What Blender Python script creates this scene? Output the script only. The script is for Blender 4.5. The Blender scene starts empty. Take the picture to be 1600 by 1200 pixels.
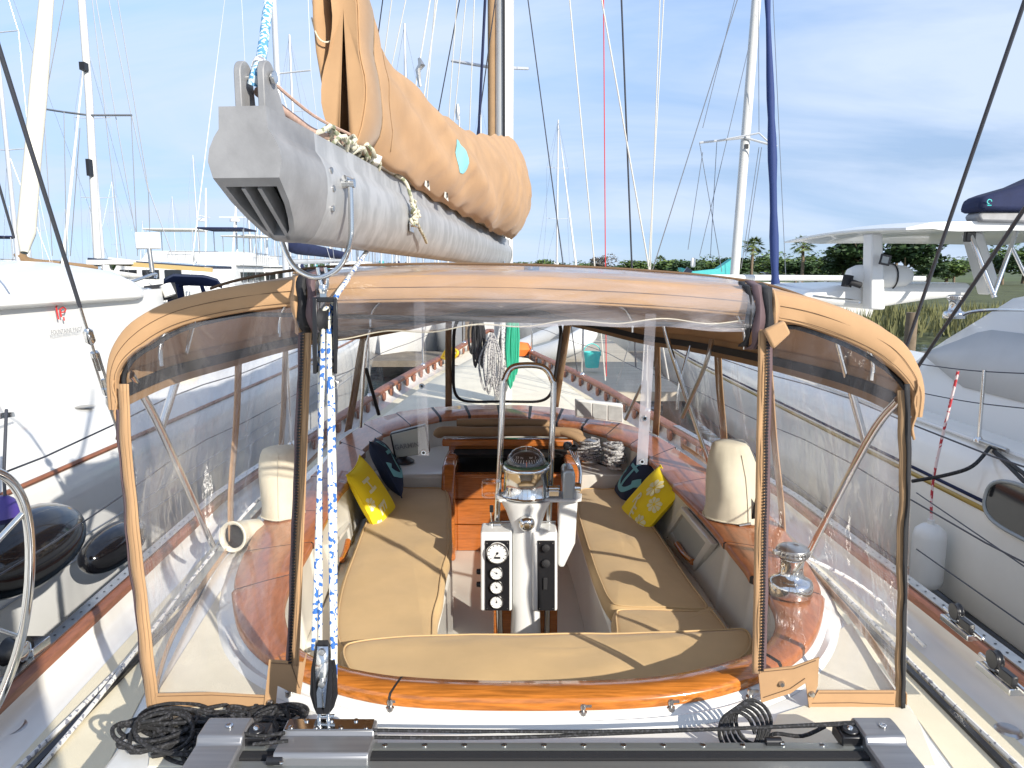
import bpy, bmesh, math, random
from mathutils import Vector, Matrix, noise
random.seed(7)
R = math.radians
V = Vector
S = bpy.context.scene
# ---------------- camera ----------------
F = 1150.0; PITCH = R(8.65); CZ = 3.0
cam_d = bpy.data.cameras.new('camera'); cam_d.sensor_width = 36.0; cam_d.lens = F/1600*36
cam_d.clip_start = 0.05; cam_d.clip_end = 6000
cam = bpy.data.objects.new('camera', cam_d); S.collection.objects.link(cam)
cam.location = (0, 0, CZ); cam.rotation_euler = (math.pi/2-PITCH, 0, 0)
S.camera = cam
S.view_settings.view_transform = 'Standard'; S.view_settings.look = 'None'
S.view_settings.exposure = 0.76; S.view_settings.gamma = 1.0; S.view_settings.use_curve_mapping = False
# ---------------- sky and sun ----------------
SUN_EL = 25.0; SUN_A = 38.0          # the sun stands behind the camera and to the right
sd = V((math.sin(R(SUN_A))*math.cos(R(SUN_EL)), -math.cos(R(SUN_A))*math.cos(R(SUN_EL)), math.sin(R(SUN_EL))))
sun_d = bpy.data.lights.new('sun', 'SUN'); sun_d.energy = 4.0; sun_d.angle = R(0.5); sun_d.color = (1.0, 0.94, 0.84)
sun = bpy.data.objects.new('sun', sun_d); S.collection.objects.link(sun)
sun.rotation_euler = (-sd).to_track_quat('-Z', 'Y').to_euler(); sun.location = (8, -10, 12)
w = bpy.data.worlds.new('World'); S.world = w; w.use_nodes = True
nt = w.node_tree; nt.nodes.clear()
def N(t, **k):
    n = nt.nodes.new(t)
    for a, b in k.items(): setattr(n, a, b)
    return n
def L(a, b): nt.links.new(a, b)
out = N('ShaderNodeOutputWorld'); bg = N('ShaderNodeBackground'); L(bg.outputs[0], out.inputs[0])
sky = N('ShaderNodeTexSky', sky_type='NISHITA'); sky.sun_disc = False
sky.sun_elevation = R(SUN_EL); sky.sun_rotation = math.pi - R(SUN_A)
sky.air_density = 1.15; sky.dust_density = 0.35; sky.ozone_density = 2.2
bg.inputs[1].default_value = 0.105
tc = N('ShaderNodeTexCoord'); sep = N('ShaderNodeSeparateXYZ'); L(tc.outputs['Generated'], sep.inputs[0])
zz = N('ShaderNodeMath', operation='MAXIMUM'); L(sep.outputs[2], zz.inputs[0]); zz.inputs[1].default_value = 0.0
zp = N('ShaderNodeMath', operation='ADD'); L(zz.outputs[0], zp.inputs[0]); zp.inputs[1].default_value = 0.22
dx = N('ShaderNodeMath', operation='DIVIDE'); L(sep.outputs[0], dx.inputs[0]); L(zp.outputs[0], dx.inputs[1])
dy = N('ShaderNodeMath', operation='DIVIDE'); L(sep.outputs[1], dy.inputs[0]); L(zp.outputs[0], dy.inputs[1])
cb = N('ShaderNodeCombineXYZ'); L(dx.outputs[0], cb.inputs[0]); L(dy.outputs[0], cb.inputs[1])
mp = N('ShaderNodeMapping'); L(cb.outputs[0], mp.inputs[0]); mp.inputs['Rotation'].default_value = (0, 0, R(28)); mp.inputs['Scale'].default_value = (0.55, 1.25, 1); mp.inputs['Location'].default_value = (1.7, .6, 0)
n1 = N('ShaderNodeTexNoise'); L(mp.outputs[0], n1.inputs['Vector']); n1.inputs['Scale'].default_value = 1.05; n1.inputs['Detail'].default_value = 8; n1.inputs['Roughness'].default_value = 0.56; n1.inputs['Distortion'].default_value = 0.5
r1 = N('ShaderNodeValToRGB'); L(n1.outputs[0], r1.inputs[0])
r1.color_ramp.elements[0].position = 0.38; r1.color_ramp.elements[0].color = (0.30, 0.30, 0.30, 1)
r1.color_ramp.elements[1].position = 0.60; r1.color_ramp.elements[1].color = (0.97, 0.97, 0.97, 1)
tint = N('ShaderNodeMix', data_type='RGBA', blend_type='MULTIPLY'); tint.inputs[0].default_value = 1.0
L(sky.outputs[0], tint.inputs[6])
hr = N('ShaderNodeValToRGB'); L(zz.outputs[0], hr.inputs[0]); el_ = hr.color_ramp.elements
el_[0].position = 0; el_[0].color = (.42, .66, 1.35, 1); el_[1].position = .30; el_[1].color = (.95, 1.03, 1.22, 1)
for ps, cc_ in ((.055, (.40, .54, .96)), (.12, (.50, .58, .82)), (.21, (.72, .79, .97))):
    e_ = el_.new(ps); e_.color = (*cc_, 1)
L(hr.outputs[0], tint.inputs[7])
mx = N('ShaderNodeMix', data_type='RGBA'); L(r1.outputs[0], mx.inputs[0]); L(tint.outputs[2], mx.inputs[6]); mx.inputs[7].default_value = (4.05, 4.8, 6.05, 1)
L(mx.outputs[2], bg.inputs[0])

# ---------------- helpers ----------------
_f = V((0, math.cos(PITCH), -math.sin(PITCH))); _u = V((0, math.sin(PITCH), math.cos(PITCH))); _c = V((0, 0, CZ))
def W(px, py, y=None, z=None, x=None):
    """a point of the place from where it shows in the photograph and one known coordinate (metres)"""
    d = _f + V((1, 0, 0))*((px-800)/F) + _u*((600-py)/F)
    if y is not None: t = y/d.y
    elif z is not None: t = (z-CZ)/d.z
    else: t = x/d.x
    return _c + d*t
def Wp(px, py):        # on the gently rising coaming plane
    z = 1.88
    for _ in range(8):
        p = W(px, py, z=z); z = RZ(p.y)
    return p
def RZ(y): return 1.86 + .021*(y-2)
def lerp(a, b, t): return a+(b-a)*t
def interp(tab, x):
    if x <= tab[0][0]: return tab[0][1]
    for (a, b), (c, d) in zip(tab, tab[1:]):
        if x <= c: return b+(d-b)*(x-a)/(c-a)
    return tab[-1][1]
def spline(pts, n=6, closed=False):
    pts = [V(p) for p in pts]; o = []; m = len(pts)
    for i in range(m if closed else m-1):
        if closed: a, b, c, d = pts[(i-1) % m], pts[i], pts[(i+1) % m], pts[(i+2) % m]
        else: a, b, c, d = pts[max(i-1, 0)], pts[i], pts[i+1], pts[min(i+2, m-1)]
        for k in range(n):
            t = k/n
            o.append(0.5*((2*b)+(-a+c)*t+(2*a-5*b+4*c-d)*t*t+(-a+3*b-3*c+d)*t**3))
    if not closed: o.append(pts[-1])
    return o
class MB:
    def __init__(s): s.v = []; s.f = []; s.m = []; s.sm = []
    def add(s, vs, fs, mi=0, smooth=True):
        b = len(s.v); s.v += [V(v) for v in vs]
        for f in fs: s.f.append(tuple(b+i for i in f)); s.m.append(mi); s.sm.append(smooth)
        return s
    def grid(s, rows, cu=False, cv=False, mi=0, smooth=True, flip=False):
        nr = len(rows); nc = len(rows[0]); fs = []
        for i in range(nr if cv else nr-1):
            for j in range(nc if cu else nc-1):
                a = i*nc+j; b = i*nc+(j+1) % nc; c = ((i+1) % nr)*nc+(j+1) % nc; d = ((i+1) % nr)*nc+j
                fs.append((d, c, b, a) if flip else (a, b, c, d))
        return s.add([p for r in rows for p in r], fs, mi, smooth)
    def tube(s, pts, r=.01, n=8, closed=False, rad=None, mi=0, cap=True, flat=1.0):
        pts = [V(p) for p in pts]; m = len(pts); rows = []; up = None
        for i, p in enumerate(pts):
            a = pts[(i-1) % m] if (closed or i > 0) else p; b = pts[(i+1) % m] if (closed or i < m-1) else p
            t = (b-a).normalized()
            if t.length < .5: t = V((0, 0, 1))
            if up is None:
                up = V((0, 0, 1)) if abs(t.z) < .9 else V((1, 0, 0))
            up = up - t*up.dot(t)
            if up.length < 1e-4: up = V((0, 1, 0)) - t*t.y
            up.normalize(); sx = t.cross(up)
            q = rad[i] if rad else r
            rows.append([p+(sx*math.cos(k/n*2*math.pi)+up*math.sin(k/n*2*math.pi)*flat)*q for k in range(n)])
        s.grid(rows, cu=True, cv=closed, mi=mi)
        if cap and not closed:
            b = len(s.v)
            s.add(rows[0], [tuple(range(n-1, -1, -1))], mi, False); s.add(rows[-1], [tuple(range(n))], mi, False)
        return s
    def box(s, c, d, mi=0, rot=None, bev=0):
        c = V(c); x, y, z = d[0]/2, d[1]/2, d[2]/2
        vs = [V((i*x, j*y, k*z)) for i in (-1, 1) for j in (-1, 1) for k in (-1, 1)]
        if rot is not None: vs = [rot @ v for v in vs]
        s.add([c+v for v in vs], [(0, 1, 3, 2), (4, 6, 7, 5), (0, 4, 5, 1), (2, 3, 7, 6), (0, 2, 6, 4), (1, 5, 7, 3)], mi, False)
        return s
    def lathe(s, prof, c=(0, 0, 0), n=24, mi=0, rot=None, smooth=True):
        c = V(c); rows = []
        for r, z in prof:
            row = [V((r*math.cos(k/n*2*math.pi), r*math.sin(k/n*2*math.pi), z)) for k in range(n)]
            if rot is not None: row = [rot @ v for v in row]
            rows.append([c+v for v in row])
        s.grid(rows, cu=True, mi=mi, smooth=smooth)
        return s
    def prism(s, poly, off, mi=0, mi_side=None, smooth=False):
        """poly: list of 3d points (counter-clockwise seen from the +off side); extruded by off"""
        n = len(poly); poly = [V(p) for p in poly]; off = V(off)
        s.add([p+off for p in poly], [tuple(range(n))], mi, False)
        s.add(poly, [tuple(range(n-1, -1, -1))], mi, False)
        s.add(poly+[p+off for p in poly], [(i, (i+1) % n, n+(i+1) % n, n+i) for i in range(n)], mi if mi_side is None else mi_side, smooth)
        return s
    def build(s, name, mat, parent=None, local=False, bevel=0, seg=2, weld=True, origin=None, recalc=True, solid=0):
        me = bpy.data.meshes.new(name)
        if parent is not None:
            o = V((0, 0, 0)); q = parent
            while q is not None: o = o+V(q.location); q = q.parent
            if local: o = V((0, 0, 0))
        elif origin is not None: o = V(origin)
        elif local: o = V((0, 0, 0))
        else:
            xs = [v.x for v in s.v]; ys = [v.y for v in s.v]
            o = V(((min(xs)+max(xs))/2, (min(ys)+max(ys))/2, min(v.z for v in s.v)))
        me.from_pydata([tuple(v-o) for v in s.v], [], s.f)
        mats = mat if isinstance(mat, (list, tuple)) else [mat]
        for m in mats: me.materials.append(m)
        me.polygons.foreach_set('material_index', s.m); me.polygons.foreach_set('use_smooth', s.sm)
        bm = bmesh.new(); bm.from_mesh(me)
        if weld: bmesh.ops.remove_doubles(bm, verts=bm.verts, dist=1e-5)
        if recalc: bmesh.ops.recalc_face_normals(bm, faces=bm.faces)
        bm.to_mesh(me); bm.free(); me.update()
        ob = bpy.data.objects.new(name, me); S.collection.objects.link(ob)
        if parent is not None: ob.parent = parent
        else: ob.location = o
        if solid:
            md = ob.modifiers.new('t', 'SOLIDIFY'); md.thickness = solid; md.offset = 0
        if bevel:
            md = ob.modifiers.new('b', 'BEVEL'); md.width = bevel; md.segments = seg; md.limit_method = 'ANGLE'; md.angle_limit = R(35)
            md.harden_normals = False
        if solid or bevel:
            try: me.set_sharp_from_angle(angle=R(35))
            except Exception: pass
        else:
            try: me.set_sharp_from_angle(angle=R(50))
            except Exception: pass
        return ob
def tag(o, label, cat, group=None, kind=None):
    if label: o['label'] = label
    if cat: o['category'] = cat
    if group: o['group'] = group
    if kind: o['kind'] = kind
    return o
def thing(name, label, cat, loc=(0, 0, 0), group=None):
    o = bpy.data.objects.new(name, None); S.collection.objects.link(o); o.location = loc
    o.empty_display_size = .1
    return tag(o, label, cat, group)
def struct(o): o['kind'] = 'structure'; return o
def kids(o): return [c for c in bpy.data.objects if c.parent == o]
def copy_tree(o, parent=None):
    c = o.copy(); S.collection.objects.link(c); c.parent = parent
    for ch in kids(o):
        if ch is not c: copy_tree(ch, c)
    return c
def text_mesh(body, size, font_scale=1.0, bold=0.0):
    cu = bpy.data.curves.new('lettering', 'FONT'); cu.body = body; cu.size = size; cu.align_x = 'CENTER'; cu.align_y = 'CENTER'; cu.offset = bold; cu.resolution_u = 3
    ob = bpy.data.objects.new('lettering_curve', cu); S.collection.objects.link(ob)
    bpy.context.view_layer.update()
    dg = bpy.context.evaluated_depsgraph_get(); me = bpy.data.meshes.new_from_object(ob.evaluated_get(dg))
    vs = [v.co.copy() for v in me.vertices]; fs = [tuple(p.vertices) for p in me.polygons]
    bpy.data.objects.remove(ob); bpy.data.curves.remove(cu); bpy.data.meshes.remove(me)
    return vs, fs
def lettering(mb, body, size, o, xd, yd, mi=0, bold=0.0, lift=0.002):
    vs, fs = text_mesh(body, size, bold=bold); xd = V(xd).normalized(); yd = V(yd).normalized(); n = xd.cross(yd)
    mb.add([V(o)+xd*v.x+yd*v.y+n*lift for v in vs], fs, mi, False)

# ---------------- materials ----------------
MATS = {}
def mat(name, col, rough=.5, metal=0.0, var=0.0, vscale=8.0, bump=0.0, bscale=60.0, coat=0.0, col2=None, spec=.5, emit=None, stretch=None, sheen=0, bdist=.01, bump2=0, b2scale=8, ramp=(.35, .65), transl=0):
    m = bpy.data.materials.new(name); m.use_nodes = True; t = m.node_tree; b = t.nodes['Principled BSDF']
    b.inputs['Base Color'].default_value = (*col, 1); b.inputs['Roughness'].default_value = rough; b.inputs['Metallic'].default_value = metal
    b.inputs['Coat Weight'].default_value = coat; b.inputs['Coat Roughness'].default_value = .06; b.inputs['Specular IOR Level'].default_value = spec
    if sheen: b.inputs['Sheen Weight'].default_value = sheen
    tcn = t.nodes.new('ShaderNodeTexCoord'); src = tcn.outputs['Object']
    if stretch:
        mpn = t.nodes.new('ShaderNodeMapping'); mpn.inputs['Scale'].default_value = stretch; t.links.new(src, mpn.inputs[0]); src = mpn.outputs[0]
    if var or col2:
        nn = t.nodes.new('ShaderNodeTexNoise'); nn.inputs['Scale'].default_value = vscale; nn.inputs['Detail'].default_value = 6; nn.inputs['Roughness'].default_value = .6
        t.links.new(src, nn.inputs['Vector'])
        rp = t.nodes.new('ShaderNodeValToRGB'); t.links.new(nn.outputs[0], rp.inputs[0])
        rp.color_ramp.elements[0].position = ramp[0]; rp.color_ramp.elements[1].position = ramp[1]
        c2 = col2 if col2 else tuple(c*(1-var) for c in col)
        rp.color_ramp.elements[0].color = (*c2, 1); rp.color_ramp.elements[1].color = (*col, 1)
        t.links.new(rp.outputs[0], b.inputs['Base Color'])
    last = None
    for st, sc in ((bump, bscale), (bump2, b2scale)):
        if st:
            n2 = t.nodes.new('ShaderNodeTexNoise'); n2.inputs['Scale'].default_value = sc; n2.inputs['Detail'].default_value = 4
            t.links.new(src, n2.inputs['Vector'])
            bp = t.nodes.new('ShaderNodeBump'); bp.inputs['Strength'].default_value = st; bp.inputs['Distance'].default_value = bdist
            t.links.new(n2.outputs[0], bp.inputs['Height'])
            if last: t.links.new(last.outputs[0], bp.inputs['Normal'])
            last = bp
    if last: t.links.new(last.outputs[0], b.inputs['Normal'])
    if emit:
        b.inputs['Emission Color'].default_value = (*emit[0], 1); b.inputs['Emission Strength'].default_value = emit[1]
    MATS[name] = m
    return m
M = MATS
mat('gelcoat', (.78, .77, .73), .22, var=.06, vscale=3, coat=.3, bump=.03, bscale=2)
mat('gelcoat_far', (.67, .67, .65), .35)
mat('hull_white', (.67, .67, .65), .16, var=.07, vscale=1.2, coat=.4, bump=.08, bscale=1.3, bdist=.03)
mat('hull_cream', (.87, .84, .77), .16, var=.10, vscale=1.0, coat=.4, bump=.08, bscale=1.3, bdist=.03)
mat('nonskid', (.80, .74, .59), .75, var=.10, vscale=5, bump=.5, bscale=420, bdist=.002)
mat('deck_grey', (.74, .67, .50), .7, var=.10, vscale=4, bump=.5, bscale=420, bdist=.002)
mat('well_cream', (.66, .64, .58), .28, var=.08, vscale=5, bump=.05, bscale=8, coat=.3)
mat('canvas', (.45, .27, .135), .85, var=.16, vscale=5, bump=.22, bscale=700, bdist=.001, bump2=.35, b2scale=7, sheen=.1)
mat('canvas_dark', (.30, .19, .10), .85, var=.15, vscale=7, bump=.22, bscale=700, bdist=.001)  # brown canvas; also tan canvas with shade put into the colour
mat('cushion', (.58, .40, .195), .8, var=.12, vscale=4, bump=.2, bscale=800, bdist=.001, bump2=.45, b2scale=5, sheen=.1)
mat('cover_cream', (.62, .57, .44), .85, var=.1, vscale=8, bump=.2, bscale=600, bdist=.001, bump2=1.0, b2scale=11)
mat('stitch', (.12, .07, .035), .8)
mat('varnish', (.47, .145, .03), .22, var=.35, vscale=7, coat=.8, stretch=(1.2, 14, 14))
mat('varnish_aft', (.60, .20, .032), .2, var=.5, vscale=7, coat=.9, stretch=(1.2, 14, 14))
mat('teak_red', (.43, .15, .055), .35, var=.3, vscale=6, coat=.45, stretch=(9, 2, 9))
mat('teak_dark', (.17, .055, .03), .4, var=.3, vscale=6, coat=.3, stretch=(2, 12, 12))
mat('caulk', (.02, .017, .015), .6)
mat('rail_wood', (.30, .115, .06), .5, var=.35, vscale=7, stretch=(10, 1.5, 10))
mat('steel', (.72, .72, .71), .12, metal=1.0, var=.1, vscale=6)
mat('steel_dull', (.55, .54, .52), .32, metal=1.0, var=.2, vscale=20)
mat('alu_dark', (.33, .33, .34), .38, metal=.7, var=.15, vscale=12, stretch=(.3, 8, 8))
mat('alu_grey', (.36, .38, .37), .42, metal=.75, var=.12, vscale=12, stretch=(.3, 8, 8))
mat('boom_grey', (.31, .315, .32), .42, metal=.15, var=0, vscale=9, col2=(.41, .415, .42), stretch=(1.2, 1.6, .9), ramp=(.40, .56), bump=.06, bscale=5)
mat('cast_grey', (.285, .285, .29), .5, metal=.1, var=.22, vscale=14, bump=.1, bscale=120, bdist=.003)
mat('black', (.012, .012, .014), .35)
mat('black_matt', (.016, .016, .018), .75, bump=.5, bscale=300, bdist=.002)
mat('rubber', (.006, .006, .008), .12, coat=.5)
mat('zip_brown', (.11, .07, .075), .7)
mat('void', (.006, .005, .004), .95)  # near-black; puts the shade inside openings and slots into the colour
mat('white_paint', (.74, .74, .72), .25, coat=.3, var=.03, vscale=5)
mat('white_plastic', (.74, .73, .70), .45)
mat('navy', (.012, .02, .07), .85, bump=.3, bscale=9, var=.3, vscale=6)
mat('navy_pillow', (.012, .022, .055), .9, bump=.2, bscale=500, bdist=.001, bump2=.4, b2scale=10)
mat('yellow_pillow', (.92, .70, .015), .9, bump=.2, bscale=500, bdist=.001, bump2=.4, b2scale=10)
mat('pale_yellow', (.88, .82, .48), .9)
mat('pale_blue', (.16, .42, .47), .9)
mat('teal', (.06, .42, .42), .7, var=.15, vscale=3)
mat('teal_bright', (.05, .55, .50), .5)
mat('green_rope', (.02, .34, .20), .8)
mat('red', (.55, .03, .03), .6)
mat('orange', (.75, .18, .03), .6)
mat('yellow', (.8, .52, .02), .6)
mat('foam_patch', (.25, .58, .62), .6)
mat('grey_screen', (.36, .37, .34), .45, var=.05, vscale=5)
mat('grey_letters', (.17, .17, .18), .6)
mat('window_grey', (.27, .29, .29), .12, coat=.5)
mat('window_dark', (.015, .016, .018), .06, coat=.6)
mat('sail_white', (.72, .70, .64), .8, var=.1, vscale=4)
mat('aluminium_mast', (.62, .63, .64), .35, metal=.35, var=.1, vscale=2)
mat('mast_white', (.60, .595, .57), .4, var=.08, vscale=3)
mat('wire', (.30, .31, .33), .35, metal=.7)
mat('wire_dark', (.05, .055, .07), .5, metal=.3)
mat('water', (.02, .045, .05), .08, bump=.5, bscale=1.6, bdist=.12)
mat('bark', (.20, .15, .10), .9, var=.3, vscale=6)
mat('leaf', (.12, .19, .045), .6, var=.5, vscale=.6)
mat('leaf_dark', (.05, .10, .03), .65, var=.5, vscale=.6)
mat('leaf_palm', (.16, .22, .05), .55, var=.4, vscale=1.0)
mat('leaf_grey', (.16, .145, .125), .8, var=.3, vscale=1)
mat('shore', (.10, .13, .05), .9, var=.4, vscale=.05)
mat('pier', (.20, .17, .13), .9, var=.35, vscale=3, bump=.5, bscale=60)
mat('solar', (.02, .03, .06), .12, coat=.6)
mat('halyard', (.55, .54, .50), .7)
mat('vinyl_clouded', (.70, .69, .70), .3)
def rope_mat(name, base, fleck, scale=60, thr=.58, st=(1, 1, 1)):
    m = bpy.data.materials.new(name); m.use_nodes = True; t = m.node_tree; b = t.nodes['Principled BSDF']; b.inputs['Roughness'].default_value = .75
    tcn = t.nodes.new('ShaderNodeTexCoord'); mp_ = t.nodes.new('ShaderNodeMapping'); mp_.inputs['Scale'].default_value = st; t.links.new(tcn.outputs['Object'], mp_.inputs[0])
    vo = t.nodes.new('ShaderNodeTexNoise'); vo.inputs['Scale'].default_value = scale; vo.inputs['Detail'].default_value = 0; t.links.new(mp_.outputs[0], vo.inputs['Vector'])
    rp = t.nodes.new('ShaderNodeValToRGB'); rp.color_ramp.interpolation = 'CONSTANT'; t.links.new(vo.outputs[0], rp.inputs[0])
    rp.color_ramp.elements[0].color = (*base, 1); rp.color_ramp.elements[1].position = thr; rp.color_ramp.elements[1].color = (*fleck, 1)
    t.links.new(rp.outputs[0], b.inputs['Base Color'])
    n2 = t.nodes.new('ShaderNodeTexWave'); n2.inputs['Scale'].default_value = 90; t.links.new(tcn.outputs['Object'], n2.inputs['Vector'])
    bp = t.nodes.new('ShaderNodeBump'); bp.inputs['Strength'].default_value = .4; bp.inputs['Distance'].default_value = .002; t.links.new(n2.outputs[0], bp.inputs['Height']); t.links.new(bp.outputs[0], b.inputs['Normal'])
    M[name] = m
rope_mat('rope_blue', (.66, .65, .57), (.03, .13, .42), 95, .60)
rope_mat('rope_white', (.70, .69, .66), (.25, .26, .3), 60, .62)
rope_mat('rope_lift', (.10, .30, .50), (.62, .72, .76), 130, .50)
rope_mat('rope_red', (.75, .6, .58), (.5, .04, .05), 40, .52)
rope_mat('rope_black', (.012, .012, .013), (.04, .04, .045), 150, .6)
rope_mat('rope_old', (.55, .53, .42), (.22, .24, .15), 70, .6)
rope_mat('rope_grey', (.42, .41, .40), (.12, .12, .14), 90, .58)
def clear_vinyl(name, haze=.10, tintc=(.995, .993, .995), rough=.07, gloss=1.0, bumpst=.22, bsc=(5, 5, 2.2)):
    m = bpy.data.materials.new(name); m.use_nodes = True; t = m.node_tree; t.nodes.clear()
    o = t.nodes.new('ShaderNodeOutputMaterial')
    tr = t.nodes.new('ShaderNodeBsdfTransparent'); tr.inputs[0].default_value = (*tintc, 1)
    di = t.nodes.new('ShaderNodeBsdfDiffuse'); di.inputs[0].default_value = (.72, .70, .75, 1)
    tl = t.nodes.new('ShaderNodeBsdfTranslucent'); tl.inputs[0].default_value = (.72, .70, .75, 1)
    ad = t.nodes.new('ShaderNodeMixShader'); ad.inputs[0].default_value = .5; t.links.new(di.outputs[0], ad.inputs[1]); t.links.new(tl.outputs[0], ad.inputs[2])
    tcn = t.nodes.new('ShaderNodeTexCoord'); mp_ = t.nodes.new('ShaderNodeMapping'); mp_.inputs['Scale'].default_value = bsc; t.links.new(tcn.outputs['Object'], mp_.inputs[0])
    nz = t.nodes.new('ShaderNodeTexNoise'); nz.inputs['Scale'].default_value = 1.0; nz.inputs['Detail'].default_value = 5; nz.inputs['Distortion'].default_value = 1.2; t.links.new(mp_.outputs[0], nz.inputs['Vector'])
    rp = t.nodes.new('ShaderNodeMapRange'); rp.inputs[1].default_value = .44; rp.inputs[2].default_value = .78; rp.inputs[3].default_value = haze*.3; rp.inputs[4].default_value = haze*3.2
    t.links.new(nz.outputs[0], rp.inputs[0])
    m1 = t.nodes.new('ShaderNodeMixShader'); t.links.new(rp.outputs[0], m1.inputs[0]); t.links.new(tr.outputs[0], m1.inputs[1]); t.links.new(ad.outputs[0], m1.inputs[2])
    gl = t.nodes.new('ShaderNodeBsdfGlossy'); gl.inputs['Roughness'].default_value = rough; gl.inputs[0].default_value = (1, 1, 1, 1)
    bp = t.nodes.new('ShaderNodeBump'); bp.inputs['Strength'].default_value = bumpst; bp.inputs['Distance'].default_value = .06; t.links.new(nz.outputs[0], bp.inputs['Height']); t.links.new(bp.outputs[0], gl.inputs['Normal'])
    fr = t.nodes.new('ShaderNodeLayerWeight'); fr.inputs[0].default_value = .5; t.links.new(bp.outputs[0], fr.inputs['Normal'])
    pw = t.nodes.new('ShaderNodeMath'); pw.operation = 'POWER'; pw.inputs[1].default_value = 4.0; t.links.new(fr.outputs['Facing'], pw.inputs[0])
    mu = t.nodes.new('ShaderNodeMath'); mu.operation = 'MULTIPLY_ADD'; mu.inputs[1].default_value = .45*gloss; mu.inputs[2].default_value = .045*gloss; t.links.new(pw.outputs[0], mu.inputs[0])
    m2 = t.nodes.new('ShaderNodeMixShader'); t.links.new(mu.outputs[0], m2.inputs[0]); t.links.new(m1.outputs[0], m2.inputs[1]); t.links.new(gl.outputs[0], m2.inputs[2])
    t.links.new(m2.outputs[0], o.inputs[0]); M[name] = m
clear_vinyl('vinyl', .055, bumpst=.35)
clear_vinyl('vinyl_front', .035, bumpst=.2)
clear_vinyl('vinyl_roll', .14, rough=.12, gloss=1.6, bsc=(3, 9, 14))
clear_vinyl('vinyl_strap', .22, rough=.2)
clear_vinyl('acrylic', .03, rough=.03, gloss=1.5, bumpst=.0)

# ---------------- water, far shore ----------------
WATER = 0.45
b = MB(); b.add([(-2500, -300, WATER), (2500, -300, WATER), (2500, 3000, WATER), (-2500, 3000, WATER)], [(0, 1, 2, 3)])
tag(b.build('water', M['water'], origin=(0, 0, WATER)), None, None, kind='structure')
b = MB(); xs = [-900+i*60 for i in range(31)]; rows = []
for r, (yy, h) in enumerate(((150, -.3), (156, .7), (200, 1.3), (420, 3.0), (900, 3.0))):
    rows.append([(x, yy+14*math.sin(x*.013)*(r < 3), WATER+h) for x in xs])
b.grid(rows); struct(b.build('shore_ground', M['shore'], origin=(0, 150, WATER)))
# ---------------- the yacht: hull, decks, cockpit ----------------
def cx(y): return .12-.04*y
HW = [(-2, 1.25), (0, 1.5), (2, 1.60), (4, 1.64), (5, 1.52), (6, 1.38), (7.5, 1.16), (8.5, .96), (9.6, .70), (11, .36), (12.2, .03)]
SH = [(-2, 1.74), (4, 1.74), (7, 1.80), (10, 1.90), (12.2, 2.05)]
DZ = [(-2, 1.64), (4, 1.65), (7, 1.70), (10, 1.80), (12.2, 1.92)]
XL = [(-1.6, -.82), (0, -.92), (1.87, -1.02), (2.9, -1.24), (4, -1.27), (5, -1.24), (6, -1.14), (8, -.90), (9.6, -.58)]
XR = [(-1.6, .92), (0, 1.0), (1.64, 1.075), (1.87, 1.12), (2.9, 1.22), (4, 1.17), (5, 1.05), (6, .86), (8, .56), (9.6, .26)]
yacht = thing('sailing_yacht', 'white sailing yacht whose cockpit fills the foreground, with varnished wood coaming and cream decks', 'sailboat', (0, 2, WATER))
ys = [-2+i*.35 for i in range(44)]; ys = [y for y in ys if y < 12.2]+[12.2]
b = MB()
for sgn in (-1, 1):
    rows = []
    for y in ys:
        h = interp(HW, y); s = interp(SH, y); c = cx(y)
        rows.append([(c+sgn*h, y, s), (c+sgn*(h+.012), y, s-.25), (c+sgn*h*.99, y, 1.0), (c+sgn*h*.86, y, .3), (c+sgn*h*.4, y, -.1)])
    b.grid(rows)
b.add([(cx(-2)-1.25, -2, 1.74), (cx(-2)+1.25, -2, 1.74), (cx(-2)+1.1, -1.8, .2), (cx(-2)-1.1, -1.8, .2)], [(0, 1, 2, 3)], 0, False)
b.build('hull', M['hull_white'], yacht)
# side decks with the inner face of the bulwark
b = MB()
for sgn, X in ((-1, XL), (1, XR)):
    rows = []
    for y in [y for y in ys if y <= 9.6]:
        h = interp(HW, y)-.035; s = interp(SH, y)-.01; c = cx(y); d = interp(DZ, y); xo = c+sgn*h
        xi = interp(X, y)
        row = [(xi, y, d)]+[(lerp(xi, xo-sgn*.10, t), y, d) for t in (.33, .66, 1)]+[(xo-sgn*.04, y, d+.01), (xo-sgn*.012, y, d+.03), (xo, y, s)]
        rows.append(row)
    b.grid(rows)
b.build('side_deck', M['gelcoat'], yacht)
b = MB()
for sgn, X in ((-1, XL), (1, XR)):     # sanded non-skid strip on each side deck
    rows = []
    for y in [y for y in ys if y <= 9.3]:
        xo = cx(y)+sgn*(interp(HW, y)-.035-.13); xi = interp(X, y)+sgn*.10
        rows.append([(lerp(xi, xo, t), y, interp(DZ, y)+.004) for t in (0, .5, 1)])
    b.grid(rows)
b.build('deck_tread', M['deck_grey'], yacht)
b = MB(); rows = []
for y in [9.6]+[y for y in ys if y > 9.6]:
    h = max(interp(HW, y)-.035, .01); c = cx(y); d = interp(DZ, y)
    rows.append([(c+h*t, y, d) for t in (-1, -.5, 0, .5, 1)])
b.grid(rows); b.build('foredeck', M['nonskid'], yacht)
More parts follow.
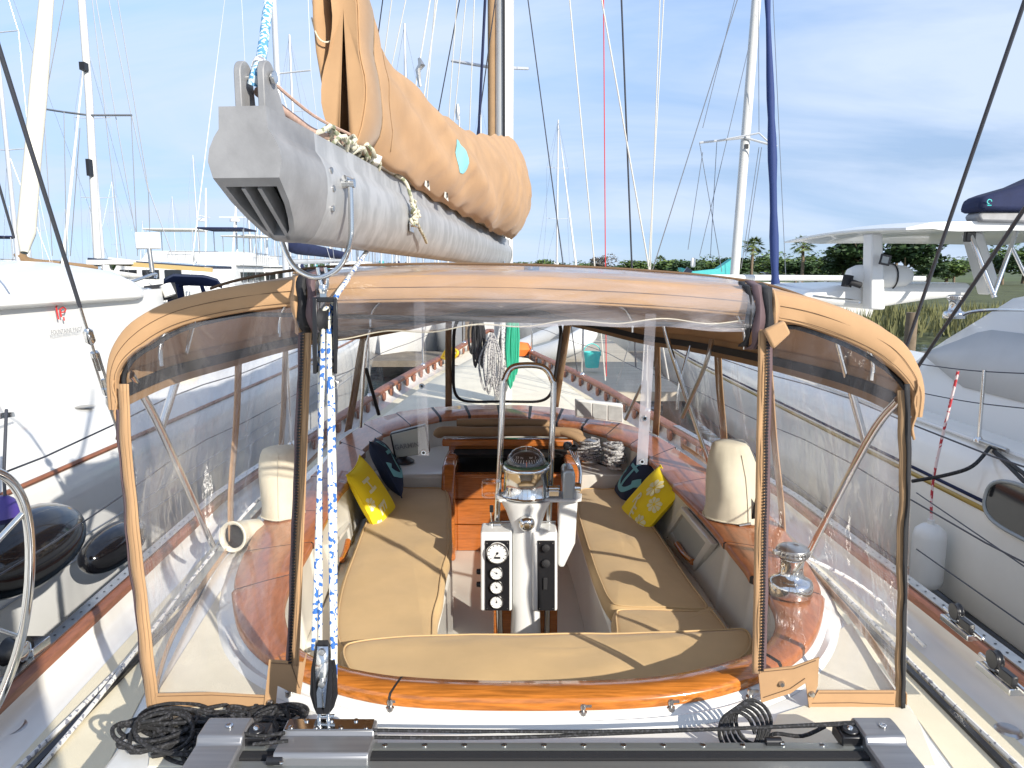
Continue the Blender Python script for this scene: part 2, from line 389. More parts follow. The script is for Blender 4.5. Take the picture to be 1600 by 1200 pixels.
# varnished cap rail with genoa track
for sgn in (-1, 1):
    b = MB(); rows = []
    for y in ys:
        h = interp(HW, y)-.02; s = interp(SH, y); c = cx(y)
        rows.append([(c+sgn*(h-.045), y, s-.015), (c+sgn*(h-.045), y, s+.012), (c+sgn*(h-.03), y, s+.02), (c+sgn*(h+.035), y, s+.02), (c+sgn*(h+.05), y, s+.01), (c+sgn*(h+.05), y, s-.02)])
    b.grid(rows, cu=True); b.build('cap_rail', M['rail_wood'], yacht)
    b = MB(); rows = []
    for y in [y for y in ys if -1.5 < y < 6]:
        h = interp(HW, y)-.015; s = interp(SH, y)+.021; c = cx(y)
        rows.append([(c+sgn*(h-.022), y, s), (c+sgn*(h-.022), y, s+.008), (c+sgn*(h+.022), y, s+.008), (c+sgn*(h+.022), y, s)])
    b.grid(rows, smooth=False)
    for k in range(120):
        y = -1+k*.058; h = interp(HW, y)-.015
        b.lathe([(0, .0095), (.005, .0095)], (cx(y)+sgn*h, y, interp(SH, y)+.021), 6, mi=1)
    b.build('sheet_track', [M['steel_dull'], M['black']], yacht, recalc=False)
# scalloped wood pinrail pieces along the forward deck edge (seen through the windows)
b = MB()
for sgn in (-1, 1):
    for k in range(24):
        y = 4.6+k*.27; h = interp(HW, y)-.075; s = interp(DZ, y)
        b.prism([(cx(y)+sgn*h-.015, y+q_*.06, s+z_) for q_, z_ in ((-1, .09), (-.6, .01), (.6, .01), (1, .09))], (.03, 0, 0))
b.build('rail_scallop', M['rail_wood'], yacht, bevel=.012)

# coaming ring, traced as inner and outer edge
OUT = [(800, 633), (900, 641), (965, 659), (1019, 678), (1101, 732), (1155, 768), (1209, 812), (1245, 858), (1277, 912), (1283, 945), (1274, 980), (1245, 1018), (1195, 1045), (1120, 1072), (1000, 1088), (815, 1092), (660, 1088), (560, 1076), (470, 1046), (421, 1025), (383, 989), (369, 950), (369, 908), (383, 867), (410, 817), (455, 775), (500, 732), (527, 697), (560, 668), (600, 650), (642, 641), (697, 635)]
INN = [(800, 649), (880, 662), (922, 670), (993, 697), (1020, 720), (1050, 753), (1098, 802), (1140, 852), (1180, 901), (1206, 932), (1218, 962), (1215, 989), (1190, 1018), (1100, 1046), (1000, 1062), (815, 1066), (650, 1061), (560, 1050), (490, 1030), (456, 1008), (442, 970), (442, 933), (462, 888), (492, 836), (524, 776), (544, 750), (560, 719), (579, 690), (610, 673), (674, 655), (730, 649)]
outl = spline([Wp(*p) for p in OUT], 6, True); innl = spline([Wp(*p) for p in INN], 6, True)
RC = V((.02, 3.3, 0))
def ray_poly(poly, th):
    d = V((math.sin(th), math.cos(th))); best = None; n = len(poly)
    for i in range(n):
        a = poly[i]; c = poly[(i+1) % n]; e = (c.x-a.x, c.y-a.y); ox, oy = a.x-RC.x, a.y-RC.y
        den = d.x*e[1]-d.y*e[0]
        if abs(den) < 1e-12: continue
        t = (ox*e[1]-oy*e[0])/den; u = (ox*d.y-oy*d.x)/den
        if t > 0 and -1e-6 <= u <= 1+1e-6 and (best is None or t > best): best = t
    return best
seams = [R(a) for a in (-166, -128, -112, -88, -62, -40, -30, -22, -15, -9, -3, 3, 9, 15, 22, 30, 40, 62, 88, 112, 128, 149)]
ths = sorted([R(-180+i*2) for i in range(180)]+[s+e for s in seams for e in (-.005, .005)])
def P2(r, th, z): return V((RC.x+math.sin(th)*r, RC.y+math.cos(th)*r, z))
ro = [ray_poly(outl, t) for t in ths]; ri = [ray_poly(innl, t) for t in ths]
# slight smoothing
def smooth(a, n=3):
    for _ in range(n): a = [(a[i-1]+2*a[i]+a[(i+1) % len(a)])/4 for i in range(len(a))]
    return a
ro = smooth(ro); ri = smooth(ri)
yl = [-1.6+i*.25 for i in range(31)]
tr_poly = [V((interp(XL, y), y, 0)) for y in yl]+[V((interp(XR, y), y, 0)) for y in reversed(yl)]
rt = [max(ray_poly(tr_poly, t), ro[i]+.075) for i, t in enumerate(ths)]
TZ = 1.80
def is_aft(t): return abs(t) > R(151)
trims = {0: MB(), 1: MB()}
n = len(ths)
rowsT = []
for i, t in enumerate(ths):
    q = lambda r, dz: P2(r, t, RZ(RC.y+math.cos(t)*r)+dz)
    a, c = ri[i]-.012, ro[i]+.008
    rowsT.append([q(a, -.03), q(a, -.006), q(a+.008, .002), q((a+c)/2, .004), q(c-.008, .002), q(c, -.006), q(c, -.03)])
for i in range(n):
    j = (i+1) % n; tt = ths[i]; dt = (ths[j]-ths[i]) % (2*math.pi)
    k = 1 if is_aft(tt) else 0
    sm_ = 1 if any(abs(tt-(s-.005)) < 1e-6 for s in seams) else 0
    trims[k].grid([rowsT[i], rowsT[j]], mi=sm_)
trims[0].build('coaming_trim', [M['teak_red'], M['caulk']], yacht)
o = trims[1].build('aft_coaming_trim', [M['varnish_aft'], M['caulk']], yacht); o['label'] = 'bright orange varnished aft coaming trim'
b = MB(); rows = []
for i, t in enumerate(ths):
    q = lambda r, z: P2(r, t, z)
    zr = RZ(RC.y+math.cos(t)*ro[i])
    ow = min(.07, rt[i]-ro[i]-.005)
    rows.append([q(ro[i]-.02, zr-.028), q(ro[i]+.003, zr-.03), q(ro[i]+ow*.35, zr-.05), q(ro[i]+ow*.65, TZ+.02), q(ro[i]+ow, TZ+.001)])
b.grid(list(zip(*rows)), cu=True)
b.build('coaming_moulding', M['gelcoat'], yacht)
b = MB(); rows = []
for i, t in enumerate(ths):
    q = lambda r, z: P2(r, t, z)
    ow = min(.06, rt[i]-ro[i]-.01)
    rows.append([q(ro[i]+ow-.01, TZ)]+[q(lerp(ro[i]+ow, rt[i]-.03, s), TZ) for s in (.5, 1)]+[q(rt[i]-.008, TZ-.008), q(rt[i], TZ-.03), q(rt[i]+.012, 1.675), q(rt[i]+.03, 1.638)])
b.grid(list(zip(*rows)), cu=True)
b.build('trunk', M['gelcoat'], yacht)
b = MB(); rows = []
for y in [5.6+.4*i for i in range(11)]:
    a, c = interp(XL, y), interp(XR, y); zc = 1.8+.02*(y-5.6)
    rows.append([(a-.03, y, 1.5), (a, y, zc-.04), (a+.05, y, zc)]+[(lerp(a, c, t), y, zc+.03*math.sin(math.pi*t)) for t in (.2, .35, .5, .65, .8)]+[(c-.05, y, zc), (c, y, zc-.04), (c+.03, y, 1.5)])
rows.append([(p[0], p[1]+.12, 1.6) for p in rows[-1]])
b.grid(rows); b.build('cabin_top', M['nonskid'], yacht)
for poly in ([(1215, 1118), (1262, 1103), (1285, 1000), (1330, 975), (1395, 1080), (1432, 1122), (1462, 1199), (1190, 1199)], [(250, 1078), (345, 925), (368, 990), (412, 1040), (425, 1090), (450, 1125), (420, 1199), (232, 1199)]):
    b = MB(); b.prism(list(reversed([W(*p, z=TZ+.001) for p in poly])), (0, 0, .004)); b.build('non_skid_panel', M['nonskid'], yacht)
# cockpit well wall
b = MB(); rows = []
for i, t in enumerate(ths):
    q = lambda r, z: P2(r, t, z)
    zr = RZ(RC.y+math.cos(t)*ri[i])
    rows.append([q(ri[i]-.004, zr-.02), q(ri[i], zr-.05), q(ri[i]-.01, 1.75), q(ri[i]-.03, 1.61), q(ri[i]-.035, 1.55)])
b.grid(list(zip(*rows)), cu=True); b.build('cockpit_wall', M['well_cream'], yacht)
# sole and benches
def ringpts(a0, a1, st=4, inset=.03):
    o = []
    k = int(abs(a1-a0)/st)
    for i in range(k+1):
        a = R(lerp(a0, a1, i/k)); a = (a+math.pi) % (2*math.pi)-math.pi
        o.append(P2(smooth_r(ri, a)-inset, a, 0))
    return o
def smooth_r(arr, th):
    for i in range(n-1):
        if ths[i] <= th <= ths[i+1]: return lerp(arr[i], arr[i+1], (th-ths[i])/(ths[i+1]-ths[i]+1e-9))
    return arr[0]
def flat(poly, z): return [V((p.x, p.y, z)) for p in poly]
def ang_of(x, y): return math.degrees(math.atan2(x-RC.x, y-RC.y))
SZ = 1.585
b = MB(); b.add([(-.36, 2.5, 1.2), (.5, 2.5, 1.2), (.5, 4.62, 1.2), (-.42, 4.62, 1.2)], [(0, 1, 2, 3)]); b.build('cockpit_sole', M['well_cream'], yacht)
aL = ringpts(-48, -128); aR = ringpts(132, 48)
bench_p = [p for p in aL if p.y < 4.62]+[V((-.30, 2.62, 0)), V((-.29, 3.4, 0)), V((-.385, 4.3, 0)), V((-.40, 4.62, 0))]
bench_p = [p for p in bench_p if p.y > 2.4]
bench_s = [V((.30, 4.62, 0)), V((.345, 4.3, 0)), V((.36, 3.9, 0)), V((.37, 3.3, 0)), V((.40, 2.62, 0))]+[p for p in aR if 2.4 < p.y < 4.62]
b = MB(); b.prism(flat(bench_p, 1.2), (0, 0, SZ-1.2)); b.build('bench_base', M['well_cream'], yacht, bevel=.015)
b = MB(); b.prism(flat(bench_s, 1.2), (0, 0, SZ-1.2)); b.build('bench_base', M['well_cream'], yacht, bevel=.015)
aA = [p for p in ringpts(-108, -252, 4)]
bench_a = [p for p in aA if p.y < 2.61]+[V((.75, 2.6, 0)), V((-.75, 2.6, 0))]
b = MB(); b.prism(flat(bench_a, 1.2), (0, 0, SZ-1.2+.004)); b.build('bench_base', M['well_cream'], yacht, bevel=.012)
# forward shelf and companionway
sh = [p for p in ringpts(-55, -6, 3, .02) if p.y > 4.5]
poly = [V((sh[0].x, 4.52, 0))]+sh+[V((-.40, 5.2, 0)), V((-.40, 4.52, 0))]
b = MB(); b.prism(flat(poly, 1.56), (0, 0, .17)); b.build('shelf', M['well_cream'], yacht, bevel=.02)
sh = [p for p in ringpts(10, 55, 3, .02) if p.y > 4.5]
poly = [V((.36, 4.52, 0)), V((.36, 5.2, 0))]+sh+[V((sh[-1].x, 4.52, 0))]
b = MB(); b.prism(flat(poly, 1.56), (0, 0, .17)); b.build('shelf', M['well_cream'], yacht, bevel=.02)
# bulkhead cheeks (wood) each side, sloped
for (xa, nm) in ((-.44, 'port'), (.34, 'stbd')):
    b = MB(); prof = [(4.40, 1.20), (4.36, 1.45), (4.42, 1.72), (4.50, 1.80), (4.66, 1.815), (4.95, 1.80), (4.95, 1.2)]
    b.prism([V((xa, y, z)) for y, z in prof], (.085, 0, 0)); b.build('companionway_cheek', M['varnish'], yacht, bevel=.02, seg=3)
b = MB()
for k, (z0, z1) in enumerate(((1.2, 1.375), (1.379, 1.545), (1.549, 1.70))):
    b.box(((-.355+.34)/2, 4.60+.004*k, (z0+z1)/2), (.70, .03, z1-z0))
b.box((-.01, 4.585, 1.712), (.70, .06, .022))
b.build('washboard', M['varnish'], yacht, bevel=.006)
b = MB(); b.box((-.01, 5.05, 1.62), (.80, .75, .16)); b.box((-.01, 4.98, 1.80), (.76, .5, .02)); b.build('companionway_opening', M['void'], yacht)  # black blocks carry the shade of the open companionway in their colour
b = MB(); b.box((-.03, 4.86, 1.862), (.88, .06, .045)); b.box((-.03, 4.91, 1.815), (.80, .05, .04)); b.build('hatch_board', M['varnish'], yacht, bevel=.008)
b = MB()
b.tube(spline([(-.50, 4.92, 1.905), (-.46, 4.9, 1.93), (-.2, 4.9, 1.925), (.1, 4.9, 1.93), (.40, 4.9, 1.92), (.46, 4.92, 1.89)], 6), .042, 12, flat=.8)
b.tube(spline([(-.38, 5.0, 1.965), (-.1, 4.98, 1.975), (.2, 4.99, 1.965), (.24, 5, 1.955)], 6), .03, 10)
b.tube(spline([(.34, 4.9, 1.93), (.44, 4.86, 1.9), (.49, 4.86, 1.84), (.46, 4.87, 1.76)], 6), .045, 10, flat=.7)
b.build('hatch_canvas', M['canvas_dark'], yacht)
b = MB(); b.tube(spline([(.39, 4.33, 1.64), (.41, 4.30, 1.80), (.37, 4.33, 1.90), (.35, 4.45, 1.93)], 6), .008, 8); b.lathe([(0, .03), (.025, .02), (.03, 0), (.025, -.02), (0, -.03)], (.345, 4.45, 1.935), 12, mi=1)
b.build('grab_bar', [M['steel'], M['black']], yacht)
# open locker recess in each side wall with winch handle
def recess(px, side):
    c = [Wp(*p) for p in px]
    ctr = sum(c, V((0, 0, 0)))/4; inw = V((-side, 0, 0)); b = MB()
    def off(p, k, d): q = ctr+(p-ctr)*k; return q+inw*d
    r0 = [off(p, 1.0, .012) for p in c]; r1 = [off(p, 1.0, .035) for p in c]; r2 = [off(p, .80, .035) for p in c]; r3 = [off(p, .78, .012) for p in c]
    for A, B in ((r0, r1), (r1, r2), (r2, r3)): b.grid([A, B], cu=True, smooth=False)
    b.add(r3, [(0, 1, 2, 3)], 1, False)
    return b, ctr
def wallpt(px, py, side):   # meet a vertical wall plane inside the ring: iterate on y
    y = 3.0
    for _ in range(10):
        p = W(px, py, y=y); rr = smooth_r(ri, math.atan2(p.x-RC.x, p.y-RC.y))-.02
        cur = math.hypot(p.x-RC.x, p.y-RC.y); y = y+(rr-cur)*.5*(1 if True else 0) if False else y
        break
    # bisection on depth
    lo, hi = 1.5, 5.0
    for _ in range(30):
        m = (lo+hi)/2; p = W(px, py, y=m); th = math.atan2(p.x-RC.x, p.y-RC.y)
        if math.hypot(p.x-RC.x, p.y-RC.y) < smooth_r(ri, th)-.03: lo = m
        else: hi = m
        if m < RC.y and abs(p.x) < .5: lo = m
    return W(px, py, y=lo)
def recess_build(px, side, handle):
    c = [wallpt(*p, side) for p in px]; ctr = sum(c, V((0, 0, 0)))/4
    nrm = (c[1]-c[0]).cross(c[3]-c[0]).normalized()
    if nrm.x*side > 0: nrm = -nrm
    b = MB()
    def off(p, k, d): return ctr+(p-ctr)*k+nrm*d
    rr_ = [[off(p, k, d) for p in c] for k, d in ((1.0, -.02), (1.0, .004), (.98, .008), (.78, .008), (.76, -.004))]
    for A, B in zip(rr_, rr_[1:]): b.grid([A, B], cu=True, smooth=False)
    b.add(rr_[-1], [(0, 1, 2, 3)], 1, False)  # darker back panel: the locker's inner shade is put into its colour
    fr = b.build('locker_recess', [M['well_cream'], M['grey_screen']], yacht, recalc=False)
    h0, h1 = [wallpt(*p, side)+nrm*.012 for p in handle]
    b = MB(); m_ = (h0+h1)/2+V((0, 0, -.012)); b.tube(spline([h0, m_, h1], 6), .016, 8); b.build('wood_handle', M['varnish'], fr)
recess_build([(1066, 792), (1115, 850), (1086, 893), (1036, 838)], 1, [(1062, 850), (1086, 878)])
recess_build([(545, 815), (552, 862), (520, 915), (520, 850)], -1, [(540, 845), (530, 875)])

# cushions
def cushion(poly, z0, z1, name, seed=0, puff=.018, n_in=3):
    """rounded cushion over a plan outline with seams and soft sag"""
    pts = spline(poly, 5, True)
    # orientation
    A = sum(pts[i].x*pts[(i+1) % len(pts)].y-pts[(i+1) % len(pts)].x*pts[i].y for i in range(len(pts)))
    if A < 0: pts.reverse()
    m = len(pts)
    nr = []
    for i in range(m):
        t = (pts[(i+1) % m]-pts[i-1]); t.z = 0
        t.normalize(); nr.append(V((t.y, -t.x, 0)))
    def ring(off, z, nz=0):
        o = []
        for i in range(m):
            p = pts[i]-nr[i]*off; o.append(V((p.x, p.y, z+nz*noise.noise(V((p.x*6, p.y*6, seed))))))
        return o
    h = z1-z0; b = MB()
    rows = [ring(.006, z0), ring(-.004, z0+h*.25), ring(-.006, z0+h*.6), ring(0, z0+h*.85, .002), ring(.012, z1-.004, .004), ring(.03, z1, .006)]
    b.grid(rows, cu=True)
    b.tube(ring(.013, z1-.001, .004), .0034, 6, closed=True)
    # top filled as fan of shrinking rings toward the medial point
    c = sum(rows[-1], V((0, 0, 0)))/m
    prev = rows[-1]; rr2 = []
    for k in range(1, 9):
        f = 1-k/9
        rr2.append([V((c.x+(p.x-c.x)*f, c.y+(p.y-c.y)*f, z1+puff*(1-f*f)*.6+.009*noise.noise(V(((c.x+(p.x-c.x)*f)*5, (c.y+(p.y-c.y)*f)*5, seed+3))))) for p in prev])
    b.grid([prev]+rr2, cu=True)
    b.add(rr2[-1]+[c+V((0, 0, z1-c.z+puff*.6))], [(i, (i+1) % m, m) for i in range(m)])
    return b
CZT = 1.665
def wl(pl): return [W(*p, z=CZT) for p in pl]
seatgrp = 'tan cockpit seat cushions'
b = cushion(wl([(606, 764), (650, 761), (692, 762), (702, 775), (704, 820), (704, 858), (697, 884), (693, 905), (690, 930), (682, 960), (679, 1005), (660, 1020), (560, 1020), (524, 1000), (528, 930), (551, 862), (575, 805)]), SZ+.002, CZT, 'c', 1)
tag(b.build('seat_cushion', M['cushion']), 'long tan cushion on the left cockpit bench, running past the blue and yellow pillows', 'seat cushion', seatgrp)
b = cushion(wl([(908, 764), (940, 763), (975, 764), (1002, 795), (1035, 838), (1075, 900), (1108, 945), (1090, 952), (1030, 950), (966, 947), (948, 936), (936, 912), (922, 874), (901, 803), (901, 780)]), SZ+.002, CZT, 'c', 2)
tag(b.build('seat_cushion', M['cushion']), 'tan cushion on the right cockpit bench with diagonal shadow lines across it', 'seat cushion', seatgrp)
b = cushion(wl([(968, 951), (1030, 951), (1095, 953), (1112, 950), (1140, 985), (1150, 1010), (1100, 1022), (1000, 1022), (962, 1015), (959, 985), (958, 962)]), SZ+.002, CZT+.004, 'c', 3)
tag(b.build('seat_cushion', M['cushion']), 'short tan corner cushion between the right bench cushion and the aft cushion', 'seat cushion', seatgrp)
def wl2(pl): return [W(*p, z=1.725) for p in pl]
b = cushion(wl2([(533, 1010), (560, 999), (640, 991), (815, 988), (980, 986), (1120, 981), (1160, 980), (1176, 990), (1178, 1010), (1160, 1030), (1090, 1060), (1000, 1078), (815, 1085), (650, 1078), (560, 1058), (535, 1035)]), SZ+.006, 1.725, 'c', 4)
tag(b.build('seat_cushion', M['cushion']), 'wide tan aft seat cushion just inside the bright varnished aft coaming', 'seat cushion', seatgrp)
# small fasteners along the aft coaming moulding
for px, py in ((610, 1103), (756, 1107), (911, 1110), (1048, 1103), (1172, 1087), (452, 1078)):
    p = W(px, py, z=TZ+.025); b = MB(); b.lathe([(0, .022), (.007, .020), (.009, .012), (.006, 0), (.012, -.002), (.012, -.025)], p, 12); b.box(p+V((.012, 0, .014)), (.022, .006, .008)); b.build('snap_fastener', M['steel_dull'], yacht)
# mast, spreaders, standing rigging
MY = 6.5; MX = W(786, 400, y=MY).x
mtop = W(786, -900, y=MY)
b = MB()
def mastprof(x, y, z, rx, ry, n=20): return [V((x+rx*math.cos(k/n*2*math.pi), y+ry*math.sin(k/n*2*math.pi), z)) for k in range(n)]
rows = [mastprof(MX+.004*(z-2), MY, z, .082, .115) for z in (1.84, 3, 6, 10, 14.5)]
b.grid(rows, cu=True); b.build('mast', M['mast_white'], yacht)
b = MB(); rows = [mastprof(MX-.098+.003*(z-2), MY-.03, z, .035, .05, 10) for z in (4.0, 6, 10, 14.5)]
b.grid(rows, cu=True); b.build('mast_furled_canvas', M['canvas_dark'], yacht)
b = MB(); b.box((MX+.01, MY-.118, 8.2), (.022, .012, 12.4)); b.build('mast_track', M['black'], yacht)
def wire(name, pts, r, m, parent=yacht, n=5):
    b = MB(); b.tube(pts, r, n); return b.build(name, M[m], parent)
def px_line(name, p0, p1, y0, y1, r, m, parent=yacht, ext0=0.25, ext1=.45, n=5):
    a = W(*p0, y=y0); c = W(*p1, y=y1); d = c-a
    return wire(name, [a-d*ext0, c+d*ext1], r, m, parent, n)
for p0, p1, r, m, nm in (((825, 0), (880, 415), .005, 'wire_dark', 'shroud'), ((890, 0), (930, 425), .006, 'halyard', 'halyard'), ((943, 0), (946, 420), .0045, 'red', 'halyard'),
        ((940, 0), (1015, 425), .007, 'halyard', 'halyard'), ((971, 0), (987, 410), .008, 'wire_dark', 'shroud'), ((1037, 0), (1013, 425), .005, 'halyard', 'halyard'), ((1031, 0), (1016, 425), .005, 'halyard', 'halyard'),
        ((1152, 0), (1017, 430), .0045, 'wire', 'shroud'), ((598, 0), (590, 60), .005, 'wire_dark', 'shroud'), ((612, 0), (592, 150), .005, 'halyard', 'halyard'), ((634, 0), (585, 230), .005, 'halyard', 'halyard'),
        ((718, 0), (686, 170), .005, 'wire_dark', 'shroud'), ((680, 0), (664, 190), .005, 'halyard', 'halyard'), ((714, 0), (700, 200), .0045, 'halyard', 'halyard'), ((728, 0), (710, 180), .0045, 'halyard', 'halyard'), ((741, 0), (733, 220), .005, 'halyard', 'halyard'),
        ((774, 0), (744, 220), .005, 'wire_dark', 'shroud'), ((758, 0), (742, 330), .012, 'navy', 'halyard')):
    px_line(nm, p0, p1, 6.35, 6.55, r, m)
px_line('halyard', (672, 0), (656, 95), 6.0, 6.0, .006, 'halyard')
px_line('halyard', (683, 0), (664, 140), 6.2, 6.2, .006, 'halyard')
b = MB(); p = W(655, 110, y=6.0); b.tube([p+V((0, 0, .09)), p+V((.02, 0, .04)), p+V((-.01, 0, 0)), p+V((.005, 0, -.12))], .02, 6, rad=[.012, .03, .022, .012]); b.build('shackle', M['steel_dull'], yacht)
b = MB(); p = W(715, 175, y=6.2); b.tube([p+V((0, 0, .06)), p, p+V((0, 0, -.06))], .02, 6, rad=[.01, .022, .01]); b.build('shackle', M['steel_dull'], yacht)
px_line('spreader', (706, 95), (765, 105), 6.8, 6.5, .014, 'aluminium_mast', ext0=0, ext1=0)
px_line('spreader', (825, 107), (800, 106), 6.8, 6.5, .014, 'aluminium_mast', ext0=0, ext1=0)
# mizzen shrouds either side of the camera, with turnbuckles
def shroud(p0, y0, p1, y1, split, label):
    a = W(*p0, y=y0); c = W(*p1, y=y1); d = c-a
    q = lambda t: a+d*t
    base = q(1.0)
    o = thing('rigging_wire', label, 'rigging wire', tuple(base), 'mizzen shrouds beside the cockpit')
    b = MB(); b.tube([q(-.6), q(split)], .0065, 8); b.build('wire_rope', M['wire_dark'], o)
    return o, q
o, q = shroud((0, 80), 2.05, (180, 655), 2.55, .63, 'black coated rigging wire with a steel turnbuckle, slanting past the catamaran on the left')
b = MB(); b.tube([q(.63), q(.71)], .005, 8); b.tube([q(.695), q(.705), q(.735), q(.745)], .01, 8, rad=[.006, .016, .016, .006])
b.tube([q(.74), q(.78)], .005, 8); b.build('swage', M['steel'], o)
b = MB(); s = V((.011, 0, .003))
b.tube([q(.775)-s, q(.785)-s, q(.9)-s, q(.905)-s], .0045, 6); b.tube([q(.775)+s, q(.785)+s, q(.9)+s, q(.905)+s], .0045, 6)
b.tube([q(.77), q(.785)], .013, 8); b.tube([q(.89), q(.91)], .013, 8); b.tube([q(.78), q(.83)], .006, 6); b.tube([q(.86), q(.93)], .006, 6); b.build('turnbuckle', M['steel'], o)
b = MB(); b.tube([q(.92), q(.94), q(.96), q(1.0), q(1.2)], .01, 8, rad=[.009, .014, .010, .009, .008]); b.build('toggle', M['steel_dull'], o)
o, q = shroud((1598, 10), 2.3, (1420, 530), 2.75, 1.3, 'upper of two black rigging wires crossing in front of the white catamaran on the right')
o, q = shroud((1598, 330), 2.2, (1435, 572), 2.75, 1.3, 'lower, less steep black wire crossing the grey window of the right catamaran')
o, q = shroud((-30, 190), 3.6, (22, 372), 3.8, 1.0, 'short dark wire at the far left edge below the long slanting one')

# unseen mizzen mast and boom behind the camera, added to shade the left deck
b = MB(); b.tube([(.45, -.45, TZ-.1), (.45, -.45, 11.5)], .085, 16); b.build('unseen_mizzen_mast', M['mast_white'], yacht)
b = MB(); b.tube([(.45, -.6, 3.35), (.40, -2.0, 3.4)], .07, 12); b.build('unseen_mizzen_boom', M['aluminium_mast'], yacht)
# ---------------- boom ----------------
BA = V((-.502, 1.43, 3.305)); BB = V((-.075, 6.35, 3.27))      # top centre line, aft end to mast
bd = (BB-BA).normalized(); bs = bd.cross(V((0, 0, 1))).normalized(); bu = bs.cross(bd).normalized()
BL = (BB-BA).length
def BP(s, u, v): return BA+bd*s+bs*u+bu*v
boom = thing('boom', 'long grey scuffed boom with slotted cast end, swung over the left of the canopy', 'boom', tuple(BB))
half = [(.044, 0), (.046, -.040), (.056, -.054), (.066, -.075), (.070, -.098), (.070, -.128), (.064, -.165), (.052, -.195), (.037, -.222), (.019, -.236)]
sec = half+[(-u, v) for u, v in reversed(half)]
b = MB(); rows = []
for s in [.25+i*.25 for i in range(20)]+[BL]:
    rows.append([BP(s, u*(1.0 if v < -.05 else .98), v) for u, v in sec])
b.grid(rows, cu=True); b.add(rows[-1], [tuple(range(len(sec)))], 0, False)
b.build('boom_tube', M['boom_grey'], boom)
# end casting: flat upper face, lower face cut back with three slots
cut = lambda v: max(0, (-.128-v))*1.55
b = MB(); sc = 1.03
csec = [(u*sc, v*1.01) for u, v in sec]
f0 = [BP(cut(v), u*(1-.10*(v < -.128)), v) for u, v in csec]; f1 = [BP(cut(v)+.006, u*1.0, v) for u, v in csec]
b.grid([f0, [BP(.255, u, v) for u, v in csec], [BP(.256, u*.97, v*.985) for u, v in csec]], cu=True)
up_ = [i for i, (u, v) in enumerate(csec) if v > -.135]
h = len(half)
iu = [i for i in range(h) if half[i][1] > -.135]
upper = iu+[len(sec)-1-i for i in reversed(iu)]
b.add([f0[i] for i in upper], [tuple(range(len(upper)))], 0, False)
lo = [iu[-1]]+[i for i in range(h) if i not in iu]+[len(sec)-1-i for i in reversed([i for i in range(h) if i not in iu])]+[len(sec)-1-iu[-1]]
lp = [f0[i] for i in lo]; lc = sum(lp, V((0, 0, 0)))/len(lp)
fn = (lp[0]-lc).cross(lp[len(lp)//2]-lc).normalized(); inn = fn if fn.dot(bd) > 0 else -fn
li = [lc+(p-lc)*.78 for p in lp]; lin = [p+inn*.045 for p in li]
ds_ = (bd*1.55-bu).normalized()
b.grid([lp, li, lin], cu=True, smooth=False)
cap = b.build('end_casting', M['cast_grey'], boom)
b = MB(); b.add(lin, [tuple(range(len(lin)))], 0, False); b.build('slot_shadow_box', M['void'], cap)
b = MB()
for k in (-.018, .014):
    rotm = Matrix((bs, ds_, bs.cross(ds_))).transposed()
    b.box(lc+bs*k+inn*.020, (.008, .165, .04), rot=rotm)
b.build('slot_divider', M['cast_grey'], cap)
# cheek plates for the topping lift on top of the end
for u in (-.028, .018):
    b = MB(); pr = []
    for k in range(13):
        a = math.pi*k/12; pr.append((.075+.028*math.cos(a), .072+.028*math.sin(a)))
    poly = [BP(.16 if u > 0 else .115, u-.007, -.002)]+[BP(s, u-.007, v) for s, v in pr]+[BP(.047, u-.007, -.002)]
    b.prism(poly, bs*.014); b.build('cheek_plate', M['cast_grey'], boom, bevel=.002)
b = MB(); rotx = Matrix((bd, bu, bs)).transposed()
b.lathe([(0, -.038), (.006, -.038), (.006, .028), (.012, .029), (.012, .036), (0, .038)], BP(.078, 0, .07), 14, rot=rotx); b.build('pin', M['steel'], boom)
# bolts down the side and the bail
for v in (-.075, -.115, -.16, ):
    b = MB(); b.lathe([(.0075, 0), (.007, .004), (0, .0045)], BP(.30, .070-abs(v+.12)*.1, v), 10, rot=rotx); b.build('bolt', M['steel_dull'], boom)
BS = .37
b = MB(); b.tube(spline([BP(BS, .088, -.085), BP(BS, .088, -.16), BP(BS, .084, -.23), BP(BS, .06, -.285), BP(BS, .02, -.312), BP(BS, -.02, -.312), BP(BS, -.06, -.285), BP(BS, -.084, -.23), BP(BS, -.088, -.16), BP(BS, -.088, -.085)], 6), .0065, 10)
for sg in (1, -1):
    b.lathe([(.0, .020), (.011, .019), (.011, .0), (.012, 0), (.012, -.012)], BP(BS, sg*.080, -.095), 12, rot=rotx)
b.tube([BP(BS-.018, .08, -.085), BP(BS+.03, .08, -.085)], .007, 8)
b.build('bail', M['steel'], boom)
b = MB(); b.tube(spline([BP(4.4, .06, -.19), BP(4.4, .065, -.27), BP(4.4, 0, -.32), BP(4.4, -.06, -.27), BP(4.4, -.06, -.2)], 6), .008, 8); b.build('bail', M['steel'], boom)
b = MB(); b.box(BP(BL+.03, 0, -.12), (.09, .10, .2)); b.build('gooseneck', M['steel_dull'], boom, bevel=.01)
b = MB(); b.box(BP(1.0, 0, .006), (.02, .9, .012), rot=Matrix((bs, bd, bu)).transposed()); b.box(BP(3.0, 0, .006), (.02, 5, .01), rot=Matrix((bs, bd, bu)).transposed()); b.build('sail_slot', M['cast_grey'], boom)
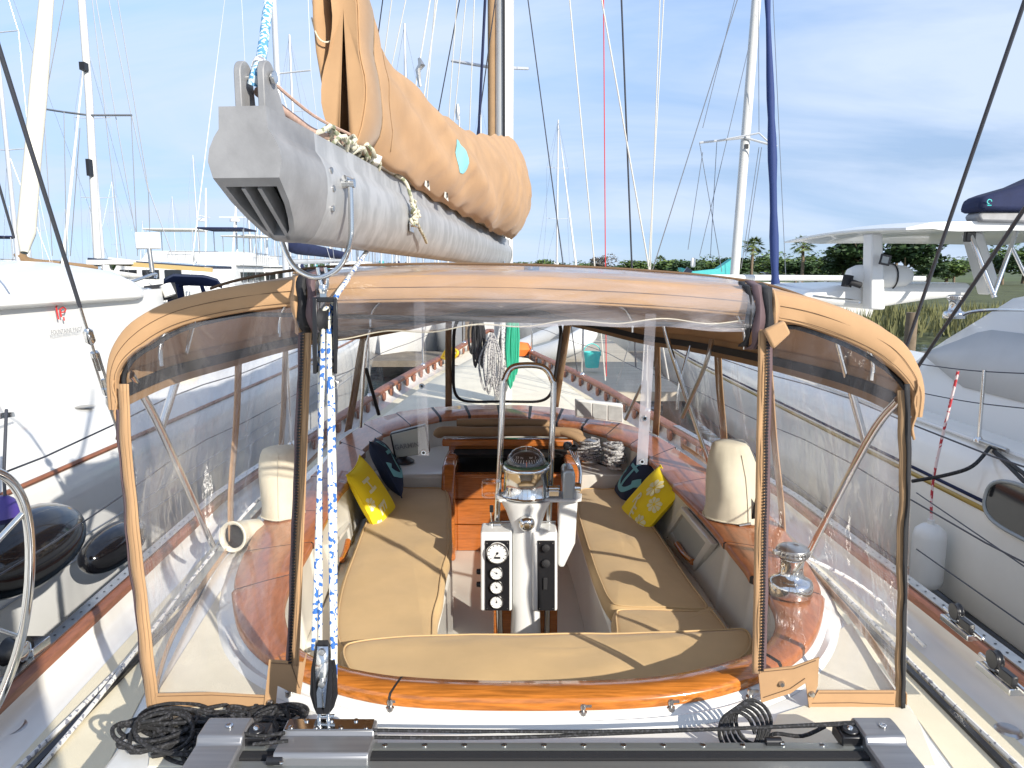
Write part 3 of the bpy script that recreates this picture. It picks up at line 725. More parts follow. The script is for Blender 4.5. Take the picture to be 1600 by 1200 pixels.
# padeye on the side of the boom, with hanging rope tail
b = MB(); b.tube(spline([BP(1.06, .073, -.14), BP(1.06, .088, -.146), BP(1.12, .088, -.146), BP(1.12, .073, -.14)], 4), .004, 8); b.box(BP(1.09, .073, -.15), (.004, .07, .03)); b.build('padeye', M['steel'], boom)
t = MB(); rng = random.Random(4)
base = BP(1.05, .06, .0)
pts = [BP(.98, .02, .02), BP(1.03, .065, -.005), BP(1.04, .082, -.05), BP(1.06, .088, -.09), BP(1.08, .088, -.13)]
t.tube(spline(pts, 5), .006, 8)
for k in range(7):
    c = BP(1.07+rng.uniform(-.02, .03), .088+rng.uniform(-.004, .006), -.075-.01*k); ring = [c+bd*(.013*math.cos(a))+bu*(.011*math.sin(a))+bs*(.006*math.sin(2*a+k)) for a in [i/8*2*math.pi for i in range(8)]]
    t.tube(ring, .0055, 7, closed=True)
t.tube(spline([BP(1.08, .092, -.13), BP(1.15, .090, -.155), BP(1.22, .086, -.17), BP(1.30, .08, -.19)], 5), .0055, 7)
tag(t.build('rope_tail', M['rope_old']), 'knotted frayed cream rope tail hanging from the side of the grey boom', 'rope')
# outhaul ropes and tangle at the aft end of the foot
t = MB()
t.tube(spline([BP(.10, -.01, .05), BP(.25, .0, .03), BP(.4, .0, .025), BP(.66, .02, .04)], 6), .0105, 8); t.tube(spline([BP(.09, .02, .068), BP(.3, .03, .045), BP(.6, .02, .06)], 5), .0035, 6)
outh = t.build('outhaul', M['rope_red']); tag(outh, 'pinkish outhaul rope running along the top of the boom to the sail cover', 'rope')
outh.data.materials.clear(); outh.data.materials.append(mat('rope_pinkish', (.62, .42, .33), .8, var=.25, vscale=90))
t = MB()
for k in range(9):
    c = BP(.42+.045*k, .01+rng.uniform(-.02, .03), .015+rng.uniform(-.005, .02)); r_ = rng.uniform(.02, .035); ph = rng.uniform(0, 6)
    ring = [c+bd*(r_*1.4*math.cos(a))+bs*(r_*math.sin(a))+bu*(.014*math.sin(a*2+ph)) for a in [i/10*2*math.pi for i in range(10)]]
    t.tube(ring, .006, 7, closed=True)
tag(t.build('rope_tangle', M['rope_old']), 'tangle of weathered lashing rope on top of the boom below the sail cover', 'rope')

# ---------------- sail cover ----------------
# stations: s along boom, bottom v, top v, half width, centre shift
ST = [(.61, .02, .76, .034, .012), (.74, .02, .58, .060, .01), (.85, .015, .43, .075, .0), (1.0, .01, .385, .09, .0), (1.4, .0, .38, .11, .01), (1.9, -.005, .39, .13, .02), (2.5, -.01, .43, .15, .04), (3.1, -.015, .52, .17, .06), (3.7, -.02, .62, .20, .08), (4.25, -.02, .72, .225, .095), (4.6, -.0, .77, .20, .10), (4.76, .08, .72, .12, .10)]
def stv(s, k): return interp([(q[0], q[k]) for q in ST], s)
def cover_pt(s, t, lift=0.0):
    """t 0..1 from the starboard hem over the top to the port hem"""
    vb, vt, w_, c = (stv(s, k) for k in (1, 2, 3, 4))
    side = 1 if t < .5 else -1
    q = (t if t < .5 else 1-t)*2
    vn = q
    shp = (math.sin(math.pi*min(1, (.16+.84*vn**.8)))**.75) if vn < 1 else 0
    if vn > .985: shp *= .5
    if vn < .05: shp *= .9
    u = c*vn**.6+side*w_*shp
    p = V((s*3.2, side*1.3, vn*2.2))
    wr = noise.noise(V((s*1.6+vn*2.5, vn*1.2, side*4)))*.036 + noise.noise(V((s*5-vn*4, vn*1.6, 7+side)))*.012 + noise.noise(V((s*11-vn*9, vn*2.0, 17+side)))*.006
    wr += .007*math.sin(s*11+vn*7+5*noise.noise(p))*(1-vn)*min(1, s/4)
    u += side*wr*min(1, shp*1.6)
    v = lerp(vb, vt, vn)+.02*noise.noise(V((s*4, 3, side)))*(1 if vn > .9 else 0)-(.012*math.sin(s*9)**2 if vn < .08 else 0)
    return BP(s, u+side*lift, v)
b = MB(); rows = []
sv = [.61+i*(4.76-.61)/110 for i in range(111)]
tv = [i/48 for i in range(49)]
for s in sv: rows.append([cover_pt(s, t) for t in tv])
b.grid(rows)
e = rows[-1]; c = sum(e, V((0, 0, 0)))/len(e)+bd*.03
b.add(e+[c], [(i, i+1, len(e)) for i in range(len(e)-1)])
e = rows[0]; c = sum(e, V((0, 0, 0)))/len(e)+bd*.012
b.add(e+[c], [(i+1, i, len(e)) for i in range(len(e)-1)])
sc_ = thing('sail_cover', 'big tan canvas sail cover bulging over the grey boom', 'sail cover', tuple(BP(2, 0, 0)))
b.build('cover_canvas', M['canvas'], sc_, solid=.004)
b = MB(); rows = []
for t in [i/20*.44 for i in range(21)]:
    p0 = cover_pt(.62, t, .003); p1 = cover_pt(.70, t, .006); rows.append([p0-bd*.006, p0, p1])
b.grid(rows); b.build('hem', M['canvas'], sc_, solid=.003)
b = MB(); b.tube([cover_pt(.705, t, .006) for t in [i/20*.42 for i in range(1, 21)]], .0015, 4); b.tube([cover_pt(.80, t, .003) for t in [i/20*.36+.02 for i in range(1, 18)]], .0012, 4); b.build('stitching', M['canvas_dark'], sc_)
# port flap standing behind the aft edge
b = MB(); fl = [(487, -60), (489, 30), (494, 80), (503, 130), (513, 172), (520, 200)]; fr_ = [(536, -60), (540, 30), (556, 80), (561, 130), (558, 172), (550, 212)]
rows = []
for i, (a, c) in enumerate(zip(fl, fr_)):
    pa, pc = W(*a, y=2.06), W(*c, y=2.20)
    rows.append([pa.lerp(pc, t)+V((0, -.05*math.sin(math.pi*t)*(1-i/7), 0)) for t in [k/8 for k in range(9)]])
b.grid(rows); b.build('cover_flap', M['canvas'], sc_, solid=.005)
b = MB(); b.tube(spline([W(487, 28, y=2.10), W(495, 55, y=2.05), W(508, 66, y=2.05), W(527, 60, y=2.06)], 5), .0022, 6); b.build('piping', M['cover_cream'], sc_)
b = MB(); rows = []
for k in range(21):
    a = k/20; s = 1.72+.20*a; hh = .085*math.sqrt(max(0, 1-a**2))
    rows.append([cover_pt(s, .235+hh*q, .004) for q in (-1, -.6, -.2, .2, .6, 1)])
b.grid(rows); b.build('sailmaker_patch', M['foam_patch'], sc_)
b = MB(); rr_ = []
for i in range(36):
    s = .72+i*.11; rr_.append([BP(s, .030, .003), BP(s, .045+.01*math.sin(i*1.3), .012), BP(s, .055+.012*math.sin(i*2.1), .03)])
b.grid(rr_); b.build('sail_edge', M['sail_white'], sc_, solid=.004)
for s in (1.32, 1.62):
    b = MB(); c = cover_pt(s, .03, .006); b.add([c+bd*.05-bu*.02, c-bd*.05-bu*.012, c-bd*.03+bu*.02, c+bd*.03+bu*.016], [(0, 1, 2, 3)]); b.lathe([(.006, 0), (.009, .002), (.012, 0)], c+bs*.003, 10, rot=rotx, mi=1); b.build('lashing_grommet', [M['sail_white'], M['void']], sc_)
# topping lift
b = MB(); p0 = W(403, 138, y=1.50); p1 = W(410, 80, y=1.60); p2 = W(420, 0, y=1.75); p3 = p2+(p2-p1)*2.2
b.tube(spline([W(395, 133, y=1.5), W(399, 118, y=1.5), W(405, 100, y=1.53), p1, p2, p3], 5), .0105, 10)
b.tube([W(403, 104, y=1.52), W(406, 97, y=1.54)], .013, 8, mi=1)
tag(b.build('topping_lift', [M['rope_lift'], M['rope_white']]), 'speckled blue topping lift rope rising from the end of the grey boom', 'rope')
# ---------------- mainsheet ----------------
ms = thing('mainsheet_tackle', 'blue flecked mainsheet running through black blocks from boom bail to traveller', 'mainsheet', tuple(W(505, 1112, y=1.63)))
YU, YL = 1.80, 1.65
def pq(px, py, y): return W(px, py, y=y)
b = MB()
for dx in (-16, 16):
    pts = [(508+dx, 468), (509+dx*1.0, 500), (508+dx*1.05, 545), (507+dx*.8, 582)]
    c0 = [pq(*p, YU) for p in pts]; b.tube(spline(c0, 5), .006, 4)
    rows = [[pq(508+dx-3, 466, YU-.02), pq(508+dx+3, 466, YU-.02), pq(508+dx+3, 466, YU+.02), pq(508+dx-3, 466, YU+.02)], [pq(508+dx-4, 500, YU-.03), pq(508+dx+4, 500, YU-.03), pq(508+dx+4, 500, YU+.03), pq(508+dx-4, 500, YU+.03)], [pq(508+dx-3, 584, YU-.012), pq(508+dx+3, 584, YU-.012), pq(508+dx+3, 584, YU+.012), pq(508+dx-3, 584, YU+.012)]]
    b.grid(rows, cu=True, smooth=False); b.add(rows[0], [(0, 1, 2, 3)], 0, False); b.add(rows[2], [(0, 1, 2, 3)], 0, False)
b.box(pq(508, 468, YU), (.055, .03, .012))
ub = b.build('upper_block', M['black'], ms, bevel=.002)
b = MB(); b.lathe([(.0, -.012), (.030, -.012), (.024, -.004), (.024, .004), (.030, .012), (0, .012)], pq(508, 500, YU), 18, rot=Matrix(((0, 0, 1), (1, 0, 0), (0, 1, 0)))); b.build('sheave', M['black_matt'], ub)
b = MB(); b.tube(spline([pq(496, 418, YU), pq(500, 438, YU), pq(507, 456, YU), pq(512, 440, YU), pq(508, 418, YU)], 4), .0045, 8)
b.lathe([(0, .012), (.009, .010), (.012, 0), (.009, -.010), (0, -.012)], pq(505, 452, YU), 12); b.box(pq(506, 461, YU), (.016, .012, .014)); b.build('shackle', M['steel'], ms)
b = MB(); b.tube(spline([pq(522, 594, YU), pq(528, 598, YU), pq(526, 606, YU), pq(519, 603, YU)], 4), .0018, 6, closed=False); b.tube([pq(487, 567, YU), pq(496, 567, YU)], .006, 8); b.tube([pq(518, 569, YU), pq(526, 569, YU)], .006, 8); b.build('split_ring', M['steel_dull'], ms)
b = MB()
for (x0, y0), (x1, y1), r, o_ in (((506, 487), (490, 1015), .0065, 0), ((514, 500), (520, 1030), .0065, -.01), ((500, 520), (500, 1012), .006, .02), ((518, 560), (523, 1090), .0065, .012)):
    a = pq(x0, y0, YU+o_); c = pq(x1, y1, YL+o_); m_ = a.lerp(c, .5)+V((.004*math.sin(x0), .01, 0)); b.tube(spline([a, m_, c], 12), r, 8)
b.tube(spline([pq(506, 487, YU), pq(510, 482, YU), pq(514, 487, YU), pq(515, 500, YU-.01)], 4), .0065, 8)
b.tube(spline([pq(519, 560, YU), pq(517, 490, YU+.02), pq(526, 462, YU+.01), W(540, 441, y=1.87), W(556, 417, y=2.05), W(582, 380, y=2.4)], 8), .0065, 8)
b.build('sheet_rope', M['rope_blue'], ms)
b = MB()
prof = [(1000, 6), (1015, 14), (1045, 20), (1085, 22), (1105, 16), (1116, 8)]
for dx in (-14, 12):
    rows = []
    for py, wd in prof:
        hw_ = wd*.5
        rows.append([pq(505+dx*.75*wd/22-5, py, YL-.012), pq(505+dx*.75*wd/22+5, py, YL-.014), pq(505+dx*wd/22+5, py, YL+.02), pq(505+dx*wd/22-5, py, YL+.02)])
    b.grid(rows, cu=True, smooth=False); b.add(rows[0], [(0, 1, 2, 3)], 0, False); b.add(rows[-1], [(0, 1, 2, 3)], 0, False)
rows = []
for py, wd in prof: rows.append([pq(506-wd, py, YL), pq(506-wd*.8, py, YL+.03), pq(506+wd*.8, py, YL+.03), pq(506+wd, py, YL)])
b.grid(rows, cu=True, smooth=False)
lb = b.build('lower_block', M['black'], ms)
b = MB(); rows = [[pq(496, 1010, YL-.016), pq(513, 1010, YL-.016)], [pq(493, 1045, YL-.02), pq(513, 1045, YL-.02)], [pq(496, 1105, YL-.016), pq(508, 1105, YL-.016)]]; b.grid(rows)
b.build('side_strap', M['steel'], lb, solid=.003)
rot_y = Matrix(((1, 0, 0), (0, 0, -1), (0, 1, 0)))
for py in (1018, 1068):
    b = MB(); b.lathe([(0, .008), (.008, .006), (.009, 0)], pq(503, py, YL-.02), 12, rot=rot_y); b.build('screw', M['steel_dull'], lb)
b = MB(); b.tube(spline([pq(500, 1108, YL), pq(499, 1125, YL), pq(500, 1150, YL-.01)], 4), .005, 8); b.tube(spline([pq(512, 1108, YL), pq(513, 1125, YL), pq(512, 1150, YL-.01)], 4), .005, 8); b.tube([pq(496, 1120, YL), pq(523, 1118, YL)], .004, 8); b.build('shackle', M['steel'], ms)
# ---------------- traveller ----------------
ZT = 1.885
tv_ = thing('mainsheet_traveler', 'dark grey aluminium mainsheet traveller track across the aft deck', 'traveler track', (0, 1.6, TZ))
def trav(px, py, z=ZT): return W(px, py, z=z)
y1 = W(800, 1158, z=ZT).y; y0 = 1.40
xl = W(318, 1160, z=ZT).x; xr = W(1398, 1160, z=ZT).x
prof = [(y1, TZ+.02), (y1, ZT-.03), (y1-.006, ZT-.026), (y1-.006, ZT), (y1-.028, ZT), (y1-.028, ZT-.012), (y1-.036, ZT-.012), (y1-.036, ZT-.003), (y1-.060, ZT-.003), (y1-.060, ZT-.014), (y1-.068, ZT-.014), (y1-.068, ZT-.004), (y0, ZT-.004), (y0, TZ+.02)]
b = MB(); b.prism([V((xl+.05, y, z)) for y, z in prof], (xr-xl-.10, 0, 0)); b.build('track', M['alu_grey'], tv_)
b = MB(); b.prism([V((xl+.06, y, z)) for y, z in ((y1-.0355, ZT-.0115), (y1-.0605, ZT-.0115), (y1-.0605, ZT-.001), (y1-.0355, ZT-.001))], (xr-xl-.12, 0, 0)); b.build('wear_strip', M['black_matt'], tv_)
for k in range(13):
    p = V((W(602+62*k, 1163, z=ZT).x, y1-.016, ZT)); b = MB(); b.lathe([(.0065, 0), (.0065, .002), (.003, .003), (0, .0015)], p, 10, smooth=False); b.build('screw', M['steel'], tv_)
for side in (0, 1):
    xa, xb = ((xl-.004, xl+.105), (xr-.085, xr+.012))[side]
    b = MB(); pr = [(y1+.045, TZ+.01), (y1+.050, ZT+.020), (y1+.044, ZT+.034), (y1+.02, ZT+.036), (y1-.03, ZT+.034), (y1-.04, ZT+.018), (y0-.01, ZT+.012), (y0-.01, TZ+.01)]
    b.prism([V((xa, y, z)) for y, z in pr], (xb-xa, 0, 0)); c = b.build('end_cap', M['alu_dark'], tv_, bevel=.005)
    b = MB(); b.lathe([(.009, 0), (.009, .003), (.003, .003), (0, .001)], V(((xa+xb)/2+.01, y1+.005, ZT+.036)), 12); b.build('screw', M['steel'], c)
# control line blocks next to the end caps
for xx in (xl+.125, xr-.105):
    b = MB(); b.box((xx, y1+.01, ZT+.008), (.055, .06, .03)); b.lathe([(0, .004), (.019, .004), (.019, -.004), (0, -.004)], (xx, y1+.004, ZT+.027), 18); b.lathe([(0, .010), (.006, .010), (.008, .004)], (xx, y1+.004, ZT+.027), 12, mi=1); b.build('turning_block', [M['black'], M['steel']], tv_, bevel=.003)
xa, xb = W(442, 1160, z=ZT).x, W(585, 1160, z=ZT).x
b = MB(); pr = [(y1+.035, ZT-.03), (y1+.042, ZT+.024), (y1+.036, ZT+.032), (y1-.002, ZT+.030), (y1-.006, ZT+.020), (y1-.012, ZT+.014), (y1-.014, ZT+.024), (y1-.075, ZT+.022), (y1-.082, ZT+.014), (y1-.085, ZT-.03)]
b.prism([V((xa, y, z)) for y, z in pr], (xb-xa, 0, 0)); car = b.build('car', M['alu_dark'], tv_, bevel=.003)
b = MB(); b.box(((xa+xb)/2, y1+.015, ZT+.0335), (xb-xa-.012, .04, .003))
for k in range(7): b.lathe([(.006, 0), (.006, .003), (0, .004)], V((xa+.02+k*(xb-xa-.04)/6, y1+.0+.028*(k % 2), ZT+.035)), 10)
b.build('car_plate', M['steel'], car)
for px, py in ((1208, 1162), (430, 1192)):
    p = W(px, py, z=ZT+.0); b = MB(); b.tube([p+V((-.018, 0, .006)), p+V((.018, 0, .006))], .010, 12); b.lathe([(0, .003), (.005, .003), (.006, 0)], p+V((.018, -.01, .008)), 10, mi=1); b.build('stop_knob', [M['black'], M['steel']], tv_)
# black control lines along the top of the track
b = MB()
for pts in ([(585, 1141, ZT+.03), (900, 1143, ZT+.03), (1150, 1138, ZT+.03), (1345, 1128, ZT+.03)], [(585, 1152, ZT+.01), (800, 1152, ZT+.012), (1100, 1140, ZT+.02), (1345, 1131, ZT+.03)], [(382, 1146, ZT+.03), (410, 1150, ZT+.025), (445, 1145, ZT+.03)], [(395, 1163, ZT+.025), (450, 1158, ZT+.025)]):
    b.tube(spline([W(a, c, z=d) for a, c, d in pts], 6), .0045, 7)
tag(b.build('control_line', M['rope_black']), 'thin black control lines stretched along the top of the traveller track', 'rope')
def rope_heap(name, label, seed, cen, rx, ry, nloop, r, zb, rmin, rmax, tail=None, m='rope_black'):
    rng = random.Random(seed); b = MB(); pts = []
    for k in range(nloop):
        c = V((cen[0]+rng.uniform(-rx, rx), cen[1]+rng.uniform(-ry, ry), 0)); a0 = rng.uniform(0, 6.28); ra = rng.uniform(rmin, rmax); rb = ra*rng.uniform(.35, .8); tilt = rng.uniform(-.5, .5); lift = rng.uniform(0, .055)*(1 if k > 3 else .3)
        for i in range(9):
            a = a0+i/9*2*math.pi*1.05; x = ra*math.cos(a); y = rb*math.sin(a)
            pts.append(V((c.x+x*math.cos(tilt)-y*math.sin(tilt), c.y+x*math.sin(tilt)+y*math.cos(tilt), zb+r+lift*(.6+.4*math.sin(a+k)))))
    if tail: pts += [V(p) for p in tail]
    b.tube(spline(pts, 4), r, 7)
    return tag(b.build(name, M[m]), label, 'rope')
c = W(325, 1150, z=TZ)
rope_heap('rope_coil', 'large heap of black rope loops at the left end of the traveller', 11, (c.x-.03, c.y+.0), .16, .05, 22, .0055, TZ, .05, .12)
c = W(420, 1125, z=TZ); rope_heap('rope_coil', 'loose black rope turns lying between the rope heap and the mainsheet', 5, (c.x, c.y-.01), .10, .035, 9, .0055, TZ, .03, .08)
c = W(1160, 1150, z=TZ+.03)
b = MB(); pts = []
for k in range(5):
    for i in range(8):
        a = i/8*6.28; pts.append(V((c.x-.02+.045*math.cos(a)+.012*k, c.y-.02+.02*math.sin(a)*1.2+.006*k, TZ+.05+.045*math.sin(a)+.004*k)))
pts += [V((c.x+.08, c.y-.02, TZ+.05)), V((c.x+.14, c.y-.03, TZ+.05)), V((c.x+.2, c.y-.02, TZ+.07))]
b.tube(spline(pts, 4), .005, 7); tag(b.build('rope_coil', M['rope_black']), 'small black rope coil behind the right half of the traveller track', 'rope')
# ---------------- steering pedestal ----------------
PY = 3.2
def pp(px, py, dy=0.0): return W(px, py, y=PY+dy)
pc = pp(822, 760).x
ped = thing('steering_pedestal', 'white steering pedestal with chrome compass, engine gauges and tall stainless guard in the cockpit well', 'steering pedestal', (pc, PY, 1.2))
K = (PY*math.cos(PITCH)+.9*math.sin(PITCH))/F     # metres per photo pixel about the pedestal
b = MB(); rows = []
for z, rx, ry in ((1.2, .12, .12), (1.22, .075, .085), (1.45, .066, .08), (1.80, .066, .08), (1.88, .07, .082), (1.945, .092, .09), (1.985, .112, .105), (2.0, .115, .108)):
    rows.append([V((pc+rx*math.copysign(abs(math.cos(a))**.75, math.cos(a)), PY+ry*math.copysign(abs(math.sin(a))**.75, math.sin(a)), z)) for a in [k/28*2*math.pi for k in range(28)]])
b.grid(rows, cu=True); b.add(rows[-1], [tuple(range(28))], 0, False); b.build('column', M['white_paint'], ped)
b = MB(); b.prism([V((pc+x, PY+y, 1.992)) for x, y in ((-.135, -.03), (-.12, -.06), (.12, -.06), (.20, -.07), (.245, -.05), (.255, .03), (.20, .07), (-.12, .06), (-.135, .03))], (0, 0, .014)); b.build('shelf_plate', M['white_paint'], ped, bevel=.004)
zc = 2.006
b = MB(); b.lathe([(.105, 0), (.108, .006), (.102, .012), (.100, .115), (.104, .12), (.105, .135), (.099, .142)], (pc, PY, zc), 40); comp = b.build('compass_housing', M['steel'], ped)
b = MB(); b.lathe([(.098, .138), (.101, .148), (.094, .154), (.086, .150)], (pc, PY, zc), 40); b.build('compass_bezel', mat('green_ring', (.10, .20, .15), .3, metal=.5), comp)
b = MB(); b.lathe([(0, .205), (.03, .202), (.055, .190), (.072, .170), (.080, .150), (.084, .13)], (pc, PY, zc-.002), 32)
for k in range(36):
    a = k/36*2*math.pi; r1, r2 = .066, .074
    z1_ = zc+.1585
    p1_ = V((pc+r1*math.cos(a), PY+r1*math.sin(a), zc+.176)); p2_ = V((pc+r2*math.cos(a), PY+r2*math.sin(a), zc+.163)); t = V((-math.sin(a), math.cos(a), 0))*.0012
    b.add([p1_-t+V((0, 0, .003)), p1_+t+V((0, 0, .003)), p2_+t+V((0, 0, .003)), p2_-t+V((0, 0, .003))], [(0, 1, 2, 3)], 1, False)
for sgn in (-1, 1):
    for q in range(2):
        lettering(b, ('N', 'W', '33', '3')[q*2+(sgn > 0)], .016, (pc+sgn*.020*(1+q), PY-.062+.010*q, zc+.187), (1, 0, 0), (0, 1, .9), 1)
b.build('compass_card', [M['black'], M['white_plastic']], comp, recalc=False)
b = MB(); b.tube([V((pc, PY, zc+.200)), V((pc, PY-.0, zc+.222))], .0018, 6); b.tube([V((pc, PY-.078, zc+.152)), V((pc, PY-.082, zc+.175))], .0022, 6, mi=1); b.build('lubber_pin', [M['white_plastic'], M['orange']], comp)
b = MB(); b.lathe([(.0001, .225), (.03, .221), (.06, .207), (.08, .183), (.088, .158), (.089, .15)], (pc, PY, zc), 36); b.build('compass_dome', M['acrylic'], comp)
b = MB(); b.lathe([(0, -.028), (.018, -.027), (.03, -.018), (.036, -.004), (.036, .01), (.03, .02)], pp(823, 818, -.10), 28, rot=Matrix(((1, 0, 0), (0, 0, 1), (0, 1, 0)))); b.lathe([(.016, -.03), (.013, -.036), (0, -.037)], pp(823, 818, -.10), 20, rot=Matrix(((1, 0, 0), (0, 0, 1), (0, 1, 0)))); b.tube([pp(815, 801, -.08), pp(815, 790, -.08), pp(826, 789, -.08), pp(827, 800, -.08)], .004, 6); b.build('lock_knob', M['steel'], ped)
# guard hoop
gl = [pp(776, 822, .04), pp(781, 720, .04), pp(786, 610, .04), pp(790, 590, .04), pp(798, 576, .04), pp(812, 571, .04), pp(838, 571, .04), pp(853, 577, .04), pp(862, 592, .04), pp(865, 612, .04), pp(861, 720, .04), pp(857, 822, .04)]
b = MB(); g = spline(gl, 6); b.tube(g, .0135, 14); b.tube([pp(776, 822, .04), V((pc-.115, PY+.04, 1.2))], .0145, 12); b.tube([pp(857, 822, .04), V((pc+.10, PY+.04, 1.2))], .0145, 12); b.build('guard_hoop', M['steel'], ped)
b = MB(); b.tube([pp(775, 815, .03), pp(868, 815, .03)], .005, 8); b.tube([pp(771, 820, .0), pp(783, 820, .0)], .016, 10); b.build('guard_clamp', M['steel_dull'], ped)
# instrument boxes
b = MB(); b.box((pc, PY+.06, 1.33), (.30, .04, .26)); b.box((pc, PY+.05, 1.215), (.36, .36, .03)); b.build('wood_foot', M['varnish'], ped, bevel=.006)
def bx(name, x0, x1, y0, y1, dy, depth, slant, m, parent):
    """a box seen between photo columns x0..x1 and rows y0..y1, front face at PY+dy"""
    a = [pp(x0, y1, dy), pp(x1, y1, dy), pp(x1, y0, dy+slant), pp(x0, y0, dy+slant)]
    b = MB(); b.prism(a, (0, depth, 0)); return b.build(name, m, parent, bevel=.008, seg=3), a
boxL, fa = bx('instrument_box', 751, 800, 832, 955, -.10, .13, .01, M['white_paint'], ped)
def face(parent, fa, x0, x1, y0, y1, dy, slant, name, m):
    a = [pp(x0, y1, dy), pp(x1, y1, dy), pp(x1, y0, dy+slant), pp(x0, y0, dy+slant)]
    b = MB(); b.prism(a, (0, .006, 0)); return b.build(name, m, parent, bevel=.001)
pl = face(boxL, fa, 758, 796, 845, 954, -.106, .01, 'black_panel', M['black'])
ROTF = Matrix(((1, 0, 0), (0, 0, -1), (0, 1, 0)))     # lathe axis +z -> -y (towards the camera)
gface = mat('gauge_face', (.70, .70, .68), .4)
for k, (px, py, r) in enumerate(((777, 864, 17), (776, 895, 10.5), (776, 917, 10.5), (776, 940, 10.5))):
    c = pp(px, py, -.107); rr = r*K
    b = MB(); b.lathe([(rr*.86, .004), (rr*.9, .010), (rr*.98, .010), (rr*1.02, .004), (rr*1.02, 0)], c, 28, rot=ROTF)
    b.lathe([(0, .005), (rr*.87, .005)], c, 28, mi=1, rot=ROTF)
    nt_ = 11 if k == 0 else 5
    for q in range(nt_):
        a = R(220-260*q/(nt_-1)); u = V((math.cos(a), 0, math.sin(a))); t = V((-math.sin(a), 0, math.cos(a)))*rr*.03
        b.add([c+V((0, -.0062, 0))+u*rr*.70-t, c+V((0, -.0062, 0))+u*rr*.70+t, c+V((0, -.0062, 0))+u*rr*.84+t, c+V((0, -.0062, 0))+u*rr*.84-t], [(0, 1, 2, 3)], 2, False)
    a = R((235, 150, 120, 100)[k]); u = V((math.cos(a), 0, math.sin(a))); t = V((-math.sin(a), 0, math.cos(a)))*rr*.04
    o = c+V((0, -.0068, 0)); b.add([o-u*rr*.15-t, o-u*rr*.15+t, o+u*rr*.72], [(0, 1, 2)], 2, False)
    b.lathe([(0, .009), (rr*.10, .008), (rr*.12, .005)], c, 10, mi=2, rot=ROTF)
    if k == 0: b.box(c+V((0, -.006, -rr*.42)), (rr*.55, .001, rr*.18), mi=2)
    b.build('gauge', [M['steel'], gface, M['black']], pl, recalc=False)
for py in (893, 913):
    b = MB(); b.lathe([(0, .02), (.012, .018), (.013, 0)], pp(751, py, -.05), 12, rot=Matrix(((0, 0, -1), (0, 1, 0), (1, 0, 0)))); b.build('knob', M['black'], boxL)
boxR, fa = bx('instrument_box', 832, 871, 832, 955, -.10, .13, .01, M['white_paint'], ped)
pl = face(boxR, fa, 840, 867, 845, 954, -.106, .01, 'black_panel', M['black'])
for py, r in ((856, 6), (880, 6.5)):
    b = MB(); b.lathe([(0, .012), (r*K*.7, .012), (r*K, .008), (r*K, 0)], pp(853, py, -.107), 16, rot=ROTF); b.build('button', M['black_matt'], pl)
b = MB(); b.box(pp(852, 912, -.108), (.018, .006, .055)); b.build('cover_flap', M['black_matt'], pl, bevel=.002)
for px in (754, 762): pass
b = MB()
for px, py in ((761, 849), (793, 849), (761, 951), (793, 951), (843, 849), (864, 849), (843, 951), (864, 951)): b.lathe([(0, .002), (.002, .002), (.0025, 0)], pp(px, py, -.107), 8, rot=ROTF)
b.build('panel_screws', M['steel_dull'], ped)
# white throttle housing leg and lever
a = [pp(872, 886, -.02), pp(881, 888, -.02), pp(899, 850, -.02), pp(903, 783, -.02), pp(873, 783, -.02)]
b = MB(); b.prism(a, (0, .10, 0)); b.build('control_leg', M['white_paint'], ped, bevel=.012, seg=3)
b = MB(); ct = pp(887, 755, .0)
pr = [(-.026, -.075), (.026, -.075), (.030, .05), (.024, .072), (.008, .080), (-.02, .078), (-.028, .06)]
b.prism([ct+V((x, -.06, z)) for x, z in pr], (0, .12, 0)); ch = b.build('throttle_housing', mat('throttle_grey', (.42, .48, .53), .25, metal=.4), ped, bevel=.012, seg=3)
b = MB(); b.lathe([(0, .03), (.02, .028), (.024, .01), (.024, 0)], ct+V((.03, 0, -.02)), 16, rot=Matrix(((0, 0, 1), (0, 1, 0), (-1, 0, 0)))); b.tube(spline([ct+V((.055, 0, -.02)), ct+V((.06, .02, .05)), pp(902, 715, .04), pp(899, 702, .06)], 6), .006, 8); b.lathe([(0, .018), (.014, .012), (.018, 0), (.014, -.012), (0, -.018)], pp(897, 700, .06), 14, mi=1); b.build('throttle_lever', [M['steel'], M['black']], ch)
b = MB(); b.box(pp(865, 769, -.01), (.05, .05, .03)); b.tube([pp(857, 763, -.02), pp(875, 763, -.02)], .014, 10); b.build('guard_bracket', M['steel'], ped, bevel=.004)
b = MB()
for dz in (752, 774):
    c = pp(766, dz, .02); b.lathe([(.030, .004), (.038, .004), (.038, -.004), (.030, -.004), (.030, .004)], c, 20); b.box(c+V((.035, 0, 0)), (.03, .03, .006))
for dx in (-.036, .036): b.box(pp(766, 763, .02)+V((dx, 0, 0)), (.005, .03, .066))
b.build('cup_holder', M['acrylic'], ped)
b = MB(); b.tube([pp(768, 815, 0), pp(767, 800, 0), pp(768, 793, 0)], .004, 6); b.tube([pp(768, 800, 0), pp(768, 790, 0)], .009, 8, mi=1); b.lathe([(.011, 0), (.011, .015), (0, .018)], pp(768, 822, 0), 12); b.build('toggle_switch', [M['steel'], M['black']], ped)

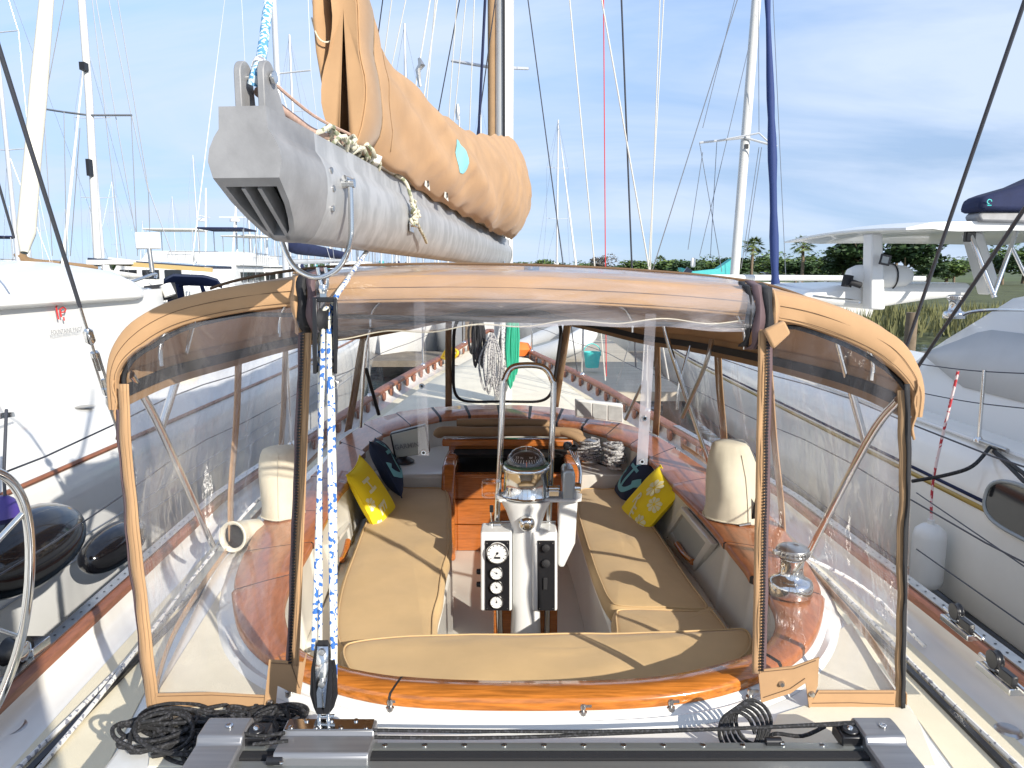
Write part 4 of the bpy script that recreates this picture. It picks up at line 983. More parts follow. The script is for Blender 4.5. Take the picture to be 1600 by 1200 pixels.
# ---------------- things on the coaming and shelf ----------------
p = W(630, 722, z=1.735)
plot = thing('chart_plotter', 'grey covered chart plotter reading GARMIN on a black swivel foot on the left shelf', 'chart plotter', tuple(p))
c0, c1, c2, c3 = W(608, 678, y=4.42), W(616, 716, y=4.42), W(671, 709, y=4.36), W(664, 664, y=4.36)
b = MB(); b.prism([c1, c2, c3, c0], (.0, .07, 0)); cas = b.build('case', M['black'], plot, bevel=.012, seg=3)
b = MB(); q = [c1, c2, c3, c0]; cc = sum(q, V((0, 0, 0)))/4; nn = (c2-c1).cross(c0-c1).normalized(); nn = nn if nn.y < 0 else -nn
q2 = [cc+(v-cc)*.93+V((.008, 0, 0))+nn*.002 for v in q]; b.prism(q2, nn*.006); fcv = b.build('sun_cover', M['grey_screen'], cas, bevel=.003)
b = MB(); lettering(b, 'GARMIN', .043, cc+nn*.009+V((-.012, 0, -.018)), c2-c1, c0-c1, bold=.0008)
t3 = cc+nn*.010+V((.035, 0, .012)); b.add([t3, t3+V((.014, 0, 0)), t3+V((.007, 0, .014))], [(0, 1, 2)], 0, False); b.build('lettering', M['grey_letters'], fcv, recalc=False)
b = MB(); b.lathe([(.075, 0), (.075, .01), (.055, .025), (.03, .035), (.03, .06), (.04, .065)], p, 24); b.build('swivel_foot', M['black'], plot)
# three panel light on the right front coaming
c = Wp(936, 661)
lt = thing('deck_light', 'small grey three-panel light on two feet on the front right coaming', 'lamp', tuple(c))
a0, a1, a2, a3 = W(899, 652, y=c.y-.02), W(974, 662, y=c.y-.06), W(973, 632, y=c.y-.06), W(899, 624, y=c.y-.02)
b = MB(); b.prism([a0, a1, a2, a3], (0, .05, 0)); cs = b.build('lamp_case', M['white_plastic'], lt, bevel=.008)
for k in range(3):
    b = MB(); e = a1-a0; u = (a3-a0); o = a0+e*(.03+.325*k)+u*.09; b.prism([o, o+e*.30, o+e*.30+u*.82, o+u*.82], (0, -.006, 0)); b.build('cell', mat('cell_grey'+str(k), (.45, .46, .45), .25, var=.2, vscale=20), cs, bevel=.003)
for px in (911, 956):
    q = W(px, 664, y=c.y-.02); b = MB(); b.box(q-V((0, 0, .012)), (.02, .02, .06)); b.build('foot', M['steel_dull'], lt)
# winches
def winch(base, s, name, label, group):
    t = thing(name, label, 'winch', tuple(base), group)
    b = MB(); b.lathe([(.074*s, -.004), (.076*s, .0), (.076*s, .03*s), (.072*s, .045*s), (.060*s, .052*s), (.046*s, .06*s), (.040*s, .075*s), (.039*s, .10*s), (.042*s, .125*s), (.050*s, .135*s)], base, 36); b.build('drum', M['steel'], t)
    b = MB(); b.lathe([(.050*s, .136*s), (.056*s, .14*s), (.056*s, .148*s), (.050*s, .152*s), (.056*s, .156*s), (.055*s, .166*s), (.046*s, .172*s), (.02*s, .176*s), (.012*s, .172*s), (0, .172*s)], base, 36)
    for k in range(24):
        a = k/24*6.283; b.box(base+V((.056*s*math.cos(a), .056*s*math.sin(a), .152*s)), (.005, .005, .018*s), rot=Matrix.Rotation(a, 3, 'Z'))
    b.box(base+V((-.058*s, -.01, .155*s)), (.03, .02, .012)); b.build('self_tailer', M['steel_dull'], t, bevel=.001)
    return t
w1 = winch(W(1235, 925, z=1.885), .98, 'winch', 'uncovered chrome self-tailing winch on the right coaming', 'cockpit winches')
def cover(base, s, h, name, label, lean, seed, strap):
    t = thing(name, label, 'winch cover', tuple(base), 'canvas winch covers')
    b = MB(); rows = []
    for z, r in (((0, 1.0), (.02, 1.02), (.15, 1.0), (.3, .99), (.45, .97), (.6, .92), (.75, .80), (.88, .68), (.96, .60), (1.0, .50), (1.01, .2)) if strap else ((0, 1.0), (.02, 1.02), (.2, 1.0), (.4, .99), (.6, .97), (.8, .93), (.92, .88), (.97, .80), (1.0, .6), (1.01, .2))):
        row = []
        for k in range(40):
            a = k/40*6.283; q = r*s*(1+.12*noise.noise(V((math.cos(a)*1.5+seed, math.sin(a)*1.5, z*2.0)))+.05*noise.noise(V((math.cos(a)*5+seed, math.sin(a)*5, z*7)))+.05*math.sin(3*a+z*5)*(.3+z))
            row.append(base+V((lean*z*z*.05+q*math.cos(a), q*math.sin(a)*.95, z*h)))
        rows.append(row)
    b.grid(rows, cu=True); b.add(rows[-1], [tuple(range(40))]); c = b.build('cloth_bag', M['cover_cream'], t)
    b = MB(); b.tube([p+(p-base-V((0, 0, p.z-base.z))).normalized()*.002 for p in rows[1]], .0035, 6, closed=True); b.tube([r_[31]+V((0, -.003, 0)) for r_ in rows[1:8]], .0022, 5); b.build('hem', M['cover_cream'], c)
    if strap:
        b = MB(); o = base+V((s*.35, -s*.92, h*.22)); b.add([o+V((-.012, 0, -.05)), o+V((.012, 0, -.045)), o+V((.016, -.004, .03)), o+V((.0, -.004, .05))], [(0, 1, 2, 3)], 0, False); b.build('opening', M['void'], c, solid=.004)  # flat black patch on the cloth, painting the shade of an opening
        b = MB(); b.tube([base+V((-.02, -s*.98, .0)), base+V((.03, -s*1.0, .01))], .008, 8); b.build('buckle', M['steel_dull'], t)
    return t
cover(W(441, 804, z=1.89), .095, .32, 'winch_cover', 'smooth cream canvas cover over the winch on the left coaming', .2, 1, False)
cover(W(1148, 806, z=1.89), .135, .35, 'winch_cover', 'baggy cream canvas cover over the large winch on the right coaming', -.6, 5, True)
# small winch with coils of grey rope on the right of the shelf
base = W(922, 722, z=1.735)
w2 = winch(base, .9, 'winch', 'small winch wrapped in grey rope on the right shelf by the companionway', 'cockpit winches')
b = MB(); pts = []
for k in range(64):
    a = k*.62; rr_ = .062+.006*math.sin(k*.7); pts.append(base+V((rr_*math.cos(a), rr_*math.sin(a), .015+.0022*k)))
b.tube(spline(pts, 3), .008, 7)
for k in range(6):
    ra = .075+.01*(k % 3); b.tube([base+V((-.01+ra*math.cos(a), ra*.75*math.sin(a), .02+.016*k+.01*math.sin(a*2+k))) for a in [i/18*6.283 for i in range(18)]], .008, 7, closed=True)
tag(b.build('rope_coil', M['rope_grey']), 'grey rope wound many turns around the small winch on the right shelf', 'rope')
b = MB(); pts = []; rng = random.Random(9); c = W(960, 735, z=1.735)
for k in range(90):
    a = k*1.9+rng.uniform(-.4, .4); rr_ = rng.uniform(.03, .085); pts.append(c+V((rr_*math.cos(a)*.9, rr_*math.sin(a)*.9, .01+.0018*k+rng.uniform(0, .01))))
b.tube(spline(pts, 4), .0085, 7); tag(b.build('rope_coil', M['rope_grey']), 'loose pile of grey rope on the right shelf between the small winch and the pillows', 'rope')
# cream vent cowl on the left side deck
c = W(362, 886, z=1.75)
cw = thing('vent_cowl', 'round cream vent cowl standing between the left coaming and the side curtain', 'vent', (c.x, c.y, TZ))
b = MB(); d = V((-.25, -.9, .15)).normalized(); rot = d.to_track_quat('Z', 'Y').to_matrix()
cc = V((c.x+.01, c.y, 1.885)); b.lathe([(.050, -.01), (.055, .0), (.064, .004), (.067, -.002), (.061, -.014), (.058, -.08), (.050, -.17), (.03, -.2), (.0, -.2)], cc, 24, rot=rot); b.build('cowl', mat('cowl_cream', (.68, .64, .52), .4), cw)
b = MB(); b.lathe([(0, -.03), (.056, -.03)], cc, 24, rot=rot); b.build('mouth', M['void'], cw); b = MB(); b.lathe([(.036, 0), (.034, .05)], (c.x+.02, c.y+.07, TZ), 20); b.build('neck', M['cowl_cream'], cw)

# ---------------- pillows ----------------
def pillow(near_top, near_bot, far_top, far_bot, yn, yf, th, side, m, name, label, deco):
    """four photographed corners with their depths; bulges to both sides"""
    A, B, C, D = W(*near_top, y=yn), W(*near_bot, y=yn+.03), W(*far_bot, y=yf), W(*far_top, y=yf)
    nrm = (B-A).cross(D-A).normalized(); nrm = nrm if nrm.x*side < 0 else -nrm
    if nrm.z < 0 and False: nrm = -nrm
    G = 26
    def pt(u, v, s, lift=0):
        eu = 1-.075*(1-u*u)*1.0; ev = eu
        uu = u*(1-.09*(1-v*v)); vv = v*(1-.09*(1-u*u))
        p = A.lerp(D, (uu+1)/2).lerp(B.lerp(C, (uu+1)/2), (vv+1)/2)
        t = th*(max(0, (1-abs(u)**2.6)*(1-abs(v)**2.6)))**.5*(1+.12*noise.noise(V((u*2, v*2, yn*3+s))))
        return p+nrm*(s*t+(lift if s > 0 else -lift))
    b = MB()
    for s in (1, -1): b.grid([[pt(-1+2*i/G, -1+2*j/G, s) for j in range(G+1)] for i in range(G+1)])
    o = thing(name, label, 'pillow', tuple((B+C)/2), 'throw pillows on the cockpit seats')
    body = b.build('pillow_cover', m, o)
    ps = [pt(-1+2*i/G, -1, 1) for i in range(G)]+[pt(1, -1+2*i/G, 1) for i in range(G)]+[pt(1-2*i/G, 1, 1) for i in range(G)]+[pt(-1, 1-2*i/G, 1) for i in range(G)]
    b = MB(); b.tube(ps, .0032, 6, closed=True); b.build('piping', m, o)
    def put(vs, fs, cu_, cv_, sc, ang, mi, mb):
        ca, sa = math.cos(ang), math.sin(ang)
        V2 = [(x, y) for x, y in vs]; F2 = [tuple(f) for f in fs]
        for _ in range(2):                       # split faces so the print follows the bulge
            nf = []
            for f in F2:
                cxy = (sum(V2[i][0] for i in f)/len(f), sum(V2[i][1] for i in f)/len(f)); V2.append(cxy); ci = len(V2)-1; mids = []
                for i in range(len(f)):
                    a_, c_ = V2[f[i]], V2[f[(i+1) % len(f)]]; V2.append(((a_[0]+c_[0])/2, (a_[1]+c_[1])/2)); mids.append(len(V2)-1)
                for i in range(len(f)): nf.append((f[i], mids[i], ci, mids[i-1]))
            F2 = nf
        mb.add([pt(max(-.97, min(.97, cu_+(x*ca-y*sa)*sc)), max(-.97, min(.97, cv_+(x*sa+y*ca)*sc)), 1, .004) for x, y in V2], F2, mi, False)
    for nm, mm, items in deco:
        mb = MB()
        for it in items: put(*it, 0, mb)
        mb.build(nm, mm, o, recalc=False)
    return o
def ring2(r0, r1, n=20, a0=0, a1=6.2832):
    vs = []; fs = []
    for i in range(n+1):
        a = a0+(a1-a0)*i/n; vs += [(r0*math.cos(a), r0*math.sin(a)), (r1*math.cos(a), r1*math.sin(a))]
    for i in range(n): fs.append((2*i, 2*i+1, 2*i+3, 2*i+2))
    return vs, fs
def bar2(x0, y0, x1, y1, wd, n=8):
    L_ = math.hypot(x1-x0, y1-y0); nx, ny = -(y1-y0)/L_*wd/2, (x1-x0)/L_*wd/2; vs = []; fs = []
    for i in range(n+1):
        t = i/n; x, y = lerp(x0, x1, t), lerp(y0, y1, t); vs += [(x+nx, y+ny), (x-nx, y-ny)]
    for i in range(n): fs.append((2*i, 2*i+1, 2*i+3, 2*i+2))
    return vs, fs
def anchor(cu_, cv_, sc, ang): 
    it = [ring2(.08, .15), bar2(0, .14, 0, .95, .11), bar2(-.28, .28, .28, .28, .09), ring2(.42, .56, 16, R(15), R(165)), bar2(-.62, .42, -.38, .62, .20), bar2(.62, .42, .38, .62, .20)]
    out_ = []
    for i, (vs, fs) in enumerate(it):
        if i == 0: vs = [(x, y+.02) for x, y in vs]
        if i == 3: vs = [(x, y+.44) for x, y in vs]
        out_.append((vs, fs, cu_, cv_, sc, ang))
    return out_
def dollar(cu_, cv_, sc):
    o = []
    for k in range(8):
        a = k*math.pi/4; vs = [(.12*math.cos(a), .12*math.sin(a))]+[((.62+.38*math.cos(t)**2)*math.cos(a+t*.40), (.62+.38*math.cos(t)**2)*math.sin(a+t*.40)) for t in (-.85, -.5, 0, .5, .85)]
        o.append((vs, [(0, 1, 2, 3, 4, 5)], cu_, cv_, sc, 0))
    return o
def letters(spec):
    o = []
    for ch, cu_, cv_, sc, ang, fl_ in spec:
        vs, fs = text_mesh(ch, 1.0, bold=.02); o.append(([(v.x, -v.y if fl_ else v.y) for v in vs], fs, cu_, cv_, sc, ang))
    return o
PY_ = M['pale_yellow']; PB_ = M['pale_blue']
# u runs from the near edge to the far edge, v from the top to the bottom
pillow((577, 690), (628, 778), (586, 684), (626, 756), 4.14, 4.50, .062, -1, M['navy_pillow'], 'throw_pillow', 'navy pillow with pale blue anchor behind the yellow pillow on the left bench', [('anchor_print', PB_, anchor(-.35, -.85, 1.45, 0))])
pillow((541, 742), (594, 842), (562, 711), (620, 797), 3.74, 4.10, .055, -1, M['yellow_pillow'], 'throw_pillow', 'yellow pillow with cream lettering leaning on the navy one, left bench', [('lettering', PY_, letters([('H', -.50, -.40, .72, R(90), 1), ('E', -.46, .38, .72, R(90), 1)])), ('sand_dollar_print', PY_, dollar(-.93, .05, .20)+dollar(-.92, .72, .18))])
pillow((1038, 735), (972, 808), (1006, 700), (958, 772), 4.12, 4.48, .062, 1, M['navy_pillow'], 'throw_pillow', 'navy pillow with pale blue anchor behind the yellow pillow on the right bench', [('anchor_print', PB_, anchor(.0, -.8, 1.4, 0))])
pillow((1068, 766), (998, 846), (1032, 726), (966, 800), 3.70, 4.08, .055, 1, M['yellow_pillow'], 'throw_pillow', 'yellow pillow with sand dollar print leaning on the navy one, right bench', [('lettering', PY_, letters([('R', .10, .18, .60, R(180), 0), ('E', -.12, .62, .62, R(180), 0)])), ('sand_dollar_print', PY_, dollar(-.20, -.50, .36)+dollar(-.76, -.12, .26)+dollar(-.74, .62, .26))])

# ---------------- deck ropes, tracks, fittings ----------------
for sd_, pts, lab in ((-1, [(35, 1230), (150, 1095), (300, 905), (385, 800), (420, 768)], 'white flecked rope running forward along the left side deck to the covered winch'), (1, [(1445, 1010), (1410, 975), (1370, 935), (1320, 900), (1240, 862)], 'white flecked rope running forward along the right side deck')):
    b = MB(); P_ = []
    zs = (1.66, 1.67, 1.72, 1.90, 2.0) if sd_ < 0 else (1.67, 1.69, 1.73, 1.80, 1.93)
    for p, z in zip(pts, zs): P_.append(W(*p, z=z))
    b.tube(spline(P_, 8), .0075, 7); tag(b.build('sheet_line', M['rope_white']), lab, 'rope')
    b = MB(); rows = []
    for i in range(30):
        y = -.5+i*.2; x = .02+sd_*1.335*(1-.02*max(0, y-3)**2); z = interp(DZ, y)+.003
        rows.append([(x-.010, y, z), (x-.010, y, z+.014), (x+.010, y, z+.014), (x+.010, y, z)])
    b.grid(rows, smooth=False); b.build('deck_track', M['black'], yacht)
    b = MB(); b.tube([V((.02+sd_*(1.335*(1-.02*max(0, y-3)**2)+.032+.006*math.sin(y*5)), y, interp(DZ, y)+.014)) for y in [-.5+.15*i for i in range(44)]], .008, 7)
    tag(b.build('safety_line', M['rope_white']), 'white and black safety line lying on the %s side deck beside the track' % ('left' if sd_ < 0 else 'right'), 'rope', 'safety lines on the side decks')
b = MB(); c = W(10, 1140, z=1.648); b.lathe([(.0, .004), (.035, .005), (.05, .008), (.062, .0)], c, 24); b.build('deck_filler', M['steel_dull'], yacht)
b = MB(); c = W(1575, 1142, z=1.648); b.lathe([(.0, .004), (.02, .005), (.03, .008), (.04, .0)], c, 24); b.build('deck_filler', M['steel_dull'], yacht)
# pushpit hoop, left, and its block
pu = thing('stern_rail', 'bent stainless stern rail hoop at the left edge', 'rail', tuple(W(5, 1100, z=1.75)))
b = MB(); b.tube(spline([W(-60, 745, y=1.75), W(-20, 735, y=1.8), W(15, 750, y=1.85), W(38, 790, y=1.88), W(47, 850, y=1.9), W(44, 930, y=1.9), W(30, 1010, y=1.9), W(5, 1080, y=1.9), W(-15, 1120, y=1.9)], 6), .0125, 12)
b.tube([W(-60, 905, y=1.8), W(38, 800, y=1.88)], .008, 8); b.tube([W(-60, 965, y=1.8), W(33, 995, y=1.9)], .005, 8); b.build('rail_tube', M['steel'], pu)
bl = thing('turning_block', 'steel and black sheet block on the left cap rail', 'block', tuple(W(25, 1020, z=1.76)))
b = MB(); c = W(25, 1018, z=1.80); b.lathe([(0, -.03), (.045, -.03), (.036, -.012), (.036, .012), (.045, .03), (0, .03)], c, 24, rot=Matrix(((0, 0, 1), (1, 0, 0), (0, 1, 0)))); b.build('sheave', M['black'], bl)
b = MB(); b.lathe([(0, .038), (.016, .036), (.03, .032), (.032, .03)], c, 20, rot=Matrix(((0, 0, 1), (-1, 0, 0), (0, -1, 0)))); b.lathe([(0, .04), (.014, .036), (.026, .033)], c, 20, rot=Matrix(((0, 0, 1), (1, 0, 0), (0, 1, 0)))); b.box(c+V((.0, .06, -.02)), (.09, .09, .04)); b.build('cheek', M['steel'], bl, bevel=.003)
# right rail cars and gear
for k, (px, py) in enumerate(((1500, 985), (1562, 1065))):
    p = W(px, py, z=1.78); t = thing('sheet_car', ('farther', 'nearer')[k]+' steel sheet car with black block on the right rail track', 'sheet car', tuple(p), 'sheet cars on the right rail')
    dirv = V((-.02, 1, 0)); b = MB(); b.box(p+V((0, 0, .012)), (.05, .16, .022)); b.tube([p+V((0, -.12, .03)), p+V((0, .10, .035))], .008, 8); b.build('car_body', M['steel'], t, bevel=.004)
    b = MB(); b.lathe([(0, .014), (.03, .012), (.024, 0), (.03, -.012), (0, -.014)], p+V((.0, .03, .055)), 18, rot=Matrix(((0, 0, 1), (1, 0, 0), (0, 1, 0)))); b.box(p+V((-.012, -.05, .045)), (.02, .06, .03)); b.build('block', M['black'], t, bevel=.003)
# lifelines and stanchions of the yacht
for sgn in (-1, 1):
    sx = lambda y: cx(y)+sgn*(interp(HW, y)-.02)
    for k, y in enumerate([5.1, 7.0, 8.9, 10.8] if sgn < 0 else [4.35, 6.3, 8.2, 10.1]):
        b = MB(); x = sx(y); z = interp(SH, y); b.tube([(x, y, z), (x, y, z+.68)], .0125, 8); b.lathe([(.03, 0), (.03, .01), (.014, .03)], (x, y, z+.015), 12); b.build('stanchion', M['steel'], yacht)
    for dz in (.66, .36):
        b = MB(); b.tube([V((sx(y), y, interp(SH, y)+dz-.012*math.sin((y*math.pi)))) for y in [1.9+i*.5 for i in range(21)]], .0032, 6); b.build('lifeline', M['wire_dark'], yacht)
# ---------------- canvas and clear vinyl cockpit enclosure ----------------
enc = thing('cockpit_enclosure', 'tan canvas bimini with clear vinyl curtains and black zips enclosing the cockpit', 'canopy', (0, 3, TZ))
BASE = spline([(-1.0, 1.90, 1.803), (-1.12, 2.3, 1.803), (-1.21, 2.9, 1.803), (-1.24, 3.5, 1.82), (-1.20, 4.2, 1.87), (-1.13, 4.85, 1.93), (-.90, 5.38, 1.945), (-.5, 5.72, 1.95), (-.1, 5.84, 1.95), (.3, 5.74, 1.95), (.66, 5.38, 1.945), (.96, 4.80, 1.93), (1.13, 4.2, 1.89), (1.19, 3.5, 1.83), (1.20, 2.9, 1.803), (1.17, 2.3, 1.803), (1.10, 1.90, 1.803)], 10)
TOPP = spline([(-1.05, 1.95, 2.70), (-1.07, 2.3, 2.71), (-1.08, 2.8, 2.70), (-1.08, 3.4, 2.69), (-1.06, 4.1, 2.67), (-.97, 4.75, 2.635), (-.76, 5.17, 2.65), (-.43, 5.45, 2.70), (-.08, 5.54, 2.71), (.25, 5.45, 2.70), (.56, 5.15, 2.65), (.83, 4.65, 2.61), (1.0, 4.1, 2.62), (1.08, 3.4, 2.64), (1.10, 2.8, 2.66), (1.10, 2.3, 2.67), (1.08, 1.95, 2.66)], 10)
def proj(p):
    d = p-_c; k = d.dot(_f); return 800+F*d.x/k, 600-F*d.dot(_u)/k
def at_px(path, px, lo, hi):
    idx = range(int(lo*(len(path)-1)), int(hi*(len(path)-1))+1)
    return min(idx, key=lambda i: abs(proj(path[i])[0]-px))/(len(path)-1)
def onp(path, t):
    f = t*(len(path)-1); i = min(int(f), len(path)-2); return path[i].lerp(path[i+1], f-i)
ARCH = spline([(-1.065, 0, 2.64), (-1.062, 0, 2.74), (-1.035, 0, 2.815), (-.97, 0, 2.88), (-.84, 0, 2.935), (-.6, 0, 2.975), (-.3, 0, 2.987), (.05, 0, 2.985), (.4, 0, 2.968), (.69, 0, 2.94), (.85, 0, 2.90), (1.0, 0, 2.83), (1.06, 0, 2.76), (1.085, 0, 2.69), (1.085, 0, 2.62)], 5)
ZC = [(1.95, 2.985), (2.6, 3.022), (3.4, 3.03), (4.2, 3.0), (4.9, 2.91), (5.3, 2.81), (5.54, 2.74)]
def roof_row(t):
    """t 0 at the aft edge, 1 at the front"""
    if t < 1e-6: L_, R_ = V((-1.065, 1.95, 2.64)), V((1.085, 1.95, 2.62))
    else: L_, R_ = onp(TOPP, t*.5*.985), onp(TOPP, 1-t*.5*.985)
    yc = max(L_.y, 1.95); zc = interp(ZC, yc); o = []
    for a in ARCH:
        u = (a.x+1.065)/2.15; ze = lerp(L_.z, R_.z, u); k = (a.z-lerp(2.64, 2.62, u))/(2.987-2.63)
        bulge = .10*math.sin(math.pi*u)*t
        o.append(V((lerp(L_.x, R_.x, u), lerp(L_.y, R_.y, u)+bulge, ze+(zc-ze)*k+.006*noise.noise(V((a.x*3, yc*3, 1))))))
    return o
rows = [roof_row(t) for t in [i/40 for i in range(41)]]
b = MB(); b.grid(rows); b.build('bimini_top', M['canvas'], enc, solid=.004)
# aft valance band following the arch
def archn(i):
    a, c = ARCH[max(i-1, 0)], ARCH[min(i+1, len(ARCH)-1)]; t = (c-a).normalized(); return V((t.z, 0, -t.x))
b = MB(); rws = []
for dn, dy in ((-.005, .06), (-.006, .0), (-.004, -.034), (.0, -.038), (.03, -.041), (.062, -.039), (.065, -.035), (.064, -.024)):
    row = []
    for i, a in enumerate(ARCH):
        nn = archn(i); e = abs(i/(len(ARCH)-1)-.5)*2
        row.append(V((a.x, 1.95, a.z))+nn*dn*(1-.62*min(1, max(0, e-.62)*4)*(1 if dn > 0 else 0))+V((0, dy, 0))+V((0, .004*noise.noise(V((a.x*8, dn*20, 2))), 0)))
    rws.append(row)
b.grid(rws); b.build('valance', M['canvas'], enc)
b = MB()
for dn in (.026, .056):
    b.tube([V((a.x, 1.95-.0415, a.z))+archn(i)*dn*(1-.62*min(1, max(0, abs(i/(len(ARCH)-1)-.5)*2-.62)*4)) for i, a in enumerate(ARCH)], .0008, 4)
b.tube([p+V((0, .22, .036)) for p in [V((a.x, 2.0, a.z)) for a in ARCH[18:54]]], .0045, 5)
b.build('stitching', M['stitch'], enc)
b = MB(); b.tube([V((a.x, 1.945, a.z))+archn(i)*.072*(1-.62*min(1, max(0, abs(i/(len(ARCH)-1)-.5)*2-.62)*4)) for i, a in enumerate(ARCH) if i < 24 or i > 46], .007, 6); b.build('zip_strip', M['black_matt'], enc)
# scalloped corner drops
for sgn, x0, px_ in ((-1, -1.068, 183), (1, 1.086, 1432)):
    b = MB(); rows = []
    for i in range(12):
        z = 2.72-.16*i/11; wv = .004*math.sin(i*1.25)
        rows.append([V((x0+sgn*wv-sgn*(.026-.022*(j/5)**.6), 1.905+.05*j/5, z)) for j in range(6)])
    b.grid(rows); b.build('corner_drop', M['canvas'], enc, solid=.004)
# curtain panes, posts
posts = []   # (base t, top t)
def post(bpx, tpx, lo, hi): posts.append((at_px(BASE, bpx, lo, hi), at_px(TOPP, tpx, lo, hi)))
posts.append((0.0, 0.0)); post(365, 378, .05, .35); post(440, 452, .1, .40); post(547, 572, .3, .5); post(700, 702, .40, .5); post(866, 888, .5, .7); post(1022, 1026, .55, .75); post(1131, 1120, .62, .9); post(1222, 1200, .75, .97); posts.append((1.0, 1.0))
def ruled(t0, t1, s):      # t along, s 0 bottom..1 top
    pass
for k in range(len(posts)-1):
    (b0, t0), (b1, t1) = posts[k], posts[k+1]; rows = []
    G1 = 18
    for i in range(G1+1):
        f = i/G1; pb = onp(BASE, lerp(b0, b1, f)); pt_ = onp(TOPP, lerp(t0, t1, f)); row = []
        nn = V((pb.x, pb.y-3.6, 0)).normalized()
        for j in range(17):
            s = j/16; amp = .02*math.sin(math.pi*s)*math.sin(math.pi*f)
            row.append(pb.lerp(pt_, s)+nn*amp*(1+2.2*noise.noise(V((f*3+k*5, s*3, 1)))+1.2*noise.noise(V((f*8+k*5, s*5, 4)))))
        rows.append(row)
    b = MB(); b.grid(rows); b.build('clear_pane', M['vinyl_front' if 3 <= k <= 5 else 'vinyl'], enc)
for k, (tb, tt) in enumerate(posts[1:-1]):
    wd = (.046, .04, .065, .05, .06, .045, .05, .045)[k]; b = MB(); rows = []
    for j in range(13):
        s = j/12; db = wd/2/6.6
        a = onp(BASE, tb-db).lerp(onp(TOPP, tt-db), s); c = onp(BASE, min(1, tb+db)).lerp(onp(TOPP, min(1, tt+db)), s)
        nn = V((a.x, a.y-3.6, 0)).normalized(); wv = nn*(.01*math.sin(math.pi*s)+.006*math.sin(s*7+k))
        rows.append([a+wv, a.lerp(c, .5)+wv+nn*.004, c+wv])
    b.grid(rows); b.build('curtain_seam', M['canvas' if k in (0, 7) else 'canvas_dark'], enc, solid=.006)  # inner seams take the darker canvas: interior shade put into the colour
# black gasket round the opening front window
(b0, t0), (b1, t1) = posts[4], posts[5]
b = MB(); fr2 = []
for q in range(48):
    a = q/48*2*math.pi; ca, sa = math.cos(a), math.sin(a); k_ = max(abs(ca), abs(sa)); sq = .80
    u = math.copysign(abs(ca)**.35, ca)*.46+.5; s = math.copysign(abs(sa)**.35, sa)*.49+.51
    fr2.append(onp(BASE, lerp(b0, b1, u)).lerp(onp(TOPP, lerp(t0, t1, u)), s+.01)+V((0, -.012, 0)))
b.tube(fr2, .013, 8, closed=True, flat=.8); b.build('window_gasket', M['black_matt'], enc)
# curtain heads: black strip and tan border inside under the roof edge
b = MB(); b2 = MB(); rw = []; rw2 = []
for i in range(len(TOPP)):
    p = TOPP[i]; inn = V((0-p.x, 3.5-p.y, 0)).normalized()
    rw.append([p+inn*.010+V((0, 0, -.0)), p+inn*.012+V((0, 0, -.035))]); rw2.append([p+inn*.006+V((0, 0, .03)), p+inn*.007+V((0, 0, -.06))])
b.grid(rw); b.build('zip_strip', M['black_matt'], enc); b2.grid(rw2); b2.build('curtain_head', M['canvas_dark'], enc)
# lower hem of the side curtains
for lo, hi in ((0.0, .30), (.72, 1.0)):
    b = MB(); rw = []
    for i in range(25):
        p = onp(BASE, lerp(lo, hi, i/24)); q = onp(TOPP, lerp(lo, hi, i/24)); u = (q-p).normalized(); rw.append([p+V((p.x*.003, 0, -.002)), p+u*.016+V((p.x*.003, 0, 0)), p+u*.032+V((p.x*.003, 0, 0))])
    b.grid(rw); b.build('lower_hem', M['canvas'], enc, solid=.003)
# aft corner panels
YA = 1.895
def q(px, py, dy=0.0): return W(px, py, y=YA+dy)
def panel(name, m, poly, dy=0.0, th=.004, parent=enc):
    b = MB(); b.prism([q(*p, dy) for p in poly], (0, -th, 0)); return b.build(name, m, parent)
def stitch_line(pts, dy, parent, r=.0011): 
    b = MB(); b.tube([q(*p, dy) for p in pts], r, 4); return b.build('stitching', M['stitch'], parent)
ytop_l = [(195, 560), (230, 533), (300, 505), (400, 488), (470, 478)]
xl_l = [(545, 198), (640, 203), (850, 222), (1085, 246)]
rows = []
for i in range(33):
    f = i/32; row = []
    for j in range(33):
        s = j/32
        xa = lerp(198, 466, f); yt = interp(ytop_l, xa); yb = 1083 if f < .80 else 1034
        py = lerp(yt, yb, s); xl_ = interp(xl_l, py); xr_ = interp([(480, 468), (1040, 456)], py)
        px = lerp(xl_, xr_, f); d = noise.noise(V((f*2.5, s*1.6, 3)))*.035+noise.noise(V((f*9, s*4, 5)))*.010
        row.append(q(px, py, d*math.sin(math.pi*f)**.5*math.sin(math.pi*min(1, s*1.02))**.5 if 0 < f < 1 and 0 < s < 1 else 0))
    rows.append(row)
b = MB(); b.grid(rows); b.build('clear_pane', M['vinyl'], enc)
xr_tab = [(540, 1400), (640, 1404), (850, 1402), (1085, 1398)]
ytop_r = [(1205, 505), (1260, 512), (1330, 535), (1380, 560), (1404, 600)]
rows = []
for i in range(33):
    f = i/32; row = []
    for j in range(33):
        s = j/32; xa = lerp(1205, 1404, f); yt = interp(ytop_r, xa); yb = 1078 if f > .35 else 1038
        py = lerp(yt, yb, s); xr_ = interp(xr_tab, py); px = lerp(1203, xr_, f); d = noise.noise(V((f*2.5, s*1.6, 13)))*.035+noise.noise(V((f*9, s*4, 15)))*.010
        row.append(q(px, py, d*math.sin(math.pi*f)**.5*math.sin(math.pi*min(1, s*1.02))**.5 if 0 < f < 1 and 0 < s < 1 else 0))
    rows.append(row)
b = MB(); b.grid(rows); b.build('clear_pane', M['vinyl'], enc)
